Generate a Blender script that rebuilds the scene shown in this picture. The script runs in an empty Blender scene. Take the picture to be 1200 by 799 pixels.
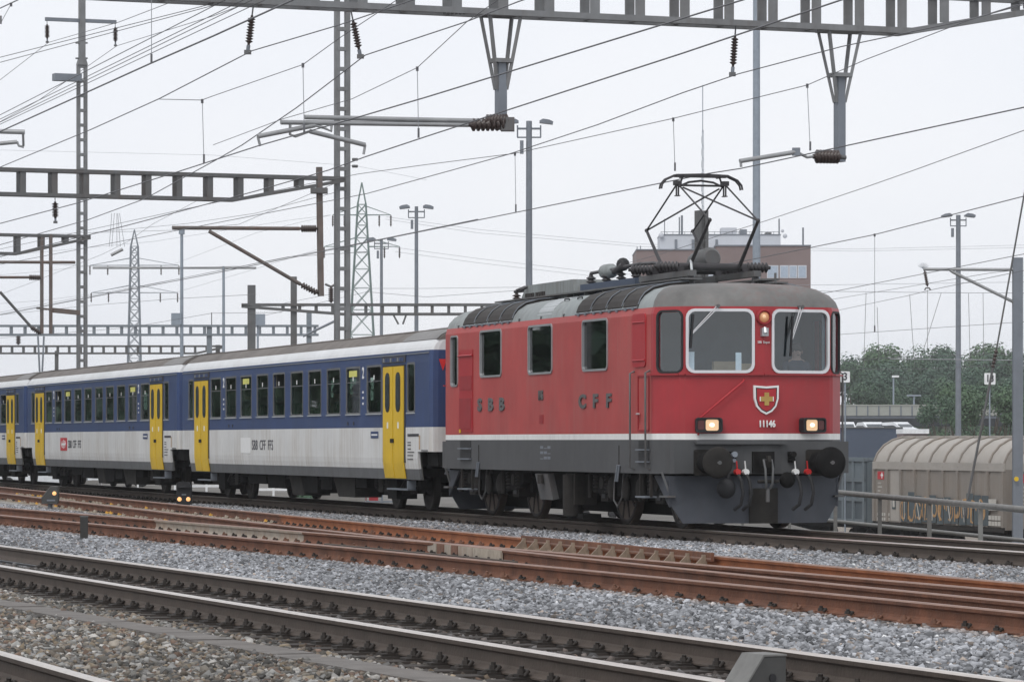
import bpy, bmesh, math, random
import numpy as np
from mathutils import Vector, Matrix
random.seed(7)
rng = np.random.default_rng(11)
SC = bpy.context.scene
COL = SC.collection
R_ = math.radians

# ------------------------------------------------------------------ camera, sky, sun, exposure
F, HZ, CH = 4600.0, 517.0, 1.31            # focal length and horizon row in photo pixels (1200 wide), eye height above rail top
cam_d = bpy.data.cameras.new('camera'); cam = bpy.data.objects.new('camera', cam_d); COL.objects.link(cam)
cam.location = (0, 0, CH); cam.rotation_euler = (R_(90), 0, 0)
cam_d.sensor_width = 36; cam_d.lens = F / 1200 * 36; cam_d.shift_y = (HZ - 399.5) / 1200
cam_d.clip_start = 0.5; cam_d.clip_end = 9000
SC.camera = cam

W = bpy.data.worlds.new('World'); SC.world = W; W.use_nodes = True
nt = W.node_tree; nt.nodes.clear()
SUN_EL, SUN_AZ = R_(52), R_(205)
sky = nt.nodes.new('ShaderNodeTexSky'); sky.sky_type = 'NISHITA'; sky.sun_disc = False
sky.sun_elevation = SUN_EL; sky.sun_rotation = SUN_AZ; sky.dust_density = 4.0; sky.air_density = 1.0
hs = nt.nodes.new('ShaderNodeHueSaturation'); hs.inputs['Saturation'].default_value = 0.10
nt.links.new(sky.outputs[0], hs.inputs['Color'])
# closed cloud deck: an even grey-white with soft, large, faint structure
tc = nt.nodes.new('ShaderNodeTexCoord'); mp = nt.nodes.new('ShaderNodeMapping'); mp.inputs['Scale'].default_value = (3.0, 3.0, 7.0)
nz = nt.nodes.new('ShaderNodeTexNoise'); nz.inputs['Scale'].default_value = 1.6; nz.inputs['Detail'].default_value = 4
nt.links.new(tc.outputs['Generated'], mp.inputs['Vector']); nt.links.new(mp.outputs[0], nz.inputs['Vector'])
cr = nt.nodes.new('ShaderNodeValToRGB')
cr.color_ramp.elements[0].position = 0.3; cr.color_ramp.elements[0].color = (8.45, 8.8, 9.55, 1)
cr.color_ramp.elements[1].position = 0.75; cr.color_ramp.elements[1].color = (9.5, 9.65, 10.0, 1)
nt.links.new(nz.outputs['Fac'], cr.inputs['Fac'])
mx = nt.nodes.new('ShaderNodeMixRGB'); mx.inputs['Fac'].default_value = 0.85
nt.links.new(hs.outputs[0], mx.inputs['Color1']); nt.links.new(cr.outputs[0], mx.inputs['Color2'])
bg = nt.nodes.new('ShaderNodeBackground'); bg.inputs['Strength'].default_value = 0.10
nt.links.new(mx.outputs[0], bg.inputs['Color'])
wo = nt.nodes.new('ShaderNodeOutputWorld'); nt.links.new(bg.outputs[0], wo.inputs['Surface'])

sd = bpy.data.lights.new('sun', 'SUN'); sd.energy = 1.0; sd.angle = R_(25); sd.color = (1.0, 0.97, 0.93)
sun = bpy.data.objects.new('sun', sd); COL.objects.link(sun)
_d = Vector((math.sin(SUN_AZ) * math.cos(SUN_EL), math.cos(SUN_AZ) * math.cos(SUN_EL), math.sin(SUN_EL)))
sun.rotation_euler = _d.to_track_quat('Z', 'Y').to_euler()

SC.view_settings.view_transform = 'Standard'; SC.view_settings.look = 'None'
SC.view_settings.exposure = 0.18; SC.view_settings.gamma = 1.0; SC.view_settings.use_curve_mapping = False
SC.render.engine = 'CYCLES'
SC.cycles.use_denoising = True
SC.cycles.max_bounces = 8; SC.cycles.transparent_max_bounces = 16
SC.cycles.diffuse_bounces = 3; SC.cycles.glossy_bounces = 3; SC.cycles.volume_bounces = 3

# ------------------------------------------------------------------ places: a photo pixel and a depth (or a height) give a point
def P(x, y, Z): return Vector(((x - 600) / F * Z, Z, CH + (HZ - y) / F * Z))
def Pz(x, y, z): return P(x, y, (z - CH) * F / (HZ - y))
U = Vector((.272, -.9623, 0)).normalized(); V = Vector((.9623, .272, 0)).normalized()   # along the train, across it
ROT = math.atan2(U.y, U.x)

# ------------------------------------------------------------------ materials
MATS = {}
def mk(name, col, rough=.55, metal=0.0, var=.12, scale=4.0, bump=0.0, bscale=40.0, streak=0.0, scol=(.06, .05, .045), spec=.4, emit=None):
    m = bpy.data.materials.new(name); m.use_nodes = True; t = m.node_tree; b = t.nodes['Principled BSDF']
    b.inputs['Roughness'].default_value = rough; b.inputs['Metallic'].default_value = metal
    b.inputs['Specular IOR Level'].default_value = spec
    co = t.nodes.new('ShaderNodeTexCoord')
    n = t.nodes.new('ShaderNodeTexNoise'); n.inputs['Scale'].default_value = scale; n.inputs['Detail'].default_value = 6; n.inputs['Roughness'].default_value = .65
    t.links.new(co.outputs['Object'], n.inputs['Vector'])
    r = t.nodes.new('ShaderNodeValToRGB'); r.color_ramp.elements[0].position = .28; r.color_ramp.elements[1].position = .72
    r.color_ramp.elements[0].color = (*[max(0, c * (1 - var)) for c in col], 1); r.color_ramp.elements[1].color = (*[min(1, c * (1 + var)) for c in col], 1)
    t.links.new(n.outputs['Fac'], r.inputs['Fac']); out = r.outputs[0]
    if streak > 0:        # run-down dirt: vertical streaks broken up by patches
        mpn = t.nodes.new('ShaderNodeMapping'); mpn.inputs['Scale'].default_value = (9, 9, .5); t.links.new(co.outputs['Object'], mpn.inputs['Vector'])
        n2 = t.nodes.new('ShaderNodeTexNoise'); n2.inputs['Scale'].default_value = 1.3; n2.inputs['Detail'].default_value = 5
        t.links.new(mpn.outputs[0], n2.inputs['Vector'])
        n3 = t.nodes.new('ShaderNodeTexNoise'); n3.inputs['Scale'].default_value = .8; n3.inputs['Detail'].default_value = 3
        t.links.new(co.outputs['Object'], n3.inputs['Vector'])
        mu = t.nodes.new('ShaderNodeMath'); mu.operation = 'MULTIPLY'; t.links.new(n2.outputs['Fac'], mu.inputs[0]); t.links.new(n3.outputs['Fac'], mu.inputs[1])
        mr = t.nodes.new('ShaderNodeMapRange'); mr.inputs['From Min'].default_value = .2; mr.inputs['From Max'].default_value = .42; mr.inputs['To Max'].default_value = streak
        t.links.new(mu.outputs[0], mr.inputs['Value'])
        mm = t.nodes.new('ShaderNodeMixRGB'); mm.inputs['Color2'].default_value = (*scol, 1)
        t.links.new(mr.outputs[0], mm.inputs['Fac']); t.links.new(out, mm.inputs['Color1']); out = mm.outputs[0]
    t.links.new(out, b.inputs['Base Color'])
    if bump > 0:
        bn = t.nodes.new('ShaderNodeTexNoise'); bn.inputs['Scale'].default_value = bscale; bn.inputs['Detail'].default_value = 6
        t.links.new(co.outputs['Object'], bn.inputs['Vector'])
        bp = t.nodes.new('ShaderNodeBump'); bp.inputs['Strength'].default_value = bump; bp.inputs['Distance'].default_value = .02
        t.links.new(bn.outputs['Fac'], bp.inputs['Height']); t.links.new(bp.outputs[0], b.inputs['Normal'])
    if emit:
        b.inputs['Emission Color'].default_value = (*emit[0], 1); b.inputs['Emission Strength'].default_value = emit[1]
    MATS[name] = m; return m
def glass(name, tint, refl=.08):
    m = bpy.data.materials.new(name); m.use_nodes = True; t = m.node_tree; t.nodes.clear()
    o = t.nodes.new('ShaderNodeOutputMaterial'); tr = t.nodes.new('ShaderNodeBsdfTransparent'); tr.inputs[0].default_value = (*tint, 1)
    g = t.nodes.new('ShaderNodeBsdfGlossy'); g.inputs['Roughness'].default_value = .02; g.inputs['Color'].default_value = (.9, .92, .92, 1)
    f = t.nodes.new('ShaderNodeFresnel'); f.inputs['IOR'].default_value = 1.5
    a = t.nodes.new('ShaderNodeMath'); a.operation = 'ADD'; a.inputs[1].default_value = refl; a.use_clamp = True; t.links.new(f.outputs[0], a.inputs[0])
    ge = t.nodes.new('ShaderNodeNewGeometry'); iv = t.nodes.new('ShaderNodeMath'); iv.operation = 'SUBTRACT'; iv.inputs[0].default_value = 1.0; t.links.new(ge.outputs['Backfacing'], iv.inputs[1])
    ml = t.nodes.new('ShaderNodeMath'); ml.operation = 'MULTIPLY'; t.links.new(a.outputs[0], ml.inputs[0]); t.links.new(iv.outputs[0], ml.inputs[1])   # only the outer face mirrors
    x = t.nodes.new('ShaderNodeMixShader'); t.links.new(ml.outputs[0], x.inputs[0]); t.links.new(tr.outputs[0], x.inputs[1]); t.links.new(g.outputs[0], x.inputs[2])
    t.links.new(x.outputs[0], o.inputs[0]); MATS[name] = m; return m

mk('red', (.42, .062, .058), .5, var=.14, scale=1.2, streak=.40, scol=(.36, .135, .12), spec=.35)
mk('red_fresh', (.40, .022, .030), .42, var=.08, scale=1.5, streak=.15, scol=(.3, .03, .03))
mk('red_front', (.36, .030, .037), .42, var=.13, scale=1.5, streak=.32, scol=(.25, .05, .05))
mk('red_niche', (.30, .018, .024), .5)
mk('stripe', (.80, .80, .78), .5, var=.06, streak=.2, scol=(.35, .32, .3))
mk('skirt', (.076, .078, .081), .6, var=.14, scale=1.5, streak=.35, scol=(.06, .058, .058))
mk('plough', (.062, .069, .084), .6, var=.15, scale=2.5, streak=.2)
mk('roof_grey', (.26, .285, .285), .6, var=.18, scale=1.3, streak=.45, scol=(.10, .085, .075))
mk('roof_cab', (.155, .152, .146), .62, var=.3, scale=1.6, streak=.5, scol=(.19, .095, .085))
mk('louver', (.030, .025, .022), .7, var=.25, scale=5)
mk('silver', (.52, .54, .55), .45, .35, var=.15, scale=3)
mk('chrome', (.72, .72, .73), .30, .6, var=.06)
mk('frame_metal', (.42, .43, .44), .4, .6, var=.1)
mk('rubber', (.025, .025, .027), .7)
mk('black', (.018, .018, .02), .55)
mk('under', (.012, .0115, .0115), .85, var=.4, scale=5, spec=.12)
mk('under_mid', (.025, .023, .021), .8, var=.35, scale=4, streak=.3, spec=.2)
mk('wheel', (.024, .020, .018), .7, .1, var=.3, scale=6)
mk('wheel_tread', (.11, .085, .07), .5, .4, var=.2)
mk('panto', (.055, .052, .055), .5, .3, var=.2)
mk('insul', (.050, .034, .030), .35, var=.2)
mk('white', (.78, .78, .77), .5, var=.05)
mk('gold', (.45, .30, .09), .45, .4)
mk('lamp_on', (.75, .55, .36), .3, emit=((1.0, .55, .24), .30))
mk('lamp_dim', (.60, .30, .16), .25, emit=((1.0, .45, .18), .12))
mk('lamp_core', (.9, .8, .6), .3, emit=((1.0, .84, .58), 1.1))
mk('lamp_off', (.10, .03, .03), .25)
mk('lamp_amber', (.9, .5, .2), .3, emit=((1.0, .50, .20), .7))
mk('cab_inside', (.15, .19, .205), .7)
mk('desk', (.15, .175, .175), .7)
mk('coach_blue', (.035, .064, .165), .42, var=.16, scale=1.0, streak=.4, scol=(.05, .065, .12))
mk('coach_white', (.66, .66, .65), .5, var=.10, scale=.9, streak=.55, scol=(.40, .355, .30))
mk('coach_band', (.66, .67, .68), .5, var=.08, scale=1.2, streak=.3, scol=(.5, .48, .46))
mk('coach_sill', (.13, .135, .14), .6, var=.15, streak=.3)
mk('coach_roof', (.155, .138, .125), .75, var=.25, scale=1.3, streak=.4, scol=(.09, .075, .065))
mk('yellow', (.72, .47, .022), .45, var=.08, scale=1.5, streak=.2, scol=(.4, .25, .05))
mk('coach_in', (.30, .285, .255), .8)
mk('seat_cloth', (.07, .12, .10), .9)
mk('logo_red', (.50, .03, .04), .5)
mk('tri_red', (.62, .035, .035), .5)
mk('ink', (.05, .05, .06), .6)
mk('rail_side', (.070, .053, .042), .75, var=.22, scale=3, bump=.25, bscale=30)
mk('rail_rust', (.150, .062, .034), .85, var=.42, scale=2.2, bump=.4, bscale=35, streak=.5, scol=(.085, .05, .04))
mk('rail_orange', (.26, .092, .036), .85, var=.35, scale=2.0, bump=.4, bscale=35)
mk('rail_top', (.60, .54, .49), .28, .85, var=.10, scale=6)
mk('rail_top_rust', (.27, .165, .125), .5, .35, var=.2, scale=4)
mk('rail_pale', (.34, .30, .25), .7, var=.25, scale=4, streak=.4, scol=(.3, .14, .07))
mk('clip', (.034, .028, .024), .7, .2, var=.35, scale=8)
mk('clip_rust', (.17, .085, .055), .8, var=.4, scale=8)
mk('chair_brown', (.25, .19, .14), .75, var=.3, scale=8)
mk('clip_pale', (.36, .31, .25), .7, var=.25, scale=8)
mk('clip_yellow', (.60, .34, .06), .7, var=.3)
mk('sleeper_wood', (.045, .037, .032), .9, var=.35, scale=6, bump=.5, bscale=20)
mk('sleeper_conc', (.40, .385, .36), .85, var=.15, scale=4, bump=.3)
mk('trough', (.150, .138, .128), .9, var=.3, scale=3, bump=.4, bscale=25, streak=.3, scol=(.11, .09, .075))
mk('pale_gravel', (.50, .49, .47), .9, var=.25, scale=14, bump=.5, bscale=30)
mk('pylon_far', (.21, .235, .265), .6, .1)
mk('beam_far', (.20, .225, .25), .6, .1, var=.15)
mk('concrete', (.26, .25, .235), .9, var=.14, scale=2.5, bump=.35, bscale=25)
mk('galv', (.20, .22, .25), .55, .25, var=.14, scale=1.8, streak=.2, scol=(.16, .16, .17))
mk('galv_dark', (.125, .128, .130), .6, .2, var=.2, scale=2, streak=.35, scol=(.12, .08, .06))
mk('beam_steel', (.205, .21, .215), .6, .2, var=.2, scale=2.2, streak=.35, scol=(.13, .11, .10))
mk('rust_steel', (.145, .125, .115), .7, .1, var=.25, scale=3, streak=.4, scol=(.18, .09, .06))
mk('rail_pipe', (.185, .185, .175), .6, .1, var=.2, streak=.3)
mk('hatch', (.40, .42, .43), .5, .2, var=.15, scale=3)
mk('coach_roof_end', (.20, .195, .19), .7, var=.2, scale=2)
mk('sticker', (.62, .60, .16), .6)
mk('wood_post', (.05, .048, .046), .85, var=.2)
mk('wire', (.13, .13, .14), .5, .3)
mk('wire_pale', (.30, .31, .33), .5, .3)
mk('tube_grey', (.33, .335, .34), .5, .4, var=.15)
mk('pylon', (.17, .23, .215), .6, .2)
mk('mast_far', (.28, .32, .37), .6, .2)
mk('build_brown', (.22, .165, .158), .85, var=.08, scale=.3)
mk('build_white', (.56, .58, .62), .7, var=.06, scale=.3)
mk('build_glass', (.36, .43, .52), .2, spec=.8)
mk('wagon_grey', (.25, .225, .20), .7, var=.14, scale=.8, streak=.5, scol=(.20, .155, .12))
mk('wagon_roof', (.37, .345, .315), .7, var=.12, scale=.7, streak=.35, scol=(.33, .28, .23))
mk('wagon_blue', (.135, .165, .185), .7, var=.15, scale=1, streak=.35, scol=(.2, .19, .18))
mk('wagon_blue_in', (.08, .10, .115), .7, var=.15, scale=1)
mk('graf_orange', (.44, .26, .12), .7)
mk('graf_dark', (.07, .09, .10), .7)
mk('graf_white', (.48, .46, .42), .7)
mk('wall_blue', (.065, .085, .125), .8, var=.1, scale=.2)
mk('bridge', (.33, .34, .31), .85, var=.1, scale=.1)
mk('bridge_dark', (.15, .17, .20), .85)
mk('bark', (.10, .08, .06), .95)
mk('cast_grey', (.17, .168, .16), .7, var=.2, scale=6, streak=.3)
mk('cast_dark', (.062, .062, .060), .7, var=.2, scale=6, streak=.2)
mk('skin', (.48, .30, .23), .6)
mk('hair', (.05, .04, .035), .8)
mk('shirt_white', (.62, .66, .72), .85)
mk('shirt_dark', (.045, .055, .075), .85)
mk('shirt_tan', (.32, .22, .18), .85)
mk('trousers', (.05, .055, .08), .9)
mk('car_white', (.72, .74, .76), .3, spec=.6)
mk('car_glass', (.05, .06, .07), .1, spec=.8)
mk('sign_white', (.80, .81, .82), .5)
mk('paper', (.74, .75, .72), .8)
mk('paper_tan', (.50, .36, .24), .8)
mk('hose_red', (.55, .03, .03), .5)
glass('glass_cab', (.86, .92, .95), .07)
glass('glass_side', (.30, .36, .34), .03)
glass('glass_coach', (.58, .66, .62), .0)

# leaves: base colour varies from clump to clump, muted and blued to imitate haze
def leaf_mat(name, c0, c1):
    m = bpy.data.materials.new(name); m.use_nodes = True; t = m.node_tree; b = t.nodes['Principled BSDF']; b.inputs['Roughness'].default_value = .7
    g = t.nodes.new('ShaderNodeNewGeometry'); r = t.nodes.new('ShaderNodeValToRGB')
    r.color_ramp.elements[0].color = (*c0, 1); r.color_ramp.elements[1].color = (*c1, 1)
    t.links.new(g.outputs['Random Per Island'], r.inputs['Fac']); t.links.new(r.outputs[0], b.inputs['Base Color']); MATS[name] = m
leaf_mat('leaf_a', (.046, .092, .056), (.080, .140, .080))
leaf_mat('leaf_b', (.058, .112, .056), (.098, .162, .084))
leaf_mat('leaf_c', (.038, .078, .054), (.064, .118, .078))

# ------------------------------------------------------------------ mesh builder
class MB:
    def __init__(s): s.v = []; s.f = []; s.m = []; s.sm = []; s.names = []
    def mi(s, mat):
        if mat not in s.names: s.names.append(mat)
        return s.names.index(mat)
    def add(s, vs, fs, mat, smooth=False):
        o = len(s.v); s.v += [tuple(v) for v in vs]; k = s.mi(mat)
        for f in fs: s.f.append(tuple(i + o for i in f)); s.m.append(k); s.sm.append(smooth)
    def box(s, x0, x1, y0, y1, z0, z1, mat):
        s.add([(x0, y0, z0), (x1, y0, z0), (x1, y1, z0), (x0, y1, z0), (x0, y0, z1), (x1, y0, z1), (x1, y1, z1), (x0, y1, z1)],
              [(3, 2, 1, 0), (4, 5, 6, 7), (0, 1, 5, 4), (1, 2, 6, 5), (2, 3, 7, 6), (3, 0, 4, 7)], mat)
    def obox(s, o, a, b, c, mat):      # corner + three edge vectors, right-handed
        o, a, b, c = map(Vector, (o, a, b, c))
        s.add([o, o + a, o + a + b, o + b, o + c, o + a + c, o + a + b + c, o + b + c],
              [(3, 2, 1, 0), (4, 5, 6, 7), (0, 1, 5, 4), (1, 2, 6, 5), (2, 3, 7, 6), (3, 0, 4, 7)], mat)
    def beam(s, p0, p1, w, h, mat, up=(0, 0, 1)):   # box-section bar
        p0, p1 = Vector(p0), Vector(p1); d = (p1 - p0); dn = d.normalized(); u = Vector(up)
        side = dn.cross(u)
        if side.length < 1e-4: side = dn.cross(Vector((1, 0, 0)))
        side.normalize(); u = side.cross(dn).normalized()
        s.obox(p0 + side * w / 2 - u * h / 2, d, -side * w, u * h, mat)
    def tube(s, p0, p1, r0, mat, r1=None, n=8, caps=True, smooth=True):
        p0, p1 = Vector(p0), Vector(p1); r1 = r0 if r1 is None else r1; d = (p1 - p0)
        if d.length < 1e-6: return
        d.normalize(); a = d.orthogonal().normalized(); b = d.cross(a)
        vs = []
        for p, r in ((p0, r0), (p1, r1)):
            for i in range(n):
                t = 2 * math.pi * i / n; vs.append(p + (a * math.cos(t) + b * math.sin(t)) * r)
        s.add(vs, [(i, (i + 1) % n, n + (i + 1) % n, n + i) for i in range(n)], mat, smooth)
        if caps: s.add(vs, [tuple(range(n - 1, -1, -1)), tuple(range(n, 2 * n))], mat)
    def path(s, pts, r, mat, n=6):
        pts = [Vector(p) for p in pts]; vs = []; a = None; k = len(pts)
        for i, p in enumerate(pts):
            d = (pts[min(i + 1, k - 1)] - pts[max(i - 1, 0)]).normalized()
            a = d.orthogonal().normalized() if a is None else (a - d * a.dot(d)).normalized()
            b = d.cross(a)
            for j in range(n):
                t = 2 * math.pi * j / n; vs.append(p + (a * math.cos(t) + b * math.sin(t)) * r)
        fs = [(i * n + j, i * n + (j + 1) % n, (i + 1) * n + (j + 1) % n, (i + 1) * n + j) for i in range(k - 1) for j in range(n)]
        s.add(vs, fs, mat, True)
        s.add(vs, [tuple(range(n - 1, -1, -1)), tuple(range((k - 1) * n, k * n))], mat)
    def lathe(s, prof, o, ax, mat, n=16, smooth=True):   # prof: (radius, distance along axis)
        o = Vector(o); d = Vector(ax).normalized(); a = d.orthogonal().normalized(); b = d.cross(a); vs = []
        for r, h in prof:
            for j in range(n):
                t = 2 * math.pi * j / n; vs.append(o + d * h + (a * math.cos(t) + b * math.sin(t)) * r)
        k = len(prof)
        s.add(vs, [(i * n + j, i * n + (j + 1) % n, (i + 1) * n + (j + 1) % n, (i + 1) * n + j) for i in range(k - 1) for j in range(n)], mat, smooth)
        s.add(vs, [tuple(range(n - 1, -1, -1)), tuple(range((k - 1) * n, k * n))], mat)
    def prism(s, poly, o, a, b, c, mat, cap_mat=None):    # polygon (i,j) on axes a,b pushed along c
        o, a, b, c = map(Vector, (o, a, b, c)); n = len(poly)
        base = [o + a * i + b * j for i, j in poly]
        vs = base + [q + c for q in base]
        s.add(vs, [(i, (i + 1) % n, n + (i + 1) % n, n + i) for i in range(n)], mat)
        s.add(vs, [tuple(range(n - 1, -1, -1)), tuple(range(n, 2 * n))], cap_mat or mat)
    def ring(s, outer, inner, o, a, b, c, mat):           # frame between two outlines of equal count, pushed along c
        o, a, b, c = map(Vector, (o, a, b, c)); n = len(outer)
        q = [o + a * i + b * j for i, j in outer] + [o + a * i + b * j for i, j in inner]; vs = q + [p + c for p in q]
        fs = []
        for i in range(n):
            j = (i + 1) % n
            fs += [(2 * n + i, 2 * n + j, 3 * n + j, 3 * n + i), (i, j, 2 * n + j, 2 * n + i), (n + j, n + i, 3 * n + i, 3 * n + j), (j, i, n + i, n + j)]
        s.add(vs, fs, mat)
    def sphere(s, c, r, mat, n=10, m=6, sc=(1, 1, 1)):
        c = Vector(c); vs = [c + Vector((0, 0, -r * sc[2]))]; fs = []
        for i in range(1, m):
            t = -math.pi / 2 + math.pi * i / m
            for j in range(n):
                p = 2 * math.pi * j / n; vs.append(c + Vector((r * sc[0] * math.cos(t) * math.cos(p), r * sc[1] * math.cos(t) * math.sin(p), r * sc[2] * math.sin(t))))
        vs.append(c + Vector((0, 0, r * sc[2]))); L = len(vs) - 1
        for j in range(n):
            k = (j + 1) % n; fs.append((0, 1 + k, 1 + j)); fs.append((L, L - n + j, L - n + k))
            for i in range(m - 2): fs.append((1 + i * n + j, 1 + i * n + k, 1 + (i + 1) * n + k, 1 + (i + 1) * n + j))
        s.add(vs, fs, mat, True)
    def build(s, name, parent=None, local=True, fix=False):
        if not s.v: return None
        me = bpy.data.meshes.new(name); vs = s.v; off = None
        if parent is None:
            arr = np.array(vs); off = Vector(((arr[:, 0].min() + arr[:, 0].max()) / 2, (arr[:, 1].min() + arr[:, 1].max()) / 2, arr[:, 2].min()))
            vs = [(x - off.x, y - off.y, z - off.z) for x, y, z in vs]
        elif not local:
            q = world_loc(parent); vs = [(x - q.x, y - q.y, z - q.z) for x, y, z in vs]
        me.from_pydata(vs, [], s.f)
        for nme in s.names: me.materials.append(MATS[nme])
        me.polygons.foreach_set('material_index', s.m); me.polygons.foreach_set('use_smooth', s.sm)
        if fix:
            bm = bmesh.new(); bm.from_mesh(me); bmesh.ops.remove_doubles(bm, verts=bm.verts, dist=1e-4); bmesh.ops.recalc_face_normals(bm, faces=bm.faces); bm.to_mesh(me); bm.free()
        me.update()
        o = bpy.data.objects.new(name, me); COL.objects.link(o)
        if parent is not None: o.parent = parent
        else: o.location = off
        return o
def world_loc(o):
    p = Vector(o.location)
    while o.parent is not None: o = o.parent; p = p + Vector(o.location)
    return p
def tag(o, label=None, cat=None, group=None, kind=None):
    if label: o['label'] = label
    if cat: o['category'] = cat
    if group: o['group'] = group
    if kind: o['kind'] = kind
    return o
def thing(name, loc, label, cat, group=None, rz=0.0):
    o = bpy.data.objects.new(name, None); COL.objects.link(o); o.location = loc; o.rotation_euler = (0, 0, rz); o.empty_display_size = .2
    return tag(o, label, cat, group)
def copy_tree(o, parent=None):
    c = o.copy(); COL.objects.link(c); c.parent = parent
    for ch in list(o.children): copy_tree(ch, c)
    return c
def rrect(x0, x1, y0, y1, r, n=4):
    pts = []
    for cx, cy, a0 in ((x1 - r, y0 + r, -90), (x1 - r, y1 - r, 0), (x0 + r, y1 - r, 90), (x0 + r, y0 + r, 180)):
        for i in range(n + 1):
            a = R_(a0 + 90 * i / n); pts.append((cx + r * math.cos(a), cy + r * math.sin(a)))
    return pts
def text(name, body, size, o, a, b, depth, mat, parent, xs=1.0, align='CENTER', local=True, bold=0.0, sp=1.0):
    cu = bpy.data.curves.new('txt', 'FONT'); cu.body = body; cu.size = size; cu.extrude = depth / 2; cu.align_x = align; cu.align_y = 'CENTER'
    cu.offset = bold; cu.space_character = sp; cu.resolution_u = 3
    ob = bpy.data.objects.new('txt', cu); COL.objects.link(ob)
    me = bpy.data.meshes.new_from_object(ob.evaluated_get(bpy.context.evaluated_depsgraph_get()))
    bpy.data.objects.remove(ob); bpy.data.curves.remove(cu)
    a = Vector(a).normalized(); b = Vector(b).normalized(); c = a.cross(b)
    M = Matrix((( a.x * xs, b.x, c.x), (a.y * xs, b.y, c.y), (a.z * xs, b.z, c.z))).to_4x4(); M.translation = Vector(o) if local else Vector(o) - world_loc(parent)
    me.transform(M); me.materials.clear(); me.materials.append(MATS[mat]); me.name = name
    t = bpy.data.objects.new(name, me); COL.objects.link(t); t.parent = parent
    return t
def insulator(mb, p0, p1, r=.07, n=7, mat='insul'):   # ribbed porcelain rod
    p0, p1 = Vector(p0), Vector(p1); L = (p1 - p0).length; prof = [(r * .35, 0), (r * .35, L * .06)]
    for i in range(n):
        t = L * (.08 + .84 * i / n); w = L * .84 / n
        prof += [(r * .45, t), (r, t + w * .35), (r, t + w * .5), (r * .45, t + w * .95)]
    prof += [(r * .35, L * .94), (r * .35, L)]
    mb.lathe(prof, p0, p1 - p0, mat, 10)

# ------------------------------------------------------------------ train frame
C0 = Vector(P(765, 517, 58.2)); C0.z = 0                      # foot of the locomotive's near front corner
LOCO = C0 + U * (.72 - 6.75) + V * 1.485
def TL(x, y, z=0): q = LOCO + U * x + V * y; return Vector((q.x, q.y, z))

# ------------------------------------------------------------------ rails as plan lines
def fit_line(pts, deg, x0, x1, n=40):
    a = np.array(pts); c = np.polyfit(a[:, 0], a[:, 1], deg)
    return [Pz(x, float(np.polyval(c, x)), 0.0) for x in np.linspace(x0, x1, n)]
K1 = fit_line([(0, 570.6), (150, 584.3), (300, 599), (450, 613.8), (600, 628.0), (750, 642.0), (900, 657), (1050, 670), (1200, 682.3)], 2, -40, 1750)
K2 = fit_line([(0, 577.5), (150, 594), (300, 611.6), (450, 628.5), (640, 648.8), (750, 660), (900, 675.3), (1050, 690.4), (1200, 705)], 2, -40, 1750)
K3 = fit_line([(0, 595), (150, 605), (300, 617.5), (450, 630), (600, 641.8), (750, 655.3), (900, 668.2), (1050, 680), (1200, 692.3)], 2, -40, 1750)
K4 = fit_line([(0, 603), (150, 616.4), (300, 631), (450, 644.8), (600, 659), (750, 673.4), (900, 687.5), (1050, 702), (1200, 717)], 2, -40, 1750)
A1 = fit_line([(0, 638.3), (300, 678.3), (700, 731.7), (850, 751.4), (1000, 771.7), (1200, 797)], 1, -90, 1700)
A2 = fit_line([(0, 661.7), (300, 710), (600, 756.7), (842, 796.0)], 1, -90, 1300)
FR = fit_line([(0, 763), (129.5, 799)], 1, -60, 700)
_d = (FR[-1] - FR[0]).normalized(); _n = Vector((-_d.y, _d.x, 0)); _n = _n if _n.x < 0 else -_n
FR2 = [q + _n * 1.5 for q in FR]
TN = [TL(x, -.75) for x in np.linspace(-105, 42, 40)]; TF = [TL(x, .75) for x in np.linspace(-105, 42, 40)]
def xat(line, Y):
    a = np.array([(q.y, q.x) for q in line]); a = a[np.argsort(a[:, 0])]
    Y = np.asarray(Y, float); r = np.interp(Y, a[:, 0], a[:, 1])
    s0 = (a[1, 1] - a[0, 1]) / (a[1, 0] - a[0, 0]); s1 = (a[-1, 1] - a[-2, 1]) / (a[-1, 0] - a[-2, 0])
    return np.where(Y < a[0, 0], a[0, 1] + s0 * (Y - a[0, 0]), np.where(Y > a[-1, 0], a[-1, 1] + s1 * (Y - a[-1, 0]), r))
def cut(line, px0, px1):     # stretch of a rail between two photo columns
    return [q for q in line if px0 - 1 <= 600 + F * q.x / q.y <= px1 + 1]
PROF = [(-.075, -.172), (.075, -.172), (.075, -.16), (.02, -.140), (.011, -.12), (.011, -.055), (.034, -.038), (.036, -.012), (.024, 0.0), (-.024, 0.0), (-.036, -.012), (-.034, -.038), (-.011, -.055), (-.011, -.12), (-.02, -.140), (-.075, -.16)]
def rail(name, line, side, top, parent, dz=0.0, shift=0.0, prof=PROF):
    mb = MB(); n = len(prof); vs = []
    for i, q in enumerate(line):
        d = (line[min(i + 1, len(line) - 1)] - line[max(i - 1, 0)]).normalized(); nn = Vector((d.y, -d.x, 0))
        if nn.x < 0: nn = -nn
        for a, b in prof: vs.append(q + nn * (a + shift) + Vector((0, 0, b + dz)))
    for k in range(n):
        mb.add([], [], side)
    tops = (8, 7, 9)
    fs_s = []; fs_t = []
    for i in range(len(line) - 1):
        for k in range(n):
            f = (i * n + k, i * n + (k + 1) % n, (i + 1) * n + (k + 1) % n, (i + 1) * n + k)
            (fs_t if k in tops else fs_s).append(f)
    o = len(mb.v); mb.add(vs, fs_s + [tuple(range(n)), tuple(range((len(line) - 1) * n, len(line) * n))], side); 
    mt = mb.mi(top)
    for f in fs_t: mb.f.append(f); mb.m.append(mt); mb.sm.append(False)
    return mb.build(name, parent, local=False, fix=True)

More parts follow.
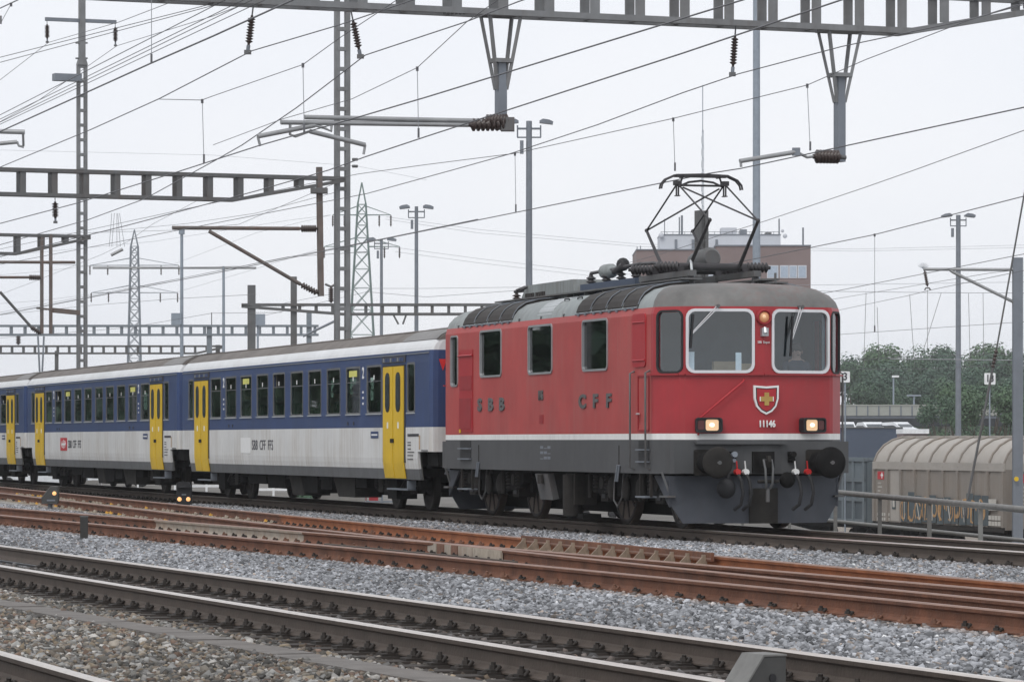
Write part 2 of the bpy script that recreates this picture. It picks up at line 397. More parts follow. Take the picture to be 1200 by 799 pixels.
# ------------------------------------------------------------------ ground sheets
def edge_x(Y): return xat(TF, Y) + 2.7          # rim of the railway embankment, the freight yard lies lower beyond it
def ground():
    ys = np.concatenate([np.linspace(8, 40, 12), np.linspace(45, 200, 40), np.geomspace(215, 2500, 20)])
    mb = MB(); rows = []
    for Y in ys:
        e = float(edge_x(min(Y, 230))) - max(0, Y - 230) * .3; w = .9 * Y + 60; b = max(0.0, min(1.0, (Y - 95) / 15)); bz = -3.1 + 2.1 * b
        xs = [-w, -w * .5, e - 12, e - 4, e, e + 1.5 + 3 * (1 - b), e + 5 + 11 * b, e + 10 + 14 * b, max(e + 40, w * .5), max(e + 60, w)]
        zz = [-.24] * 5 + [bz, bz, -3.15, -3.15, -3.15]
        if Y > 330: zz = [-3.15] * 10 if Y > 420 else [-1.7] * 5 + [-2.0, -2.2, -3.15, -3.15, -3.15]
        rows.append([(x, Y, z) for x, z in zip(xs, zz)])
    n = 10; vs = [p for r in rows for p in r]
    mb.add(vs, [(i * n + j, i * n + j + 1, (i + 1) * n + j + 1, (i + 1) * n + j) for i in range(len(rows) - 1) for j in range(n - 1)], 'ground')
    return tag(mb.build('ground'), kind='structure')
m = mk('ground', (.13, .122, .11), .95, var=.3, scale=.35, bump=.4, bscale=8)
def stone_bed(name, c0, c1, c2, scale):
    m = bpy.data.materials.new(name); m.use_nodes = True; t = m.node_tree; b = t.nodes['Principled BSDF']; b.inputs['Roughness'].default_value = .9
    co = t.nodes.new('ShaderNodeTexCoord'); v = t.nodes.new('ShaderNodeTexVoronoi'); v.inputs['Scale'].default_value = scale
    t.links.new(co.outputs['Object'], v.inputs['Vector'])
    s = t.nodes.new('ShaderNodeSeparateColor'); t.links.new(v.outputs['Color'], s.inputs[0])
    r = t.nodes.new('ShaderNodeValToRGB'); r.color_ramp.elements[0].color = (*c0, 1); r.color_ramp.elements[1].color = (*c1, 1)
    e = r.color_ramp.elements.new(.5); e.color = (*c2, 1)
    t.links.new(s.outputs[0], r.inputs['Fac']); t.links.new(r.outputs[0], b.inputs['Base Color'])
    bp = t.nodes.new('ShaderNodeBump'); bp.inputs['Strength'].default_value = .9; bp.inputs['Distance'].default_value = .03; bp.invert = True
    t.links.new(v.outputs['Distance'], bp.inputs['Height']); t.links.new(bp.outputs[0], b.inputs['Normal']); MATS[name] = m
stone_bed('bed', (.10, .10, .105), (.36, .36, .37), (.22, .22, .23), 17)
stone_bed('bed_brown', (.09, .075, .062), (.34, .30, .26), (.20, .17, .14), 17)
ground()
def sheet(name, left, right, z, mat, ys):
    mb = MB(); vs = []
    for Y in ys: vs += [(left(Y), Y, z), (right(Y), Y, z)]
    mb.add(vs, [(2 * i, 2 * i + 1, 2 * i + 3, 2 * i + 2) for i in range(len(ys) - 1)], mat)
    return tag(mb.build(name), kind='structure')
YS = np.linspace(14, 170, 60)
far_T = lambda Y, d: xat(TF, Y) + d
sheet('ballast_bed', lambda Y: -.22 * Y - 3, lambda Y: far_T(Y, 1.25), -.205, 'bed', YS)
sheet('walkway', lambda Y: far_T(Y, 1.25), lambda Y: far_T(Y, 2.6), -.20, 'pale_gravel', YS)
sheet('yard_bed', lambda Y: edge_x(Y) + 27, lambda Y: edge_x(Y) + 60, -3.10, 'bed_brown', np.linspace(60, 220, 20))

# ------------------------------------------------------------------ tracks
def cum(line):
    d = [0]
    for a, b in zip(line, line[1:]): d.append(d[-1] + (b - a).length)
    return d
def along(line, s):
    c = cum(line); i = max(0, min(len(line) - 2, int(np.searchsorted(c, s)) - 1)); t = (s - c[i]) / (c[i + 1] - c[i])
    return line[i].lerp(line[i + 1], t), (line[i + 1] - line[i]).normalized()
def meet(line, q, n):        # where the cross line q + t n meets a rail
    best = None
    for a, b in zip(line, line[1:]):
        e = b - a; den = n.x * e.y - n.y * e.x
        if abs(den) < 1e-9: continue
        t = ((a.x - q.x) * e.y - (a.y - q.y) * e.x) / den; u = ((a.x - q.x) * n.y - (a.y - q.y) * n.x) / den
        if -1e-6 <= u <= 1.000001 and (best is None or abs(t) < abs(best)): best = t
    return best
def fastening(mb, q, d, n, mat, big=1.0, plate=None):
    # tie plate with a bolted clip either side of the rail foot
    z = -.178
    if plate: mb.obox(q - d * .08 - n * .19 + Vector((0, 0, z)), d * .16, n * .38, (0, 0, .016), plate)
    j = random.uniform
    for s in (-1, 1):
        c = q + n * s * .108 + d * j(-.012, .012) + Vector((0, 0, z)); h = j(.85, 1.15) * big
        mb.obox(c - d * .055 - n * .035, d * .11, n * .07, (0, 0, .028 * h), plate or mat) if d.cross(n).z > 0 else mb.obox(c - d * .055 + n * .035, d * .11, -n * .07, (0, 0, .028 * h), plate or mat)
        mb.path([c - d * .05 + Vector((0, 0, .02)), c - d * .045 - n * s * .03 + Vector((0, 0, .042 * h)), c - n * s * .045 + Vector((0, 0, .038 * h)), c + d * .045 - n * s * .03 + Vector((0, 0, .042 * h)), c + d * .05 + Vector((0, 0, .02))], .014, mat, 5)
        mb.tube(c + Vector((0, 0, .02)), c + Vector((0, 0, .052 * h)), .032, mat, r1=.026, n=6, smooth=False); mb.tube(c + Vector((0, 0, .05)), c + d * j(-.006, .006) + Vector((0, 0, .068 * h)), .016, mat, n=6)
        if j(0, 1) < .35: mb.sphere(c + n * s * .06 + d * j(-.05, .05) + Vector((0, 0, .012)), .024, plate or mat, 6, 4)
def sleepers(root, base, rails_, n_show, s0, pitch, mat, clipmat, over=.45, plate=None, big=1.0, stuff_to=0):
    rest = MB(); cnt = 0
    for k in range(n_show + stuff_to):
        s = s0 + k * pitch
        q, d = along(base, s); n = Vector((d.y, -d.x, 0)); n = n if n.x > 0 else -n
        ts = [meet(r, q, n) for r in rails_]
        if any(t is None or abs(t) > 7 for t in ts): continue
        mb = MB() if k < n_show else rest
        lo, hi = min(ts) - over, max(ts) + over; j = random.uniform(-.03, .03)
        mb.obox(q + n * (lo + j) - d * .125 + Vector((0, 0, -.36)), d * .25, n * (hi - lo), (0, 0, .18), mat)
        if k < n_show:
            so = mb.build('sleeper', root, local=False)
            for t in ts:
                fm = MB(); fastening(fm, q + n * t, d, n, clipmat if isinstance(clipmat, str) else random.choice(clipmat), big, plate); fm.build('rail_fastening', so, local=False)
        else:
            for t in ts: fastening(rest, q + n * t, d, n, clipmat if isinstance(clipmat, str) else random.choice(clipmat), big, plate)
    if rest.v: tag(rest.build('sleeper', root, local=False), kind='stuff')
def start(line): q = line[0]; return Vector((q.x, q.y, 0))
def px_s(line, px):          # arc length at a photo column
    c = cum(line); xs = [600 + F * q.x / q.y for q in line]
    return float(np.interp(px, xs, c))

# the train's own track
t = thing('railway_track', TL(10, 0), 'dark railway track that the red locomotive and blue coaches stand on', 'railway track', 'railway tracks')
rail('rail', TN, 'rail_side', 'rail_top', t); rail('rail', TF, 'rail_side', 'rail_top', t)
base = [TL(x, 0) for x in np.linspace(27, -100, 60)]
sleepers(t, base, [TN, TF], 95, 1.0, .62, 'sleeper_wood', 'clip', stuff_to=95, plate='clip')
# the two rusty routes and the turnout in which they cross
CUTX = 330
def dense(line, n=160):
    c = cum(line); return [along(line, s)[0] for s in np.linspace(0, c[-1], n)]
D1, D2, D3, D4 = map(dense, (K1, K2, K3, K4))
def split(line, px0, px1):     # exact stretch between two photo columns
    s0, s1 = px_s(line, px0), px_s(line, px1); return [along(line, s)[0] for s in np.linspace(s0, s1, 50)]
t = thing('railway_turnout', K4[20] * 1.0, 'rust red railway turnout with raised check rail in the middle of the ballast', 'railway turnout')
for L in (K1, K2, K3, K4): pass
rail('rail', split(K1, CUTX, 1740), 'rail_orange', 'rail_top_rust', t)
rail('rail', split(K2, CUTX, 1740), 'rail_rust', 'rail_top_rust', t)
rail('rail', split(K3, CUTX, 357), 'rail_pale', 'rail_top_rust', t); rail('rail', split(K3, 357, 1740), 'rail_rust', 'rail_top_rust', t)
rail('rail', split(K4, CUTX, 1740), 'rail_rust', 'rail_top_rust', t)
# check rail: a heavy angle on pale chairs beside the far rail
ck = rail('check_rail', split(K1, 621, 845), 'rail_rust', 'rail_top_rust', t, dz=.035, shift=-.10,
          prof=[(-.02, -.10), (.02, -.10), (.02, -.005), (.012, 0), (-.012, 0), (-.02, -.005), (-.02, -.03), (-.02, -.06)] + [(-.02, -.08)] * 8)
s0, s1 = px_s(K1, 626), px_s(K1, 838)
for k in range(14):
    q, d = along(K1, s0 + (s1 - s0) * k / 13); n = Vector((d.y, -d.x, 0)); n = n if n.x > 0 else -n
    mb = MB(); o = q - n * .125 + Vector((0, 0, -.178))
    mb.prism([(-.11, 0), (.11, 0), (.04, .06), (.03, .185), (-.03, .185), (-.045, .06)], o - n * .03, d, (0, 0, 1), n * .05, 'chair_brown')
    mb.prism([(0, 0), (.17, 0), (.0, .17)], o - n * .02 - d * .015, -n, (0, 0, 1), d * .03, 'chair_brown')
    mb.build('rail_chair', t, local=False)
rail('check_rail', split(K4, 370, 592), 'rail_side', 'rail_top', t, dz=.01, shift=.07 + .06,
     prof=[(-.02, -.12), (.02, -.12), (.02, -.005), (.012, 0), (-.012, 0), (-.02, -.005), (-.02, -.03), (-.02, -.06)] + [(-.02, -.08)] * 8)
# crossing nose casting: blocks between the converging rails, worn pale and rusty in turn
for a, b, mt in ((470, 502, 'clip_rust'), (503, 516, 'rail_pale'), (517, 525, 'clip_rust'), (526, 533, 'rail_pale'), (534, 541, 'clip_rust'), (542, 558, 'rail_pale'), (559, 592, 'clip_pale')):
    mb = MB(); L = [q for q in D2 if a - 6 <= 600 + F * q.x / q.y <= b + 6]
    qa, d = along(K2, px_s(K2, a)); qb, _ = along(K2, px_s(K2, b)); n = Vector((d.y, -d.x, 0)); n = n if n.x > 0 else -n
    mb.obox(qa - n * .055 + Vector((0, 0, -.15)), qb - qa, n * .03, (0, 0, .135), mt); mb.build('crossing_block', t, local=False)
turn_base = list(reversed(split(K4, CUTX, 1480)))
sleepers(t, turn_base, [K1, K2, K3, K4], 76, .5, .60, 'sleeper_conc', ('clip', 'clip', 'clip_rust'), over=.35, plate='clip_rust', big=1.0)
t = thing('railway_track', start(K4), 'rusty railway track with a pale patched rail running up behind the short dark stake', 'railway track', 'railway tracks')
rail('rail', split(K4, -38, CUTX), 'rail_rust', 'rail_top_rust', t)
rail('rail', split(K3, -38, 184), 'rail_rust', 'rail_top_rust', t)
rail('rail', split(K3, 184, CUTX), 'rail_pale', 'rail_top_rust', t, shift=-.004, dz=.003)
sleepers(t, list(reversed(split(K4, -38, CUTX))), [K3, K4], 56, .4, .60, 'sleeper_conc', ('clip', 'clip_rust'), over=.4, plate='clip_rust')
t = thing('railway_track', start(K1), 'rusty railway track next to the coaches with yellow painted clips', 'railway track', 'railway tracks')
rail('rail', split(K1, -38, CUTX), 'rail_rust', 'rail_top_rust', t); rail('rail', split(K2, -38, CUTX), 'rail_rust', 'rail_top_rust', t)
sleepers(t, list(reversed(split(K1, -38, CUTX))), [K1, K2], 96, .4, .60, 'sleeper_conc', ('clip', 'clip_pale', 'clip_rust', 'clip_rust', 'clip_pale', 'clip_pale', 'clip_yellow'), over=.4, plate='clip_pale')
# the dark track in front
t = thing('railway_track', start(A1), 'dark railway track with bright rail heads crossing in front of the grey ballast', 'railway track', 'railway tracks')
rail('rail', A1, 'rail_side', 'rail_top', t); rail('rail', A2, 'rail_side', 'rail_top', t)
sleepers(t, list(reversed(dense(A2))), [A1, A2], 98, .3, .58, 'sleeper_wood', 'clip', over=.5, plate='clip', big=1.1, stuff_to=45)
t = thing('railway_track', FR[0], 'railway track cut off by the near edge below the brown stones, one rail showing', 'railway track', 'railway tracks')
rail('rail', FR, 'rail_side', 'rail_top', t); rail('rail', FR2, 'rail_side', 'rail_top', t)
sleepers(t, list(reversed(dense(FR))), [FR, FR2], 45, .3, .6, 'sleeper_wood', 'clip', over=.5, plate='clip', big=1.1)

# cable trough with concrete lids beside the dark track
def trough():
    up = [(0, 701), (210, 737), (400, 770), (560, 797)]; lo = [(0, 711), (210, 755), (400, 795)]
    zt = -.165
    cu = np.polyfit(*zip(*up), 1); cl = np.polyfit(*zip(*lo), 1)
    r = thing('cable_trough', Pz(100, 730, zt), 'flat grey concrete cable trough running between the brown stones and dark track', 'cable trough')
    a0, a1 = Pz(-60, np.polyval(cu, -60), zt), Pz(760, np.polyval(cu, 760), zt)
    b0 = Pz(-60, np.polyval(cl, -60), zt); d = (a1 - a0).normalized(); n = Vector((d.y, -d.x, 0)); n = n if n.x < 0 else -n
    wd = .34; L = (a1 - a0).length; k = int(L / 1.0); rr = random.Random(3)
    for i in range(k):
        mb = MB(); o = a0 + d * (i * L / k) + n * rr.uniform(-.006, .006) + Vector((0, 0, rr.uniform(-.006, .004)))
        mb.obox(o - Vector((0, 0, .06)), d * (L / k - .010), n * wd, (0, 0, .06), 'trough') if (d.cross(n)).z > 0 else mb.obox(o + n * wd - Vector((0, 0, .06)), d * (L / k - .010), -n * wd, (0, 0, .06), 'trough')
        mb.build('lid', r, local=False)
    mb = MB(); q = a0 - Vector((0, 0, .30))
    mb.obox(q + n * (wd - .02), d * L, -n * (wd - .04), (0, 0, .235), 'concrete') if (d.cross(-n)).z > 0 else mb.obox(q + n * .02, d * L, n * (wd - .04), (0, 0, .235), 'concrete')
    mb.build('channel', r, local=False)
    return a0, d, n, wd
TR = trough()

# ------------------------------------------------------------------ loose ballast stones
def ballast():
    m = bpy.data.materials.new('stone'); m.use_nodes = True; nt = m.node_tree; b = nt.nodes['Principled BSDF']; b.inputs['Roughness'].default_value = .85
    at = nt.nodes.new('ShaderNodeAttribute'); at.attribute_name = 'stone_colour'
    co = nt.nodes.new('ShaderNodeTexCoord'); nz = nt.nodes.new('ShaderNodeTexNoise'); nz.inputs['Scale'].default_value = 40; nz.inputs['Detail'].default_value = 3
    nt.links.new(co.outputs['Object'], nz.inputs['Vector'])
    mr = nt.nodes.new('ShaderNodeMapRange'); mr.inputs['To Min'].default_value = .7; mr.inputs['To Max'].default_value = 1.3; nt.links.new(nz.outputs['Fac'], mr.inputs['Value'])
    mul = nt.nodes.new('ShaderNodeVectorMath'); mul.operation = 'SCALE'; nt.links.new(at.outputs['Color'], mul.inputs[0]); nt.links.new(mr.outputs[0], mul.inputs['Scale'])
    nt.links.new(mul.outputs[0], b.inputs['Base Color'])
    # ten crushed-stone shapes: hulls of random points
    shapes = []
    for k in range(10):
        bm = bmesh.new()
        for _ in range(11):
            p = Vector(rng.normal(size=3)).normalized() * rng.uniform(.75, 1.1); p.z *= .8; p.x *= rng.uniform(.9, 1.35); bm.verts.new(p)
        r = bmesh.ops.convex_hull(bm, input=bm.verts); bmesh.ops.delete(bm, geom=[v for v in bm.verts if not v.link_faces], context='VERTS')
        bm.verts.ensure_lookup_table(); bm.verts.index_update()
        shapes.append((np.array([v.co[:] for v in bm.verts]), np.array([[v.index for v in f.verts] for f in bm.faces if len(f.verts) == 3]))); bm.free()
    N = 660000
    Y = np.sqrt(rng.uniform(21.5 ** 2, 92 ** 2, N)); X = rng.uniform(-.150, .185, N) * Y
    keep = (X < xat(TF, Y) + 1.3)
    keep &= (rng.uniform(size=N) < np.clip(np.where(Y > 45, 1.35 - (Y - 45) * .012, 1.0), .35, 1))
    size = rng.uniform(.016, .038, N) * np.where(rng.uniform(size=N) < .08, 1.5, 1)
    z = -.208 + rng.uniform(.0, .030, N)
    lines = [FR, FR2, A2, A1, K4, K3, K2, K1, TN, TF]
    xs = [xat(l, Y) for l in lines]
    near = np.min(np.abs(np.stack([X - q for q in xs])), axis=0)
    keep &= near > .17 + size * 1.0
    in_a = (X > xs[2] - .45) & (X < xs[3] + .30); in_f = (X > xs[1] - .4) & (X < xs[0] + .35)
    keep &= ~(in_a & (rng.uniform(size=N) < .60)); z = np.where(in_a | in_f, z - .012, z)
    in_k = ((X > xs[4]) & (X < xs[5])) | ((X > xs[6]) & (X < xs[7])); z = np.where(in_k, z - .008, z)
    in_t = (X > xs[8]) & (X < xs[9]); keep &= ~(in_t & (rng.uniform(size=N) < .5))
    # heaps a little between tracks
    gap = np.zeros(N)
    for i, j in ((3, 4), (7, 8)):
        w = xs[j] - xs[i]; u = (X - xs[i]) / np.where(w > .1, w, 1); gap = np.where((u > 0) & (u < 1), np.clip(np.sin(np.pi * np.clip(u, 0, 1)), 0, 1) * np.clip(w / 3, 0, 1) * .03, gap)
    z = z + gap
    a0, d, n, wd = TR; off = (X - a0.x) * n.x + (Y - a0.y) * n.y
    keep &= ~((off > .0 + rng.uniform(-.03, .07, N)) & (off < wd - rng.uniform(-.03, .07, N)))
    # where the dark track's sleeper ends reach out, keep stones off them
    brown = X < xs[2] - .2; mix = (X > xs[3] + .2) & (X < xs[3] + .75)
    idx = np.nonzero(keep)[0]; n_ = len(idx)
    c = .07 + .50 * rng.beta(1.3, 1.9, n_); col = np.stack([c * .84, c * .86, c * .91], 1)
    tint = rng.uniform(size=n_)
    col = np.where((tint < .06)[:, None], col * np.array([1.15, .95, .78]), col); col = np.where((tint > .95)[:, None], np.minimum(col * 1.5, .62), col)
    patch = .5 + .25 * np.sin(X[idx] * 1.7 + Y[idx] * .31) + .25 * np.sin(Y[idx] * .53 - X[idx] * .9 + 1.3)
    dust = np.clip(1 - (near[idx] - .17) / .55, 0, 1) * (.35 + .65 * patch) * (rng.uniform(size=n_) < .8)
    col = col * (.80 + .4 * patch)[:, None]; col = col * (1 - dust[:, None]) + (col * np.array([.78, .60, .48])) * dust[:, None]
    pal = np.array([(.25, .205, .16), (.15, .125, .10), (.31, .275, .23), (.19, .182, .165), (.46, .44, .41), (.10, .095, .088), (.20, .135, .10), (.33, .325, .31), (.11, .10, .085), (.27, .215, .15), (.085, .08, .072), (.22, .21, .20)])
    bc = pal[rng.integers(0, len(pal), n_)] * rng.uniform(.6, 1.2, (n_, 1)) * (.72 + .45 * patch)[:, None]
    br = brown[idx] | (mix[idx] & (rng.uniform(size=n_) < .5)); col = np.where(br[:, None], bc, col)
    dark = in_a[idx] | in_f[idx] | in_t[idx]; col = np.where(dark[:, None], col * .42 * np.array([1.05, .97, .9]), col)
    kk = in_k[idx]; col = np.where(kk[:, None], col * .6 * np.array([1.12, .95, .82]), col)
    VS, FS, CS = [], [], []; vo = 0; which = rng.integers(0, len(shapes), n_)
    for s, (sv, sf) in enumerate(shapes):
        ii = np.nonzero(which == s)[0]; k = len(ii)
        if not k: continue
        g = idx[ii]; a = rng.uniform(0, 2 * np.pi, k); ti = rng.normal(0, .5, k)
        x0, y0, z0 = sv[:, 0][None], sv[:, 1][None], sv[:, 2][None]
        ct, st = np.cos(ti)[:, None], np.sin(ti)[:, None]; y1 = y0 * ct - z0 * st; z1 = y0 * st + z0 * ct
        ca, sa = np.cos(a)[:, None], np.sin(a)[:, None]; x2 = x0 * ca - y1 * sa; y2 = x0 * sa + y1 * ca
        sz = size[g][:, None]
        v = np.stack([X[g][:, None] + x2 * sz, Y[g][:, None] + y2 * sz, z[g][:, None] + z1 * sz], 2).reshape(-1, 3)
        f = (sf[None] + (np.arange(k) * len(sv))[:, None, None] + vo).reshape(-1, 3)
        VS.append(v); FS.append(f); CS.append(np.repeat(col[ii], len(sv), axis=0)); vo += len(v)
    v = np.concatenate(VS).astype(np.float32); f = np.concatenate(FS).astype(np.int32); cc = np.concatenate(CS)
    me = bpy.data.meshes.new('ballast'); me.vertices.add(len(v)); me.vertices.foreach_set('co', v.ravel())
    me.loops.add(f.size); me.loops.foreach_set('vertex_index', f.ravel()); me.polygons.add(len(f)); me.polygons.foreach_set('loop_start', np.arange(0, f.size, 3, dtype=np.int32))
    me.update(calc_edges=True)
    ca = me.attributes.new('stone_colour', 'FLOAT_COLOR', 'POINT'); ca.data.foreach_set('color', np.concatenate([cc, np.ones((len(cc), 1))], 1).astype(np.float32).ravel())
    me.materials.append(m); o = bpy.data.objects.new('ballast', me); COL.objects.link(o)
    tag(o, 'loose grey and brown crushed stones lying between the rails', None, kind='stuff'); print('stones', n_, len(f))
ballast()

# ------------------------------------------------------------------ wall with real openings
def plan_wall(path, levels, holes, name, parent, thick=.05, closed=True, inset=None, mats=None, smooth=False):
    """path: plan points [(x,y)], levels: sorted heights, holes: (t0,t1,z0,z1) along the path, mats: f(zmid, tmid) -> material"""
    pts = [Vector((x, y, 0)) for x, y in path]
    if closed: pts = pts + [pts[0]]
    c = [0]
    for a, b in zip(pts, pts[1:]): c.append(c[-1] + (b - a).length)
    ts = set(round(x, 4) for x in c)
    zs = set(round(z, 4) for z in levels)
    for h in holes: ts |= {round(h[0], 4), round(h[1], 4)}; zs |= {round(h[2], 4), round(h[3], 4)}
    ts = sorted(ts); zs = sorted(zs)
    ts = [t for i, t in enumerate(ts) if i == 0 or t - ts[i - 1] > 2e-3]
    def at(t, z):
        i = 0
        while i < len(c) - 2 and c[i + 1] < t - 1e-6: i += 1
        q = pts[i].lerp(pts[i + 1], min(1, (t - c[i]) / (c[i + 1] - c[i])))
        if inset: q = inset(q, z)
        return (q.x, q.y, z)
    mb = MB(); n = len(zs); vs = [at(t, z) for t in ts for z in zs]
    for i in range(len(ts) - 1):
        for j in range(n - 1):
            tm, zm = (ts[i] + ts[i + 1]) / 2, (zs[j] + zs[j + 1]) / 2
            if any(h[0] - 1e-3 < tm < h[1] + 1e-3 and h[2] - 1e-3 < zm < h[3] + 1e-3 for h in holes): continue
            mt = mats(zm, tm); k = mb.mi(mt); mb.f.append((i * n + j, (i + 1) * n + j, (i + 1) * n + j + 1, i * n + j + 1)); mb.m.append(k); mb.sm.append(smooth)
    mb.v = vs; o = mb.build(name, parent)
    bm = bmesh.new(); bm.from_mesh(o.data); bmesh.ops.remove_doubles(bm, verts=bm.verts, dist=1e-4)
    bmesh.ops.delete(bm, geom=[v for v in bm.verts if not v.link_faces], context='VERTS'); bm.to_mesh(o.data); bm.free()
    md = o.modifiers.new('thick', 'SOLIDIFY'); md.thickness = thick; md.offset = -1
    return o, c
def pane(parent, name, mat, o, a, b, w, h, t=.006):
    a, b = Vector(a), Vector(b); c = a.cross(b); mb = MB(); mb.obox(Vector(o), a * w, b * h, c * t, mat); return mb.build(name, parent)

# ------------------------------------------------------------------ locomotive
def pivot(x): return 1 if x > 0 else -1
def locomotive():
    L = thing('locomotive', LOCO, 'red electric locomotive with its pantograph raised, heading the train of blue coaches', 'locomotive', rz=ROT)
    HW = 1.485
    nose = [(5.95, -HW), (6.02, -1.475), (6.08, -1.44), (6.44, -1.20), (6.49, -1.13), (6.735, -.06), (6.745, 0), (6.735, .06), (6.49, 1.13), (6.44, 1.20), (6.08, 1.44), (6.02, 1.475), (5.95, HW)]
    path = [(x, y) for x, y in nose] + [(-x, -y) for x, y in nose]      # counter-clockwise from the near front corner
    pts = [Vector((x, y, 0)) for x, y in path + [path[0]]]; c = [0]
    for a, b in zip(pts, pts[1:]): c.append(c[-1] + (b - a).length)
    tot = c[-1]
    # arc positions: near side runs along the last stretch (rear to front)
    t_rear = c[25]; near = lambda x: t_rear + (x + 5.95)
    far = lambda x: c[12] + (5.95 - x)
    ang = lambda i, f: c[i] + (c[i + 1] - c[i]) * f
    holes = []; wins = []
    WZ = (2.36, 3.19)
    fr = [(c[4] + .035, c[5] - .10, 'n'), (c[7] + .10, c[8] - .035, 'f')]
    for t0, t1, _ in fr: holes.append((t0, t1, 2.345, 3.235))
    q = [(ang(2, .06), ang(3, .30)), (ang(8, .70), ang(9, .94))]
    for t0, t1 in q: holes.append((t0, t1, 2.345, 3.22))
    side = [(-3.62, -2.30), (-.62, .74), (2.46, 3.76)]
    for a, b in side:
        holes.append((near(a), near(b), 2.43, 3.18)); holes.append((far(b), far(a), 2.43, 3.18))
    holes.append((near(-5.58), near(-5.14), 2.30, 3.14)); holes.append((far(5.58), far(5.14), 2.30, 3.14))
    def mats(z, t):
        if z < 1.335: return 'skirt'
        if z < 1.425: return 'stripe'
        if t < c[12] or t > near(4.95): return 'red_front' if t < c[12] else 'red_fresh'
        if c[13] < t < c[25]: return 'red_front'
        return 'red'
    def ins(qv, z):
        s = 1.0
        if z > 3.2: s = 1 - (z - 3.2) * .18
        elif z < 2.3 and abs(qv.x) > 6.0: return Vector((qv.x - pivot(qv.x) * 0.0, qv.y, 0))
        return Vector((qv.x, qv.y * s, 0))
    body, _ = plan_wall(path, [.83, 1.335, 1.425, 2.3, 3.2, 3.30], holes, 'body', L, .06, True, ins, mats)
    plan_wall(path, [1.40, 2.3, 3.2, 3.29], holes, 'lining', L, .012, True, lambda q_, z: ins(Vector((q_.x * .988, q_.y * .952, 0)), z), lambda z, t: 'cab_inside')
    def at(t):
        i = 0
        while c[i + 1] < t - 1e-6: i += 1
        return pts[i].lerp(pts[i + 1], (t - c[i]) / (c[i + 1] - c[i])), (pts[i + 1] - pts[i]).normalized()
    Zv = Vector((0, 0, 1))
    def window(t0, t1, z0, z1, gm, fmat, r=.10, w=.055, proud=.018, name='window', blind=None):
        p0, d = at(t0 + 1e-3); p1, _ = at(t1 - 1e-3); d = (p1 - p0).normalized(); n = Vector((d.y, -d.x, 0)); wd = (p1 - p0).length
        fmb = MB(); o = p0 + Zv * z0 - n * .02
        fmb.ring(rrect(-.03, wd + .03, -.03, z1 - z0 + .03, r + .03), rrect(w - .03, wd - w + .03, w - .03, z1 - z0 - w + .03, r), o, d, Zv, n * (.02 + proud), fmat)
        wo = fmb.build(name, L)
        g = MB(); g.obox(p0 + Zv * z0 - n * .025, d * wd, Zv * (z1 - z0), n * .006, gm); g.build('pane', wo)
        return wo, p0, d, n, wd
    for a, b in side:
        window(near(a), near(b), 2.43, 3.18, 'glass_side', 'frame_metal', .06, .034)
        window(far(b), far(a), 2.43, 3.18, 'glass_side', 'frame_metal', .06, .034)
    window(near(-5.58), near(-5.14), 2.30, 3.14, 'glass_side', 'frame_metal', .05, .03)
    window(far(5.58), far(5.14), 2.30, 3.14, 'glass_side', 'frame_metal', .05, .03)
    fw = []
    for t0, t1, k in fr: fw.append(window(t0, t1, 2.345, 3.235, 'glass_cab', 'chrome', .10, .042, .022, 'windscreen'))
    for t0, t1 in q: window(t0, t1, 2.345, 3.22, 'glass_cab', 'rubber', .08, .03, .014, 'quarter_window')
    # wipers
    for k, (wo, p0, d, n, wd) in enumerate(fw):
        mb = MB(); up = p0 + n * .07 + Zv * 3.30
        a0 = up + d * (wd * (.46 if k == 0 else .48)); a1 = p0 + n * .06 + d * (wd * (.06 if k == 0 else .30)) + Zv * (2.90 if k == 0 else 2.82)
        for e in (-.022, .022): mb.beam(a0 + d * e, a1 + d * e * .5, .018, .014, 'chrome')
        mb.tube(a0 - n * .10, a0 + n * .03, .03, 'galv_dark'); 
        b0 = a1 + Zv * (.28 if k == 0 else .34); b1 = a1 - Zv * (.22 if k == 0 else .25)
        mb.beam(b0 + d * .02, b1 - d * .02, .022, .03, 'black'); mb.build('wiper', L)
    # floor, inner walls, desk
    mb = MB(); mb.prism([(x * .985, y * .95) for x, y in path], (0, 0, 1.36), (1, 0, 0), (0, 1, 0), (0, 0, .06), 'cab_inside')
    mb.box(4.55, 4.60, -1.36, 1.36, 1.42, 3.3, 'cab_inside'); mb.box(-4.60, -4.55, -1.36, 1.36, 1.42, 3.3, 'cab_inside')
    mb.box(-4.4, 4.4, -.35, .35, 1.42, 3.0, 'under_mid'); mb.build('interior', L)
    mb = MB(); mb.prism([(5.75, -1.25), (6.28, -1.0), (6.5, 0), (6.28, 1.0), (5.75, 1.25)], (0, 0, 2.16), (1, 0, 0), (0, 1, 0), (0, 0, .10), 'desk')
    mb.box(5.6, 6.2, .15, 1.05, 1.42, 2.2, 'desk'); mb.build('control_desk', L)
    for y, h in ((-1.02, .21), (-.34, .20)):
        mb = MB(); xx = 6.745 - abs(y) * .229 - .07; mb.box(xx, xx + .005, y - .045, y + .045, 2.33, 2.42 + h, 'sign_white'); mb.build('paper_sheet', L)
    mb = MB(); mb.box(6.0, 6.1, -.55, -.2, 2.26, 2.5, 'paper_tan'); mb.box(6.05, 6.12, -.15, .15, 2.26, 2.47, 'paper_tan'); mb.build('folder', L)
    # ledge under the windows, all round the nose
    mb = MB(); idx = [0, 1, 2, 3, 4, 5, 6, 7, 8, 9, 10, 11, 12]
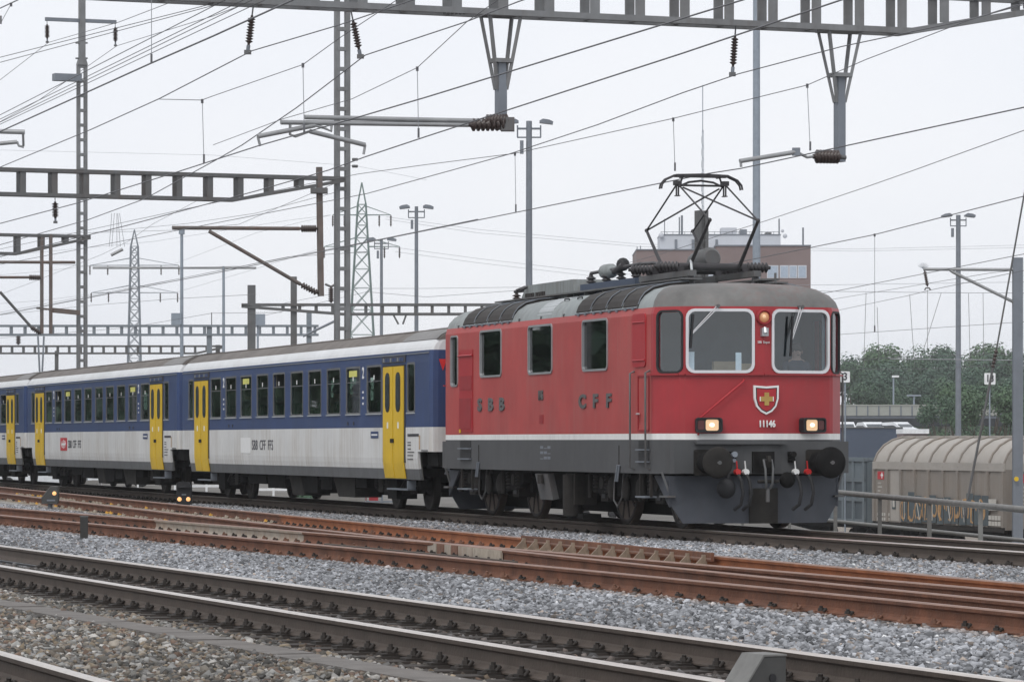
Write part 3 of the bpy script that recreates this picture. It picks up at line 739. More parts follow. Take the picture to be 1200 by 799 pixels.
    for sgn in (1, -1):
        for i in range(12):
            a, b = Vector((*nose[i], 2.285)), Vector((*nose[i + 1], 2.285)); a *= 1; b *= 1
            if sgn < 0: a, b = Vector((-a.x, -a.y, a.z)), Vector((-b.x, -b.y, b.z))
            dd = (b - a).normalized(); nn = Vector((dd.y, -dd.x, 0)); mb.obox(a - nn * .01, nn * .055, b - a, Zv * .022, 'red_front')
    mb.build('ledge', L)
    # roof: shoulder and crown lofted over the plan
    prof = [(0.0, 3.295), (.035, 3.40), (.11, 3.50), (.26, 3.595), (.52, 3.655), (.95, 3.69), (1.47, 3.705)]
    mb = MB(); n = len(path); rows = []
    for ins_, z in prof:
        row = []
        for x, y in path:
            sy = max(0, (HW - ins_)) / HW * (.982 if z < 3.5 else .98); lx = abs(x); sx = (6.745 - ins_ * 1.15) / 6.745
            row.append((x * sx, y * sy, z))
        rows.append(row)
    vs = [p for r in rows for p in r]
    fs = [(i * n + j, i * n + (j + 1) % n, (i + 1) * n + (j + 1) % n, (i + 1) * n + j) for i in range(len(rows) - 1) for j in range(n)]
    k0 = mb.mi('roof_grey'); mb.v = vs
    for f in fs:
        xm = sum(vs[i][0] for i in f) / 4; mb.f.append(f); mb.m.append(mb.mi('roof_cab' if abs(xm) > 5.55 else 'roof_grey')); mb.sm.append(True)
    mb.f.append(tuple(range((len(rows) - 1) * n, len(rows) * n))); mb.m.append(0); mb.sm.append(False)
    roof = mb.build('roof', L)
    # the long side stretch of roof needs louvres, seams and hatches
    def shoulder(u): # 0 at the gutter .. 1 at the crown edge, near side
        zz = [(-HW * .982, 3.30), (-1.42, 3.405), (-1.345, 3.505), (-1.20, 3.60), (-.945, 3.66), (-.52, 3.695)]
        f = u * (len(zz) - 1); i = min(int(f), len(zz) - 2); t = f - i
        return zz[i][0] + (zz[i + 1][0] - zz[i][0]) * t, zz[i][1] + (zz[i + 1][1] - zz[i][1]) * t
    for s in (-1, 1):
        for x0, x1 in ((-4.95, -1.70), (1.95, 5.25)):
            w = (x1 - x0) / 4
            for k in range(4):
                mb = MB(); a, b = x0 + k * w + .02, x0 + (k + 1) * w - .05; st = [shoulder(u) for u in (.04, .22, .4, .58, .76, .94)]
                vs = []; off = .035
                for xx in (a, b):
                    for (y, z) in st: vs.append((xx, -s * y if s > 0 else y, z + off)); 
                    for (y, z) in st: vs.append((xx, (-s * y if s > 0 else y) * .985, z - .03))
                m_ = len(st); fs = []
                for i in range(m_ - 1): fs += [(i, i + 1, 2 * m_ + i + 1, 2 * m_ + i)]
                fs += [tuple(list(range(m_)) + list(range(2 * m_ - 1, m_ - 1, -1))), tuple(list(range(2 * m_, 3 * m_)) + list(range(4 * m_ - 1, 3 * m_ - 1, -1))), (0, 2 * m_, 3 * m_, m_), (m_ - 1, 2 * m_ - 1, 4 * m_ - 1, 3 * m_ - 1)]
                mb.add(vs, fs, 'louver'); lv = mb.build('louver', L, fix=True)
                mb = MB(); pth = [(b + .02, (-s * y if s > 0 else y) * 1.003, z + .045) for y, z in st]; mb.path(pth, .008, 'galv', 5)
                y, z = st[0]; mb.tube((a, (-s * y if s > 0 else y) * 1.01, z - .005), (b, (-s * y if s > 0 else y) * 1.01, z - .005), .014, 'galv', n=5)
                for f in (.25, .75): mb.box(a + (b - a) * f - .05, a + (b - a) * f + .05, (-s * y if s > 0 else y) * 1.015 - .012, (-s * y if s > 0 else y) * 1.015 + .012, z - .035, z + .005, 'galv')
                mb.build('louver_edge', lv)
        mb = MB(); st = [shoulder(u) for u in (.1, .3, .5, .7, .9, 1)]   # bright hatch plate in the middle
        vs = [(x, -s * y if s > 0 else y, z + .012) for x in (-.30, .55) for y, z in st]; m_ = len(st)
        mb.add(vs, [(i, i + 1, m_ + i + 1, m_ + i) for i in range(m_ - 1)], 'hatch'); o = mb.build('roof_hatch', L, fix=True); o.modifiers.new('t', 'SOLIDIFY').thickness = .02
        for x in (.62, 1.35):
            mb = MB(); y, z = shoulder(.55); yy = -s * y if s > 0 else y; mb.tube((x, yy, z + .03), (x + .25, yy, z + .03), .012, 'black', n=5); mb.tube((x, yy, z), (x, yy, z + .03), .01, 'black', n=5); mb.tube((x + .25, yy, z), (x + .25, yy, z + .03), .01, 'black', n=5); mb.build('roof_handle', L)
        for x in np.arange(-5.2, 5.3, 1.3): mb = MB(); mb.box(x - .02, x + .02, (-1.47 if s < 0 else 1.44), (-1.44 if s < 0 else 1.47), 3.30, 3.345, 'galv_dark'); mb.build('gutter_bracket', L)
        mb = MB(); yy = -.62 * -s; mb.beam((-5.3, yy, 3.76), (5.3, yy, 3.76), .30, .025, 'galv_dark')
        for x in np.arange(-5, 5.1, 1.0): mb.box(x - .02, x + .02, yy - .1, yy + .1, 3.66, 3.75, 'galv_dark')
        mb.build('roof_walkway', L)
    # roof line insulators, bus bar and apparatus
    mb = MB(); mb.prism([(-2.2, 0), (1.0, 0), (.9, .30), (-1.9, .30), (-2.2, .10)], (-1.9, -.62, 3.70), (1, 0, 0), (0, 0, 1), (0, 1.24, 0), 'roof_grey')
    hood = mb.build('roof_hood', L)
    mb = MB()
    for k in range(2):
        for j in range(4): mb.box(-3.85 + k * .65 + j * .15, -3.74 + k * .65 + j * .15, -.632, -.622, 3.76, 3.86, 'louver')
    mb.build('vent_slot', hood)
    mb = MB(); mb.box(-.80, 2.2, -.55, .55, 3.70, 3.90, 'wall_blue'); mb.box(2.3, 3.2, -.5, .5, 3.70, 3.88, 'galv_dark'); mb.build('roof_case', L)
    for x in (-.5, .35, 1.15, 1.95, 2.7):
        mb = MB(); insulator(mb, (x, -.45, 3.70), (x, -.45, 4.06), .085, 5, 'panto'); mb.build('roof_insulator', L)
    mb = MB(); mb.path([(-.6, -.45, 3.98), (-.5, -.45, 4.08), (1.2, -.45, 4.10), (2.0, -.45, 4.12), (2.9, -.45, 4.10), (3.6, -.45, 4.0)], .028, 'panto'); mb.build('bus_bar', L)
    mb = MB(); mb.lathe([(.05, 0), (.12, .02), (.12, .36), (.09, .38), (.06, .7)], (.1, -.40, 4.08), (1, 0, 0), 'roof_grey', 12); mb.build('surge_arrester', L)
    mb = MB(); mb.tube((.95, -.5, 4.05), (1.45, -.5, 4.13), .055, 'panto'); mb.sphere((1.25, -.45, 4.15), .11, 'black', 10, 6); mb.tube((1.5, -.5, 4.1), (2.2, -.45, 4.12), .03, 'panto'); mb.build('main_switch', L)
    # front pantograph
    pantograph(L, 3.75, True); pantograph(L, -3.85, False)
    mb = MB(); mb.path([(4.5, -.35, 4.10), (4.62, -.42, 4.06), (4.66, -.42, 3.9), (4.66, -.42, 3.70)], .022, 'silver'); mb.build('roof_cable', L)
    mb = MB(); mb.tube((5.3, .7, 3.68), (5.3, .7, 3.86), .02, 'galv_dark'); mb.box(5.15, 5.45, .55, .85, 3.70, 3.72, 'galv_dark'); mb.build('antenna', L)
    # front lamps
    mb = MB(); o = Vector((6.745, 0, 3.14)); mb.lathe([(.118, -.03), (.118, .05), (.088, .062), (.086, .03)], o, (1, 0, 0), 'red_niche', 20); lamp = mb.build('top_headlight', L)
    mb = MB(); mb.lathe([(.084, .02), (.07, .045), (.035, .058)], o, (1, 0, 0), 'lamp_dim', 20); mb.sphere(o + Vector((.058, -.01, .008)), .030, 'lamp_on', 8, 5, (.3, 1, 1)); mb.build('lens', lamp)
    mb = MB(); mb.box(6.735, 6.83, -.05, .05, 2.86, 2.98, 'frame_metal'); mb.tube((6.80, 0, 2.98), (6.84, 0, 2.90), .03, 'chrome'); mb.build('horn', L)
    for s in (-1, 1):
        i = 4 if s < 0 else 7
        yc = .80 * s; xf = 6.745 - (abs(yc) - .06) * (.245 / 1.07)
        dd = Vector((.2230, -s * 1.0, 0)).normalized() if False else Vector((6.49 - 6.735, (1.13 - .06) * s, 0)).normalized()   # outward along the panel
        nn = Vector((abs(dd.y), -dd.x * s * 1.0 if False else (-dd.x / abs(dd.y)) * abs(dd.y) * s, 0)).normalized()
        a = dd * s; n = Vector((a.y, -a.x, 0)); ctr = Vector((xf, yc, 1.55))
        mb = MB(); mb.prism(rrect(-.20, .20, -.11, .11, .045), ctr - n * .02, a, Zv, n * .12, 'black'); hl = mb.build('headlight', L)
        cx = -s * .045
        mb = MB(); mb.ring(rrect(-.20, .20, -.11, .11, .045), rrect(-.18, .18, -.09, .09, .04), ctr + n * .10, a, Zv, n * .025, 'black'); mb.build('bezel', hl)
        mb = MB(); mb.prism(rrect(cx - .095, cx + .095, -.082, .082, .03), ctr + n * .10, a, Zv, n * .01, 'lamp_on'); mb.sphere(ctr + n * .110 + a * cx, .042, 'lamp_core', 10, 6, (.4, 1.1, .8)); mb.build('lens', hl)
        mb = MB(); c2 = s * .12; mb.prism(rrect(c2 - .05, c2 + .05, -.07, .07, .03), ctr + n * .10, a, Zv, n * .008, 'lamp_off'); mb.build('tail_lens', hl)
    # shield with a gold cross
    def shield(w, h): return [(-w, h), (0, h * .93), (w, h), (w * .98, h * .1), (w * .80, -h * .45), (w * .45, -h * .8), (0, -h), (-w * .45, -h * .8), (-w * .80, -h * .45), (-w * .98, h * .1)]
    o = Vector((6.715, .04, 1.92)); a, n = Vector((0, 1, 0)), Vector((1, 0, 0))
    mb = MB(); mb.prism(shield(.195, .215), o, a, Zv, n * .045, 'white'); em = mb.build('shield', L)
    mb = MB(); mb.prism(shield(.165, .183), o + n * .045, a, Zv, n * .004, 'black'); mb.prism(shield(.150, .168), o + n * .049, a, Zv, n * .004, 'red_fresh'); mb.build('shield_field', em)
    mb = MB(); k = .035; w = .095
    mb.prism([(-k, -w), (k, -w), (k, -k), (w, -k), (w, k), (k, k), (k, w), (-k, w), (-k, k), (-w, k), (-w, -k), (-k, -k)], o + n * .053 + Zv * .015, a, Zv, n * .012, 'gold')
    for y in (-w - .012, w): mb.prism([(0, -k), (.012, -k), (.012, k), (0, k)], o + n * .053 + Zv * .015 + a * y, a, Zv, n * .012, 'white')
    mb.build('cross', em)
    text('number', '11146', .135, (6.757, .05, 1.565), (0, 1, 0), (0, 0, 1), .02, 'white', L, xs=.78, bold=.004)
    text('inscription', 'SBB  Depot', .05, (6.752, 0, 2.77), (0, 1, 0), (0, 0, 1), .008, 'white', L, xs=.8)
    # diagonal hand rail on the near front panel
    mb = MB(); mb.path([(6.72, -.30, 2.22), (6.76, -.32, 2.19), (6.60, -.93, 1.66), (6.58, -.96, 1.40)], .016, 'red_fresh'); mb.build('handrail', L)
    # raised letters on the near and far side
    for s in (-1, 1):
        y = s * (HW + .010)
        def tx(x): return x if s < 0 else -x
        for word, xc in (('SBB', -2.95), ('CFF', 3.15)):
            for k, ch in enumerate(word):
                text('lettering', ch, .29, (tx(xc + (k - 1) * .70), y, 1.925), (-s, 0, 0), (0, 0, 1), .02, 'galv_dark', L, xs=1.9, bold=.012)
        text('number_plate', '11146', .20, (tx(.1), y, 2.05), (-s, 0, 0), (0, 0, 1), .016, 'galv_dark', L, xs=.55, bold=.01)
        mb = MB(); mb.box(-.07 + tx(.1) , .23 + tx(.1) - .1, min(y, y - s * .012), max(y, y - s * .012), 1.60, 1.74, 'red_niche'); mb.build('plate', L)
        # white printed data on the skirt
        mb = MB(); yy = s * (HW + .004)
        for r in range(3):
            for k in range(3): mb.box(tx(.35) + (k - 1) * .21 - .085, tx(.35) + (k - 1) * .21 + .085, min(yy, yy - s * .006), max(yy, yy - s * .006), 1.02 + r * .085, 1.035 + r * .085 + (.03 if (r + k) % 3 else 0), 'galv')
        mb.build('data_panel', L)
        for x in (-3.75, 4.35):     # jacking points with paired hooks
            mb = MB(); mb.box(tx(x) - .02, tx(x) + .02, min(yy, yy - s * .02), max(yy, yy - s * .02), .95, 1.25, 'under_mid')
            for e in (-.05, .05): mb.tube((tx(x) + e - .06, yy + s * .02, .70), (tx(x) + e + .02, yy + s * .01, .95), .018, 'galv', n=6)
            mb.build('jacking_bracket', L)
        # doors: front end (near side left as driver sees it) and rear end
        for e in (1, -1):
            X = lambda v: e * v
            mb = MB(); y0, y1 = (yy, yy - s * .012)
            if e > 0:
                mb.prism(rrect(0, .66, 0, .80, .09), (X(5.06), yy - s * .004, 2.42), (e, 0, 0), Zv, (0, s * .02, 0), 'red_fresh')
                for z in (2.52, 3.09): mb.tube((X(5.10), yy + s * .022, z), (X(5.70), yy + s * .022, z), .012, 'red_fresh', n=6)
            else:
                mb.box(-5.02, -4.12, min(yy, yy + s * .008), max(yy, yy + s * .008), 1.47, 2.9, 'red_fresh')
                mb.box(-4.98, -4.16, min(yy, yy + s * .014), max(yy, yy + s * .014), 2.20, 2.45, 'red_niche')
                mb.box(-4.98, -4.20, min(yy, yy + s * .016), max(yy, yy + s * .016), 1.52, 2.06, 'red_niche')
                mb.box(-4.98, -4.90, min(yy, yy + s * .02), max(yy, yy + s * .02), 1.46, 1.52, 'yellow')
                mb.tube((-5.02, yy + s * .02, 2.80), (-4.10, yy + s * .02, 2.80), .018, 'red_fresh', n=6)
            dr = mb.build('cab_door', L)
            if e > 0:
                mb = MB(); mb.ring(rrect(0, .55, 0, .84, .03), rrect(.025, .525, .025, .815, .02), (X(5.32), yy - s * .004, 1.46), (e, 0, 0), Zv, (0, s * .016, 0), 'red_niche')
                mb.tube((5.34, yy + s * .03, 1.72), (5.46, yy + s * .03, 1.72), .014, 'chrome', n=6); mb.tube((5.40, yy + s * .02, 1.60), (5.40, yy + s * .02, 1.72), .012, 'red_niche', n=6)
                mb.build('door_panel', dr)
            mb = MB()
            for x in ((5.14, 5.90) if e > 0 else (-5.08, -4.05)):
                mb.path([(x, yy, 2.36), (x, yy + s * .07, 2.33), (x, yy + s * .07, .92), (x, yy, .89)], .017, 'galv_dark')
            if e > 0: mb.build('grab_rail', L)
            xs = (5.36, 5.86) if e > 0 else (-4.95, -4.25)
            mb = MB()
            for z in (1.04, 1.22): mb.box(xs[0], xs[1], min(yy, yy + s * .006), max(yy, yy + s * .006), z - .03 if z < 1.1 else z - .02, z + .10, 'black'); mb.box(xs[0] - .03, xs[1] + .03, min(yy, yy + s * .05), max(yy, yy + s * .05), z - .045, z - .025, 'galv')
            for z in (.48, .16 + .48 - .0): pass
            mb.box(xs[0], xs[1], min(yy - s * .12, yy + s * .06), max(yy - s * .12, yy + s * .06), .47, .495, 'galv')
            for x in xs: mb.beam((x, yy - s * .03, .83), (x, yy - s * .03, .48), .035, .05, 'under_mid')
            mb.build('step', L)
    # buffer beams, buffers, hoses, ploughs
    for e in (1, -1):
        ex = Vector((e, 0, 0)); xb = 6.70 * e
        mb = MB(); mb.prism([(-1.36, 0), (1.36, 0), (1.36, .47), (-1.36, .47)], (e * 6.46, 0, .84), (0, 1, 0), Zv, (e * .22, 0, 0), 'skirt', None); mb.build('buffer_beam', L, fix=True)
        mb = MB(); mb.box(min(e * 6.68, e * 6.80), max(e * 6.68, e * 6.80), -1.05, .35, 1.27, 1.33, 'skirt'); mb.build('front_step', L)
        for s in (-1, 1):
            o = Vector((e * 6.66, .875 * s, 1.00))
            mb = MB(); mb.prism(rrect(-.19, .19, -.19, .19, .03), o, (0, e, 0), Zv, ex * .05, 'under_mid'); mb.lathe([(.155, .05), (.155, .34), (.13, .345), (.13, .52), (.09, .53)], o, ex, 'under', 18); bf = mb.build('buffer', L)
            mb = MB(); mb.lathe([(.10, .52), (.228, .55), (.232, .575), (.21, .60), (.10, .612), (.03, .614)], o, ex, 'under_mid' if s < 0 else 'under', 28); mb.build('buffer_plate', bf)
            mb = MB(); mb.sphere(o + ex * .612 + Vector((0, .01, .0)), .05, 'galv_dark', 8, 4, (.06, 1, .8)); mb.build('grease_mark', bf)
            for y, cm in (((-.42, 'hose_red'), (-.29, 'white')) if s < 0 else ((.49, 'white'), (.68, 'hose_red'))):
                p = Vector((e * 6.70, y, .80))
                mb = MB(); mb.path([p + Vector((0, 0, .06)), p + ex * .10 + Vector((0, 0, .04)), p + ex * .17 + Vector((0, s * .0 + .03, -.08)), p + ex * .19 + Vector((0, .05, -.25)), p + ex * .15 + Vector((0, .03, -.42)), p + ex * .06 + Vector((0, -.04, -.50))], .026, 'rubber', 7); h = mb.build('air_hose', L)
                mb = MB(); mb.tube(p + ex * .02 + Vector((0, 0, .06)), p + ex * .13 + Vector((0, 0, .06)), .045, cm, n=8); mb.tube(p + ex * .08 + Vector((0, 0, .08)), p + ex * .10 + Vector((0, -.02, .22)), .012, cm, n=6); mb.build('cock', h)
        mb = MB(); mb.box(min(e * 6.68, e * 6.75), max(e * 6.68, e * 6.75), -.17, .17, .84, 1.16, 'under')
        mb.prism([(0, 0), (.26, -.02), (.30, .06), (.26, .15), (.20, .15), (.22, .08), (.0, .10)], (e * 6.74, -.025, .95), (e, 0, 0), Zv, (0, .05, 0), 'under_mid')
        for y in (-.06, .06): mb.path([(e * 6.92, y, 1.04), (e * 7.0, y, .90), (e * 7.0, y * .8, .68), (e * 6.94, y * .5, .62)], .02, 'galv_dark')
        mb.tube((e * 6.95, -.16, .72), (e * 6.95, .16, .72), .026, 'under_mid'); mb.tube((e * 6.93, 0, .62), (e * 6.93, 0, .42), .03, 'galv_dark', n=8)
        mb.build('coupling', L)
        for s, y in ((-1, -.47), (1, .45)):
            mb = MB(); mb.box(min(e * 6.68, e * 6.72), max(e * 6.68, e * 6.72), y - .05, y + .05, 1.0, 1.16, 'under'); mb.tube((e * 6.70, y, 1.10), (e * 6.82, y, 1.12), .045, 'galv' if s < 0 else 'under', n=10); mb.tube((e * 6.70, y, 1.03), (e * 6.80, y, 1.03), .03, 'galv' if s < 0 else 'under', n=8); mb.build('socket', L)
        # snow plough: vee of two plates
        mb = MB()
        for s in (-1, 1):
            tip = .35
            pl = [(0, .10), (1.13, .10), (1.30, .36), (1.33, .80), (0, .80)]
            a = Vector((-.26 * e, s * 1.0, 0)).normalized(); nn = Vector((e, 0, 0))
            mb.prism([(u * 1.03, z) for u, z in pl], Vector((e * 6.66, 0, 0)), a, Zv, -nn * .03, 'plough')
        mb.box(min(e * 6.665, e * 6.70), max(e * 6.665, e * 6.70), -.20, .24, .10, .62, 'under_mid'); mb.build('snow_plough', L, fix=True)
        for s in (-1, 1):   # wing plates behind the plough and the brackets that carry it
            mb = MB(); mb.prism([(0, .80), (.72, .80), (0, .34)], Vector((e * 6.33, s * 1.33, 0)), (-e, 0, 0), Zv, (0, -s * .03, 0), 'plough')
            mb.beam((e * 6.25, s * 1.42, .86), (e * 6.28, s * 1.30, .52), .05, .03, 'galv_dark'); mb.box(min(e * 6.1, e * 6.4), max(e * 6.1, e * 6.4), s * 1.33 - .08, s * 1.33 + .08, .48, .51, 'galv_dark'); mb.build('plough_wing', L, fix=True)
        mb = MB(); mb.sphere((e * 6.80, -.60, .62), .15, 'black', 12, 8, (.6, 1, 1)); mb.tube((e * 6.80, -.60, .62), (e * 6.80, -.56, .84), .03, 'black'); mb.build('warning_horn', L)
        mb = MB(); mb.sphere((e * 6.80, .35, .74), .12, 'under', 12, 8, (.6, 1, 1)); mb.build('coupler_head', L)
    # underframe and bogies
    mb = MB(); mb.box(-6.3, 6.3, -1.2, 1.2, .78, .86, 'under'); mb.box(-1.55, 1.45, -.95, .95, .35, .80, 'under'); mb.box(-5.9, 5.9, -.5, .5, .17, .79, 'under'); mb.build('underframe', L)
    mb = MB(); mb.prism([(0, 0), (.75, 0), (.75, .42), (0, .42)], (-.35, -1.46, .78), (1, 0, 0), Vector((0, .22, -1)), Vector((0, .10, .02)), 'galv_dark'); mb.box(-.10, .12, -1.49, -1.46, .62, .77, 'under_mid'); mb.build('tilted_box', L, fix=True)
    mb = MB(); mb.box(1.1, 1.6, -1.36, -1.0, .30, .80, 'under_mid'); mb.tube((1.35, -1.32, .78), (1.35, -1.32, .12), .16, 'under_mid', n=14); mb.box(.95, 1.85, -1.3, -1.0, .08, .16, 'under'); mb.build('compressor', L)
    for bx in (-3.95, 3.95):
        mb = MB(); 
        for s in (-1, 1):
            mb.prism([(-2.0, .62), (-1.7, .50), (-.6, .46), (.6, .46), (1.7, .50), (2.0, .62), (2.0, .80), (-2.0, .80)], (bx, s * 1.06, 0), (1, 0, 0), Zv, (0, s * .14, 0), 'under')
        mb.box(bx - .5, bx + .5, -1.05, 1.05, .40, .78, 'under'); mb.box(bx - 2.05, bx - 1.9, -1.05, 1.05, .45, .70, 'under'); mb.box(bx + 1.9, bx + 2.05, -1.05, 1.05, .45, .70, 'under')
        bg_ = mb.build('bogie', L, fix=True)
        for wx in (bx - 1.4, bx + 1.4):
            mb = MB()
            for s in (-1, 1):
                mb.lathe([(.10, -.09), (.20, -.08), (.52, -.06), (.55, -.07), (.63, -.07), (.632, 0), (.625, .055), (.56, .06), (.52, .03), (.22, .02), (.16, .09), (.05, .10)], (wx, s * .75, .63), (0, s, 0), 'wheel', 40)
                mb.lathe([(.633, -.068), (.634, .0), (.627, .05)], (wx, s * .75, .63), (0, s, 0), 'wheel_tread', 40)
                for k in range(10):   # spokes
                    t = 2 * math.pi * k / 10; dv = Vector((math.cos(t), 0, math.sin(t))); mb.beam(Vector((wx, s * .785, .63)) + dv * .15, Vector((wx, s * .785, .63)) + dv * .54, .05, .05, 'wheel', up=(0, 1, 0))
            mb.tube((wx, -.75, .63), (wx, .75, .63), .10, 'under', n=12); mb.build('wheelset', bg_)
            for s in (-1, 1):
                mb = MB(); mb.prism(rrect(-.20, .20, -.13, .16, .04), (wx, s * .88, .50), (1, 0, 0), Zv, (0, s * .28, 0), 'under_mid', None)
                mb.box(wx - .10, wx + .10, s * 1.165 - .012, s * 1.165 + .012, .42, .52, 'black'); mb.tube((wx, s * 1.15, .66), (wx, s * 1.22, .66), .10, 'under_mid', n=12); mb.build('axle_box', bg_, fix=True)
            for s in (-1, 1):
                for dx in (-.30, .30):
                    mb = MB()
                    for k in range(5): mb.lathe([(.06, 0), (.095, .015), (.095, .035), (.06, .05)], (wx + dx, s * 1.16, .50 + k * .06), (0, 0, 1), 'under_mid', 10)
                    mb.build('coil_spring', bg_)
                mb = MB(); mb.tube((wx - .55, s * 1.22, .80), (wx - .55, s * 1.22, .42), .045, 'under_mid', n=8); mb.build('damper', bg_)
        for s in (-1, 1):
            for dx in (-.75, .0, .70): mb = MB(); mb.sphere((bx + dx, s * 1.24, .58), .17, 'under_mid', 12, 8, (.9, .35, 1.1)); mb.tube((bx + dx, s * 1.24, .72), (bx + dx + .1, s * 1.2, .84), .03, 'under_mid'); mb.build('brake_cylinder', bg_)
            mb = MB(); mb.path([(bx - .5, s * 1.27, .84), (bx - .45, s * 1.30, .40), (bx - .25, s * 1.30, .30), (bx - .1, s * 1.28, .45), (bx - .05, s * 1.27, .82)], .016, 'galv_dark'); mb.build('brake_hose', bg_)
    return L

def pantograph(L, px, raised):
    zb = 3.98
    if not raised:
        mb = MB()
        for y in (-.55, .55):
            for dx in (-.8, .8): insulator(mb, (px + dx, y, 3.68), (px + dx, y, 3.90), .08, 4)
            mb.tube((px - .9, y, 3.93), (px + .9, y, 3.93), .03, 'panto')
        p = mb.build('pantograph', L); mb = MB()
        for s in (-1, 1): mb.path([(px + s * .12, -.75, 3.92), (px + s * .12, -.6, 3.98), (px + s * .12, .6, 3.98), (px + s * .12, .75, 3.92)], .025, 'panto')
        mb.build('collector_head', p); return p
    mb = MB()
    for y in (-.52, .52):
        mb.beam((px - 1.25, y, 3.86), (px + 1.25, y, 3.86), .12, .09, 'galv_dark')
    for dx in (-1.15, 1.15):
        for y in (-.52, .52): mb.tube((px + dx, y, 3.68), (px + dx, y, 3.84), .07, 'panto', r1=.05, n=10)
    base = mb.build('pantograph', L)
    mb = MB()
    for dx in (-.64, .64):       # ribbed cross insulators and shafts
        for s in (-1, 1): insulator(mb, (px + dx, s * .52, zb), (px + dx, s * .94, zb), .082, 6, 'panto')
        mb.tube((px + dx, -.55, zb), (px + dx, .55, zb), .06, 'panto', n=10)
        for y in (-.52, .52): mb.box(px + dx - .06, px + dx + .06, y - .05, y + .05, 3.88, zb, 'panto')
    mb.build('shaft', base)
    mb = MB(); mb.lathe([(.02, 0), (.08, .02), (.15, .25), (.17, .6), (.17, .95), (.12, 1.05)], (px - .55, .05, zb + .10), (1, 0, .05), 'galv_dark', 14); mb.build('spring_drum', base)
    px += .10; kx, kz, tz = 1.56, 4.64, 5.26; W0, W1, WT = .40, .385, .385
    for s in (-1, 1):
        for y in (-1, 1):
            mb = MB(); mb.tube((px + s * .64, y * W0, zb), (px + s * kx, y * W1, kz), .032, 'panto', r1=.024, n=8); mb.sphere((px + s * kx, y * W1, kz), .034, 'panto', 8, 5); mb.build('lower_arm', base)
            mb = MB(); mb.tube((px + s * kx, y * W1, kz), (px + s * .07, y * WT, tz), .014, 'panto', n=7); mb.build('upper_arm', base)
    for s in (-1, 1): mb = MB(); mb.tube((px + s * kx, s * W1, kz), (px + s * .10, -s * WT * .85, tz - .04), .014, 'panto', n=7); mb.build('brace', base)
    for s in (-1, 1): mb = MB(); mb.tube((px + s * .07, -WT, tz), (px + s * .07, WT, tz), .012, 'panto', n=6); mb.build('cross_tube', base)
    mb = MB()
    for y in (-WT, WT):     # spring boxes that carry the head
        for dx in (-.05, .05): mb.beam((px + dx, y, tz - .16), (px + dx, y, tz + .06), .018, .03, 'panto')
        mb.box(px - .07, px + .07, y - .05, y + .05, tz + .0, tz + .07, 'panto'); mb.box(px - .06, px + .06, y - .03, y + .03, tz - .17, tz - .155, 'galv_dark')
    mb.path([(px, -.36, tz - .02), (px, -.2, tz + .05), (px, 0, tz + .075), (px, .2, tz + .05), (px, .36, tz - .02)], .018, 'panto'); mb.build('head_support', base)
    mb = MB()
    for dx in (-.05, .05):
        mb.path([(px + dx, -.66, 5.20), (px + dx, -.645, 5.27), (px + dx, -.58, 5.345), (px + dx, -.42, 5.415), (px + dx, 0, 5.43), (px + dx, .42, 5.415), (px + dx, .58, 5.345), (px + dx, .645, 5.27), (px + dx, .66, 5.20)], .016, 'panto')
        mb.beam((px + dx, -.42, 5.405), (px + dx, .42, 5.405), .05, .04, 'panto')
    for y in (-.30, .30): mb.tube((px - .14, y, 5.39), (px + .14, y, 5.39), .016, 'panto', n=6); mb.tube((px, y, 5.39), (px, y * 1.1, tz + .05), .016, 'panto', n=6)
    mb.build('collector_head', base)
    return base
locomotive()

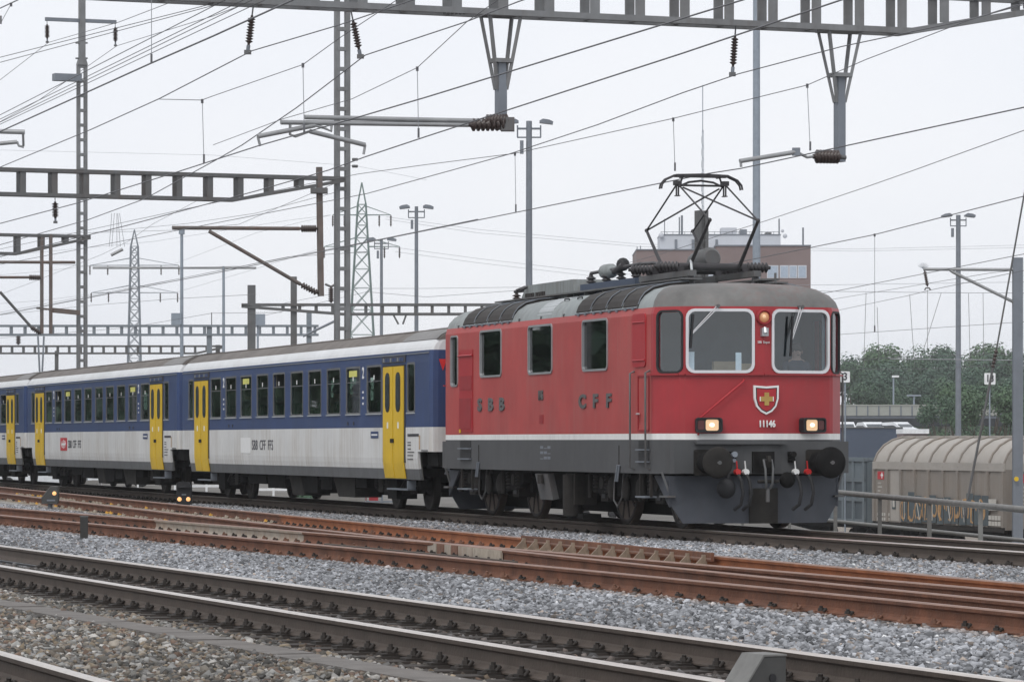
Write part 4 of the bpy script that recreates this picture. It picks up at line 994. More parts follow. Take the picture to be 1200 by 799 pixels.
# ------------------------------------------------------------------ coaches
WC = [7.50, 5.78, 4.10, 2.42, .75, -.98, -2.64, -4.36, -6.00, -7.70]
def coach(xc, label, variant):
    L = thing('passenger_coach', TL(xc, 0), label, 'railway coach', 'blue and white coaches of the train', rz=ROT)
    HW, HL = 1.415, 11.80
    path = [(HL - .10, -HW), (HL - .02, -HW + .05), (HL, -HW + .14), (HL, HW - .14), (HL - .02, HW - .05), (HL - .10, HW), (-HL + .10, HW), (-HL + .02, HW - .05), (-HL, HW - .14), (-HL, -HW + .14), (-HL + .02, -HW + .05), (-HL + .10, -HW)]
    pts = path + [path[0]]; c = [0]
    for a, b in zip(pts, pts[1:]): c.append(c[-1] + math.hypot(b[0] - a[0], b[1] - a[1]))
    near = lambda x: c[11] + (x + HL - .10); far = lambda x: c[5] + (HL - .10 - x)
    holes = []; w = .575
    for x in WC: holes += [(near(x - w), near(x + w), 1.85, 2.75), (far(x + w), far(x - w), 1.85, 2.75)]
    small = [(10.08, 10.63), (-10.92, -10.37)]
    for a, b in small: holes += [(near(a), near(b), 1.85, 2.75), (far(b), far(a), 1.85, 2.75)]
    for a, b in ((HL - .95, HL - .10), (-HL + .10, -HL + .95)): holes += [(near(a), near(b), .6, 1.12), (far(b), far(a), .6, 1.12)]
    holes += [(0, c[5], .6, 1.12), (c[6], c[11], .6, 1.12)]
    def mats(z, t):
        if z < .80: return 'coach_sill'
        if z < 1.57: return 'coach_white'
        if z < 2.97: return 'coach_blue'
        return 'coach_band'
    def ins(q, z):
        s = 0
        if z < .95: s = (.95 - z) * .16
        if z > 2.9: s = ((z - 2.9) / .26) ** 2 * .13
        sy = (HW - s) / HW
        return Vector((q.x, q.y * sy, 0))
    plan_wall(path, [.69, .80, .9, 1.0, 1.57, 2.97, 3.03, 3.09, 3.16], holes, 'body', L, .05, True, ins, mats, smooth=False)
    plan_wall(path, [1.18, 1.57, 2.97, 3.02], holes, 'lining', L, .012, True, lambda q_, z: ins(Vector((q_.x * .994, q_.y * .952, 0)), z), lambda z, t: 'coach_in')
    mb = MB(); prof = [(-1.285, 3.158), (-1.20, 3.235), (-1.02, 3.33), (-.75, 3.40), (-.4, 3.445), (0, 3.46), (.4, 3.445), (.75, 3.40), (1.02, 3.33), (1.20, 3.235), (1.285, 3.158)]
    xs = [-HL, -HL + .04, HL - .04, HL]; vs = []
    for i, x in enumerate(xs): vs += [(x, y * (1 if 0 < i < 3 else .985), 3.158 + (z - 3.158) * (1 if 0 < i < 3 else .96)) for y, z in prof]
    m_ = len(prof); mb.add(vs, [(i * m_ + j, i * m_ + j + 1, (i + 1) * m_ + j + 1, (i + 1) * m_ + j) for i in range(3) for j in range(m_ - 1)], 'coach_roof', True)
    mb.add([v for v in vs[:m_]], [tuple(range(m_))], 'coach_roof'); mb.add([v for v in vs[-m_:]], [tuple(range(m_ - 1, -1, -1))], 'coach_roof')
    # raised seams along the roof and a lighter cap at each end
    for y, z in ((-.92, 3.36), (.92, 3.36)): mb.box(-HL + .1, HL - .1, y - .02, y + .02, z - .01, z + .02, 'coach_roof')
    rf = mb.build('roof', L, fix=False)
    mb = MB(); vs = [(x, y * 1.004, z + .012) for x in (HL - .03, HL - 2.6) for y, z in prof]
    mb.add(vs, [(j, j + 1, m_ + j + 1, m_ + j) for j in range(m_ - 1)], 'coach_roof_end', True); mb.build('roof_end_cap', rf, fix=True)
    mb = MB()
    for s in (-1, 1): yv = s * (HW + .004); mb.box(-HL + .12, HL - .12, yv - .006, yv + .006, 2.915, 2.93, 'frame_metal')
    mb.build('rain_strip', L)
    # windows
    for s in (-1, 1):
        for x in WC + [(a + b) / 2 for a, b in small]:
            ww = w if x in WC else .275
            a = Vector((-s, 0, 0)); y = s * HW; n = Vector((0, s, 0)); o = Vector((x + s * ww, y, 1.85)) - n * .02
            mb = MB(); mb.ring(rrect(-.02, 2 * ww + .02, -.02, .92, .05, 3), rrect(.02, 2 * ww - .02, .02, .88, .06, 3), o, a, (0, 0, 1), n * .026, 'coach_sill')
            if x in WC: mb.obox(o + Vector((0, 0, .60)) + a * .02, a * (2 * ww - .04), (0, 0, .016), n * .012, 'coach_sill')
            mb.obox(o + a * -.02 + Vector((0, 0, -.03)), a * (2 * ww + .04), (0, 0, .02), n * .045, 'silver')
            wo = mb.build('window', L)
            half_open = s < 0 and ((variant == 1 and abs(x + .98) < .01) or (variant == 2 and abs(x + 6.0) < .01) or (variant == 1 and abs(x - 7.5) < .01))
            top = .60 if half_open else .90
            mb = MB(); mb.obox(o + a * .0 + n * .004, a * 2 * ww, (0, 0, top), n * .005, 'glass_coach'); mb.build('pane', wo)
            if x in WC:
                if s < 0 and (abs(x + 4.36) < .01 or abs(x - 5.78) < .01): mb = MB(); mb.obox(o + a * .2 + n * .012 + Vector((0, 0, .72)), a * .66, (0, 0, .12), n * .002, 'sticker'); mb.build('sticker', wo)
                mb = MB(); mb.obox(o + a * .50 + n * .012 + Vector((0, 0, .64)), a * .07, (0, 0, .09), n * .002, 'paper'); mb.build('notice', wo)
    # double doors, with the dark panel of a route display above
    for s in (-1, 1):
        for xd in (9.09, -9.32):
            xd = xd if s < 0 else -xd - .23
            a = Vector((-s, 0, 0)); n = Vector((0, s, 0)); y = s * HW
            mb = MB(); mb.box(xd - .86, xd + .86, min(y, y + s * .012), max(y, y + s * .012), .92, 2.74, 'rubber'); fr_ = mb.build('doorway', L)
            for k in (-1, 1):
                cx = xd + k * .405
                st = [(2.71, .030), (1.0, .030), (.90, .026), (.78, .010), (.62, -.015)]
                mb = MB(); vs = [];
                for z, off in st: vs += [(cx - .375, y + s * off, z), (cx + .375, y + s * off, z)]
                mb.add(vs, [(2 * i, 2 * i + 1, 2 * i + 3, 2 * i + 2) for i in range(len(st) - 1)], 'yellow'); d_ = mb.build('door', L, fix=True)
                md = d_.modifiers.new('t', 'SOLIDIFY'); md.thickness = .02
                o = Vector((cx - a.x * .17, y + s * .028, 1.86)); mb = MB()
                mb.prism(rrect(0, .34, 0, .74, .14), o, a, (0, 0, 1), n * .012, 'rubber'); mb.prism(rrect(.04, .30, .04, .70, .11), o, a, (0, 0, 1), n * .016, 'car_glass'); mb.build('door_window', d_)
                mb = MB(); mb.tube((cx - k * .33, y + s * .05, 1.28), (cx - k * .33, y + s * .05, 1.36), .02, 'black', n=6); mb.build('door_handle', d_); mb = MB(); mb.prism(rrect(-.05, .05, 0, .12, .01), (cx, y + s * .03, 1.55), a, (0, 0, 1), n * .004, 'paper'); mb.build('notice', d_)
            mb = MB(); mb.box(xd - .88, xd + .88, min(y, y + s * .02), max(y, y + s * .02), 2.78, 2.90, 'ink')
            for k in range(9): mb.box(xd - .8 + k * .18, xd - .68 + k * .18, min(y, y + s * .026), max(y, y + s * .026), 2.80, 2.87, 'coach_blue' if k % 3 else 'galv')
            mb.build('route_display', L)
            mb = MB(); mb.box(xd - .80, xd + .80, min(s * 1.2, s * 1.36), max(s * 1.2, s * 1.36), .40, .43, 'galv'); mb.box(xd + .75, xd + .80, min(s * 1.2, s * 1.36), max(s * 1.2, s * 1.36), .40, .58, 'galv'); mb.build('footboard', L)
    # lettering and marks, near side and far side alike
    for s in (-1, 1):
        y = s * (HW + .004); a = (-s, 0, 0)
        fx = (lambda x: x) if s < 0 else (lambda x: -x)
        if variant != 2:
            mb = MB(); mb.box(fx(-4.38) - .53, fx(-4.38) + .53, min(y, y + s * .004), max(y, y + s * .004), 1.05, 1.39, 'white'); mb.build('white_patch', L)
        else:
            mb = MB(); mb.box(fx(-5.05) - .58, fx(-5.05) + .58, min(y, y + s * .004), max(y, y + s * .004), 1.05, 1.41, 'logo_red'); lg = mb.build('logo', L)
            mb = MB(); cxx = fx(-5.05); yy = y + s * .004; av = Vector(a)
            mb.obox(Vector((cxx, yy, 1.20)) - av * .30, av * .60, (0, 0, .06), Vector((0, s * .006, 0)), 'white'); mb.obox(Vector((cxx, yy, 1.11)) - av * .035, av * .07, (0, 0, .25), Vector((0, s * .004, 0)), 'white')
            for k in (-1, 1): mb.prism([(0, -.10), (.12, 0), (0, .10), (-.07, .10), (.04, 0), (-.07, -.10)] if k > 0 else [(0, .10), (-.12, 0), (0, -.10), (.07, -.10), (-.04, 0), (.07, .10)], Vector((cxx, yy, 1.23)) + av * k * .24, av, (0, 0, 1), Vector((0, s * .008, 0)), 'white')
            mb.build('logo_arrows', lg)
        for k, word in enumerate(('SBB', 'CFF', 'FFS')): text('lettering', word, .31, (fx(-2.62 if variant != 2 else -3.2) - (k - 1) * .80 * s, y, 1.22), a, (0, 0, 1), .008, 'ink', L, xs=1.16, bold=-.001, sp=1.08)
        for x in (6.55, -6.78): text('class_number', '2', .30, (fx(x) + (.08 if x > 0 else 0), y + s * .004, 2.62), a, (0, 0, 1), .008, 'white', L, xs=1.0, bold=.008)
        mb = MB()
        for x in (6.62, -6.78):
            for k in range(3): mb.box(fx(x) - .05, fx(x) + .05, min(y, y + s * .006), max(y, y + s * .006), 2.02 + k * .11, 2.06 + k * .11, 'white')
        for x, z in ((5.35, 1.66), (5.85, 1.66), (-6.2, 1.66), (-5.8, 1.66)): mb.box(fx(x) - .03, fx(x) + .03, min(y, y + s * .012), max(y, y + s * .012), z - .03, z + .03, 'ink')
        mb.build('small_marks', L)
        mb = MB(); mb.box(fx(7.55) - .30, fx(7.55) + .30, min(y, y + s * .004), max(y, y + s * .004), 1.37, 1.50, 'coach_blue'); mb.box(fx(7.55) - .24, fx(7.55) + .24, min(y, y + s * .007), max(y, y + s * .007), 1.42, 1.45, 'white'); mb.build('inscription_plate', L)
        mb = MB()
        for r, (z, n_) in enumerate(((1.40, 10), (1.28, 3), (1.23, 3), (1.16, 3), (1.10, 6), (1.04, 5), (.97, 5))):
            for k in range(n_): mb.box(fx(10.15 + k * .085) - .03, fx(10.15 + k * .085) + .03, min(y, y + s * .004), max(y, y + s * .004), z, z + (.05 if r == 0 else .022), 'ink' if r == 0 else 'galv_dark')
        mb.build('data_panel', L)
        mb = MB(); mb.box(fx(11.0) - .04, fx(11.0) + .04, min(y, y + s * .004), max(y, y + s * .004), 1.16, 1.42, 'paper_tan'); mb.build('notice', L)
        mb = MB(); mb.box(fx(11.35) - .22, fx(11.35) + .25, min(y, y + s * .003), max(y, y + s * .003), 1.13, 1.155, 'coach_sill')
        mb.build('stain_strip', L)
    for e in (-1, 1):
        for s in (-1, 1):
            mb = MB(); xx = e * HL; mb.prism([(-.075, .10), (0, -.11), (.075, .10)] if e * 1 > 0 else [(-.075, .10), (0, -.11), (.075, .10)], (xx, s * 1.19, 2.70), (0, e, 0), (0, 0, 1), (e * .02, 0, 0), 'tri_red'); mb.build('brake_sign', L)
        mb = MB(); mb.ring(rrect(-.55, .55, 1.15, 3.10, .15), rrect(-.40, .40, 1.20, 2.95, .12), (e * HL, 0, 0), (0, e, 0), (0, 0, 1), (e * .28, 0, 0), 'rubber'); mb.prism(rrect(-.41, .41, 1.2, 2.95, .1), (e * HL, 0, 0), (0, e, 0), (0, 0, 1), (e * .05, 0, 0), 'coach_sill'); mb.build('gangway', L)
        for s in (-1, 1):
            mb = MB(); o = Vector((e * (HL - .05), s * .875, 1.0)); mb.lathe([(.14, 0), (.14, .2), (.12, .2), (.12, .30), (.2, .31), (.2, .345), (.05, .36)], o, (e, 0, 0), 'under', 16); mb.build('buffer', L)
        mb = MB(); mb.box(min(e * (HL - .85), e * (HL - .1)), max(e * (HL - .85), e * (HL - .1)), -1.25, 1.25, .86, 1.14, 'under'); mb.tube((e * HL, -.4, .9), (e * (HL + .15), -.4, .45), .03, 'rubber'); mb.build('head_stock', L)
        mb = MB(); mb.path([(e * (HL - .1), -.95, 1.05), (e * (HL - .12), -1.05, .8), (e * (HL - .35), -1.05, .72)], .02, 'galv'); mb.build('grab_rail', L)
    mb = MB(); mb.box(-HL + .1, HL - .1, -1.28, 1.28, 1.12, 1.18, 'coach_in'); mb.box(-HL + 2.9, -HL + 2.95, -1.3, 1.3, 1.18, 3.1, 'coach_in'); mb.box(HL - 2.95, HL - 2.9, -1.3, 1.3, 1.18, 3.1, 'coach_in'); mb.box(-HL + .1, HL - .1, -1.15, 1.15, 3.02, 3.05, 'coach_in'); mb.build('interior', L)
    # seats back to back, at each window bay
    for x in WC:
        for s in (-1, 1):
            for e in (-1, 1):
                mb = MB(); xx = x + e * .52; yc = s * .78
                mb.box(xx - .22 * 1, xx + .22, yc - .45, yc + .45, 1.50, 1.60, 'seat_cloth'); b0 = xx + e * .20
                mb.prism(rrect(-.40, .40, 0, .54, .1, 3), (b0 - .05, yc, 1.58), (0, 1, 0), (0, 0, 1), (.10, 0, 0), 'seat_cloth'); mb.box(xx - .18, xx + .18, yc - .40, yc + .40, 1.18, 1.50, 'seat_cloth'); mb.build('seat', L)
    # underframe
    mb = MB(); mb.box(-HL + .9, HL - .9, -1.05, 1.05, .66, .80, 'under'); 
    mb.box(-5.9, 5.9, -.35, .35, .35, .66, 'under')
    for s in (-1, 1): mb.box(-6.2, 5.9, s * 1.1 - .04, s * 1.1 + .04, .52, .72, 'under')
    mb.build('underframe', L)
    for x0, x1, z0, m__, sl in ((-1.2, .4, .18, 'under_mid', .5), (-.1, 1.6, .24, 'under', .45), (2.9, 4.9, .20, 'under_mid', .6), (1.9, 2.9, .33, 'under', 0), (-3.2, -1.5, .30, 'under', 0), (-5.2, -3.4, .38, 'under', 0), (5.0, 5.9, .40, 'under', 0)):
        for s in (-1, 1):
            mb = MB(); mb.prism([(x0, .68), (x0 + sl, z0), (x1, z0), (x1 - sl * .0, .68)] if sl else [(x0, .68), (x0, z0), (x1, z0), (x1, .68)], (0, s * .62, 0), (1, 0, 0), (0, 0, 1), (0, s * .55, 0), m__); mb.build('equipment_box', L, fix=True)
    for bx in (-8.07, 8.07):
        mb = MB()
        for s in (-1, 1):
            mb.prism([(-1.85, .42), (-1.5, .34), (-.5, .30), (.5, .30), (1.5, .34), (1.85, .42), (1.85, .60), (-1.85, .60)], (bx, s * .98, 0), (1, 0, 0), (0, 0, 1), (0, s * .12, 0), 'under')
            mb.box(bx - .35, bx + .35, s * 1.0 - .2, s * 1.0 + .2, .22, .66, 'under')
        mb.box(bx - .3, bx + .3, -1, 1, .35, .68, 'under'); bg_ = mb.build('bogie', L, fix=True)
        for wx in (bx - 1.25, bx + 1.25):
            mb = MB()
            for s in (-1, 1): mb.lathe([(.08, -.07), (.38, -.05), (.40, -.065), (.46, -.065), (.462, 0), (.455, .055), (.40, .06), (.37, .03), (.14, .02), (.10, .09), (.04, .10)], (wx, s * .75, .46), (0, s, 0), 'wheel', 32)
            mb.tube((wx, -.75, .46), (wx, .75, .46), .08, 'under', n=10); mb.build('wheelset', bg_)
            for s in (-1, 1):
                mb = MB(); mb.prism(rrect(-.17, .17, -.13, .13, .04), (wx, s * .90, .46), (1, 0, 0), (0, 0, 1), (0, s * .22, 0), 'under_mid')
                mb.build('axle_box', bg_, fix=True)
                for dx in (-.28, .28):
                    mb = MB()
                    for k in range(4): mb.lathe([(.05, 0), (.08, .015), (.08, .03), (.05, .045)], (wx + dx, s * 1.06, .38 + k * .055), (0, 0, 1), 'under', 8)
                    mb.build('coil_spring', bg_)
        for s in (-1, 1): mb = MB(); mb.tube((bx - .45, s * 1.18, .70), (bx - .45, s * 1.18, .35), .04, 'under_mid'); mb.build('damper', bg_); mb = MB(); mb.tube((bx + .9, s * 1.12, .64), (bx + .2, s * 1.12, .34), .03, 'under_mid'); mb.build('damper', bg_)
    return L
X1 = 6.75 - .0 - 13.5 - 7.25 - 11.85 + 6.75 - 6.75       # centre of the first coach in train coordinates
coach(-19.10, 'blue and white coach coupled directly behind the red locomotive, white square on its side', 1)
coach(-43.20, 'blue and white middle coach with red logo square on its white lower side', 2)
coach(-67.30, 'blue and white coach cut off by the left edge, its yellow door just showing', 1)

# ------------------------------------------------------------------ people
def person(name_at, face, label, shirt, rz, hair='hair', arm=0):
    r = thing('person', name_at, label, 'person', rz=rz)
    J = {'pel': (0, 0, .10, .135), 'bel': (.0, 0, .27, .125), 'che': (.01, 0, .44, .15), 'nk': (.015, 0, .60, .055), 'hd': (.04, 0, .69, .085), 'tp': (.03, 0, .79, .075)}
    E = [('pel', 'bel'), ('bel', 'che'), ('che', 'nk'), ('nk', 'hd'), ('hd', 'tp')]
    for s, k in ((1, 'l'), (-1, 'r')):
        J.update({'sh' + k: (.01, s * .175, .52, .062), 'el' + k: (.08, s * .22, .27, .045), 'wr' + k: (.30, s * .12, .22, .032), 'ha' + k: (.38, s * .10, .22, .03),
                  'hp' + k: (.04, s * .10, .09, .09), 'kn' + k: (.44, s * .12, .10, .068), 'an' + k: (.46, s * .12, -.30, .045), 'to' + k: (.60, s * .12, -.36, .035)})
        if arm == s: J['el' + k] = (.16, s * .20, .34, .045); J['wr' + k] = (.14, s * .10, .58, .032); J['ha' + k] = (.12, s * .06, .66, .03)
        E += [('che', 'sh' + k), ('sh' + k, 'el' + k), ('el' + k, 'wr' + k), ('wr' + k, 'ha' + k), ('pel', 'hp' + k), ('hp' + k, 'kn' + k), ('kn' + k, 'an' + k), ('an' + k, 'to' + k)]
    names = list(J); me = bpy.data.meshes.new('body'); me.from_pydata([J[n][:3] for n in names], [(names.index(a), names.index(b)) for a, b in E], [])
    ob = bpy.data.objects.new('body', me); COL.objects.link(ob); sk = ob.modifiers.new('s', 'SKIN'); ob.modifiers.new('u', 'SUBSURF').levels = 1
    for i, n in enumerate(names): me.skin_vertices[0].data[i].radius = (J[n][3], J[n][3] * (.8 if n in ('che', 'bel') else 1))
    me.skin_vertices[0].data[0].use_root = True
    m2 = bpy.data.meshes.new_from_object(ob.evaluated_get(bpy.context.evaluated_depsgraph_get())); bpy.data.objects.remove(ob)
    for k in ('skin', shirt, 'trousers'): m2.materials.append(MATS[k])
    for p in m2.polygons:
        x, y, z = p.center; p.use_smooth = True
        p.material_index = 0 if z > .575 or (x > .28 and z > .17) or (arm and z > .5 and x > .09) else (1 if z > .17 and x < .34 else 2)
    b = bpy.data.objects.new('body', m2); COL.objects.link(b); b.parent = r
    mb = MB(); mb.sphere((.012, 0, .755), .098, hair, 12, 8, (1, .92, 1)); mb.build('hair', r)
    mb = MB(); mb.sphere((.125, 0, .70), .018, 'skin', 6, 5, (1, .8, 1.4))
    mb.build('nose', b)
    mb = MB()
    for s in (-1, 1): mb.sphere((.112, s * .032, .725), .010, 'black', 6, 4); mb.sphere((.035, s * .087, .705), .02, 'skin', 6, 4, (1, .4, 1.5))
    mb.box(.108, .118, -.022, .022, .655, .662, 'hair'); mb.build('face', b)
    return r
person(TL(5.98, .78, 1.94), 0, 'person in dark jacket driving, seated behind the windscreen beyond the round top lamp', 'shirt_dark', ROT)
person(TL(-19.1 - 6.00 + .50, -1.12, 1.64), 0, 'person in pale shirt riding alone at a window of the first coach', 'shirt_white', ROT + math.pi)
person(TL(-19.1 + 2.42 + .46, -1.06, 1.60), 0, 'person in reddish brown top at the third window behind the coach door', 'shirt_tan', ROT + math.pi)
person(TL(-19.1 + 4.10 + .46, -1.06, 1.60), 0, 'person resting a raised hand against the face, at the second window from the door', 'shirt_dark', ROT + math.pi, arm=1)

# ------------------------------------------------------------------ catenary gantries
BD = Vector((.923, .384, 0)).normalized(); BN = Vector((-BD.y, BD.x, 0))
class Line:          # a beam's line in plan, found by photo column
    def __init__(s, px, Z): s.X0 = (px - 600) / F * Z; s.Z0 = Z; s.t = BD.y / BD.x
    def Z(s, px): return (s.Z0 - s.t * s.X0) / (1 - s.t * (px - 600) / F)
    def at(s, px, y): return P(px, y, s.Z(px))
    def pt(s, px, z): q = s.at(px, HZ); return Vector((q.x, q.y, z))
Zv = Vector((0, 0, 1))
def beam(root, a, b, zb, h, pitch, mat, taper_a=0, taper_b=0, dep=.40, ch=.09, first=.4):
    """open frame beam between plan points a and b: four chords with upright plates; the ends taper by raising the lower chords"""
    d = (b - a); L = d.length; d = d.normalized(); n = Vector((-d.y, d.x, 0)); mb = MB()
    def low(s):
        z = 0
        if taper_a and s < taper_a: z = (1 - s / taper_a) * (h - ch * 1.6)
        if taper_b and s > L - taper_b: z = (1 - (L - s) / taper_b) * (h - ch * 1.6)
        return z
    for o in (0, dep):
        q = a + n * o; q = Vector((q.x, q.y, zb))
        mb.beam(q + Zv * (h - ch / 2), q + Zv * (h - ch / 2) + d * L, ch * .9, ch, mat)
        st = [0] + ([taper_a] if taper_a else []) + ([L - taper_b] if taper_b else []) + [L]
        for s0, s1 in zip(st, st[1:]): mb.beam(q + d * s0 + Zv * (low(s0) + ch / 2), q + d * s1 + Zv * (low(s1) + ch / 2), ch * .9, ch, mat)
    k = 0; s = first
    while s < L - .1:
        z0 = low(s) + ch
        if h - ch - z0 > .05:
            for o in (.01, dep - .01):
                q = a + n * o + d * s; q = Vector((q.x, q.y, zb)); mb.beam(q + Zv * z0, q + Zv * (h - ch), .15, .03, mat, up=n)
            for zz in (z0 - ch / 2, h - ch / 2): q = a + d * s; q = Vector((q.x, q.y, zb)); mb.beam(q + Zv * zz, q + Zv * zz + n * dep, .06, .05, mat)
        s += pitch
    return mb.build('beam', root, local=False)
def lattice_mast(root, q, z0, z1, w, dep, mat, pitch=.52, name='mast'):
    mb = MB(); q = Vector((q.x, q.y, 0)); c = w * .31; dep = .13
    for s in (-1, 1): p = q + BD * s * (w / 2 - c / 2); mb.beam(p + Zv * z0, p + Zv * z1, c, dep, mat, up=BN)
    z = z0 + .3
    while z < z1:
        for o in (-dep / 2 - .004, dep / 2 + .004): p = q + BN * o + Zv * z; mb.beam(p - BD * w * .36, p + BD * w * .36, .012, .10, mat, up=Zv)
        z += pitch
    return mb.build(name, root, local=False)
def foot(root, q, w, z=-.24):
    mb = MB(); mb.obox(Vector((q.x - w, q.y - w, z - .1)), (2 * w, 0, 0), (0, 2 * w, 0), (0, 0, .32), 'concrete'); mb.build('footing', root, local=False)
def hang_insulator(root, p0, p1, r=.056, part='insulator'):
    mb = MB(); p0, p1 = Vector(p0), Vector(p1); d = p1 - p0
    mb.tube(p0, p0 + d * .22, .012, 'wire', n=6); insulator(mb, p0 + d * .2, p0 + d * .85, r, 9); mb.tube(p0 + d * .85, p1, .028, 'galv', n=8); mb.box(p1.x - .05, p1.x + .05, p1.y - .04, p1.y + .04, p1.z - .03, p1.z + .03, 'galv_dark'); mb.build(part, root, local=False)

# gantry over the locomotive
g1 = Line(990, 60.2)
G = thing('catenary_gantry', Vector((g1.pt(1290, 0).x, g1.pt(1290, 0).y, -.24)), 'nearest grey gantry beam across the top, two vee hangers pointing down at the train', 'catenary gantry', 'catenary gantries')
beam(G, g1.pt(-130, 0), g1.pt(1262, 0), 7.60, .69, .74, 'beam_steel', 2.4, 2.95, first=.35)
for px in (-130, 1270): lattice_mast(G, g1.pt(px, 0) + BN * .2, -.24, 9.0, .38, .38, 'beam_steel'); foot(G, g1.pt(px, 0) + BN * .2, .5)
def vee(root, ln, px, y0, y1, y2, w0, w1, dep=.40):
    Z = ln.Z(px); t = ln.at(px, y0) + BN * dep / 2; m = ln.at(px, y1) + BN * dep / 2; e = ln.at(px, y2) + BN * dep / 2; mb = MB()
    S = F / Z; a, b = w0 / S / 2 / BD.x, w1 / S / 2 / BD.x
    for s in (-1, 1):
        for o in (-1, 1): mb.beam(t + BD * a * s + BN * o * .18, m + BD * b * s * .8 + BN * o * .05, .045, .045, 'beam_steel')
    mb.beam(t - BD * a * 1.1, t + BD * a * 1.1, .46, .05, 'beam_steel')
    k = .45; h = t.lerp(m, .62); mb.beam(h - BD * (a + (b - a) * .62) , h + BD * (a + (b - a) * .62), .26, .06, 'beam_steel')
    mb.obox(h - BD * b * .7 - BN * .07 - Zv * 0, m - h, BN * .14, BD * b * 1.4, 'galv') if False else mb.beam(h, m, b * 1.3, .14, 'galv', up=BN)
    mb.beam(m + Zv * .05, e, b * 1.5, .16, 'galv', up=BN); mb.build('hanger', root, local=False)
vee(G, g1, 593, 15, 104, 151, 37, 13); vee(G, g1, 991, 35, 119, 189, 39, 12)
for (x0, y0, x1, y1) in ((302, 6, 295.5, 60), (417, 12, 428, 65), (869, 29, 865, 86)): hang_insulator(G, g1.at(x0, y0) + BN * .2, g1.at(x1, y1) + BN * .2)
# registration arm above the pantograph
c = g1.at(991, 185); mb = MB(); a = g1.at(985, 184); b_ = g1.at(953, 183.5); insulator(mb, a, b_, .11, 7)
mb.tube(c, a, .035, 'galv_dark'); mb.build('insulator', G, local=False)
mb = MB(); mb.path([b_, g1.at(946, 184.5), g1.at(933, 178)], .022, 'tube_grey'); mb.tube(g1.at(934, 178), g1.at(867, 189), .035, 'tube_grey'); mb.tube(g1.at(868, 189), g1.at(868.5, 196), .02, 'tube_grey', n=6); mb.box(g1.at(933, 178).x - .06, g1.at(933, 178).x + .06, g1.at(933, 178).y - .04, g1.at(933, 178).y + .04, g1.at(933, 178).z - .06, g1.at(933, 178).z + .06, 'galv'); mb.build('steady_arm', G, local=False)
# long double tube to the neighbouring track
for (xa, ya, xb, yb, xi, yi) in ((597, 141, 567, 142, 357, 137.5), (594, 146, 548, 146.5, 329, 143.5)):
    mb = MB(); insulator(mb, g1.at(xa, ya), g1.at(xb, yb), .10, 7); mb.build('insulator', G, local=False)
    mb = MB(); mb.tube(g1.at(xb, yb), g1.at(xi, yi), .035, 'tube_grey'); mb.build('registration_tube', G, local=False)
mb = MB(); mb.box(*[v for k in range(3) for v in (g1.at(595, 146)[k] - .1, g1.at(595, 146)[k] + .1)], 'galv_dark'); mb.build('clamp', G, local=False)
for pts in ([(302, 160), (305, 171.5)], [(302, 160), (369, 147), (380, 150), (388, 154), (389, 142)], [(428, 170), (426, 181)], [(428, 170), (363, 154), (346, 160), (340, 158), (340, 146)]):
    mb = MB(); q = [g1.at(*p) for p in pts]
    mb.path(q, .022, 'tube_grey') if len(q) > 2 else mb.tube(q[0], q[1], .02, 'tube_grey', n=6)
    if len(q) > 2: mb.tube(q[0], q[1], .035, 'tube_grey')
    mb.build('steady_arm', G, local=False)
mb = MB()
for k in range(6): q = g1.at(521 + k * 4.6, 13.5) ; mb.tube(q, q - Zv * .05, .02, 'galv_dark', n=6)
mb.build('bolt_row', G, local=False)

# second gantry, on the tall mast behind the coaches
g2 = Line(285, 103.0)
q = g2.pt(404, 0)
G = thing('catenary_gantry', (q.x, q.y, -.24), 'gantry beam ending at the tall twin mast, rusty drop rod and tube under it', 'catenary gantry', 'catenary gantries')
beam(G, g2.pt(-420, 0), g2.pt(404, 0), 7.60, .72, .84, 'galv_dark', 2.0, 3.0, first=.47)
lattice_mast(G, q + BN * .2, -.24, 14.2, .42, .40, 'beam_steel', .53); foot(G, q + BN * .2, .6)
lattice_mast(G, g2.pt(-420, 0) + BN * .2, -.24, 9, .40, .40, 'beam_steel')
mb = MB(); mb.beam(g2.at(374, 196), g2.at(376, 347), .14, .12, 'rust_steel', up=BN); mb.box(*[v for k in range(3) for v in (g2.at(374, 217)[k] - .22, g2.at(374, 217)[k] + .22 - (.3 if k == 2 else 0))], 'galv_dark'); mb.build('drop_rod', G, local=False)
mb = MB(); insulator(mb, g2.at(372, 268), g2.at(351, 268), .10, 7); mb.build('insulator', G, local=False)
mb = MB(); mb.tube(g2.at(351, 268), g2.at(202, 267), .05, 'rust_steel'); mb.build('registration_tube', G, local=False)
mb = MB(); mb.tube(g2.at(245, 271), g2.at(352, 333), .05, 'rust_steel'); mb.build('strut', G, local=False)
mb = MB(); insulator(mb, g2.at(352, 333), g2.at(373, 344), .09, 6); mb.build('insulator', G, local=False)
hang_insulator(G, g2.at(67, 230) + BN * .2, g2.at(67.5, 260) + BN * .2, .09)
for y in (4, 22): pass
mb = MB()
for y in (187, 195): mb.tube(g2.at(413, y), g2.at(419, y), .04, 'galv_dark', n=6)
mb.build('bracket', G, local=False)

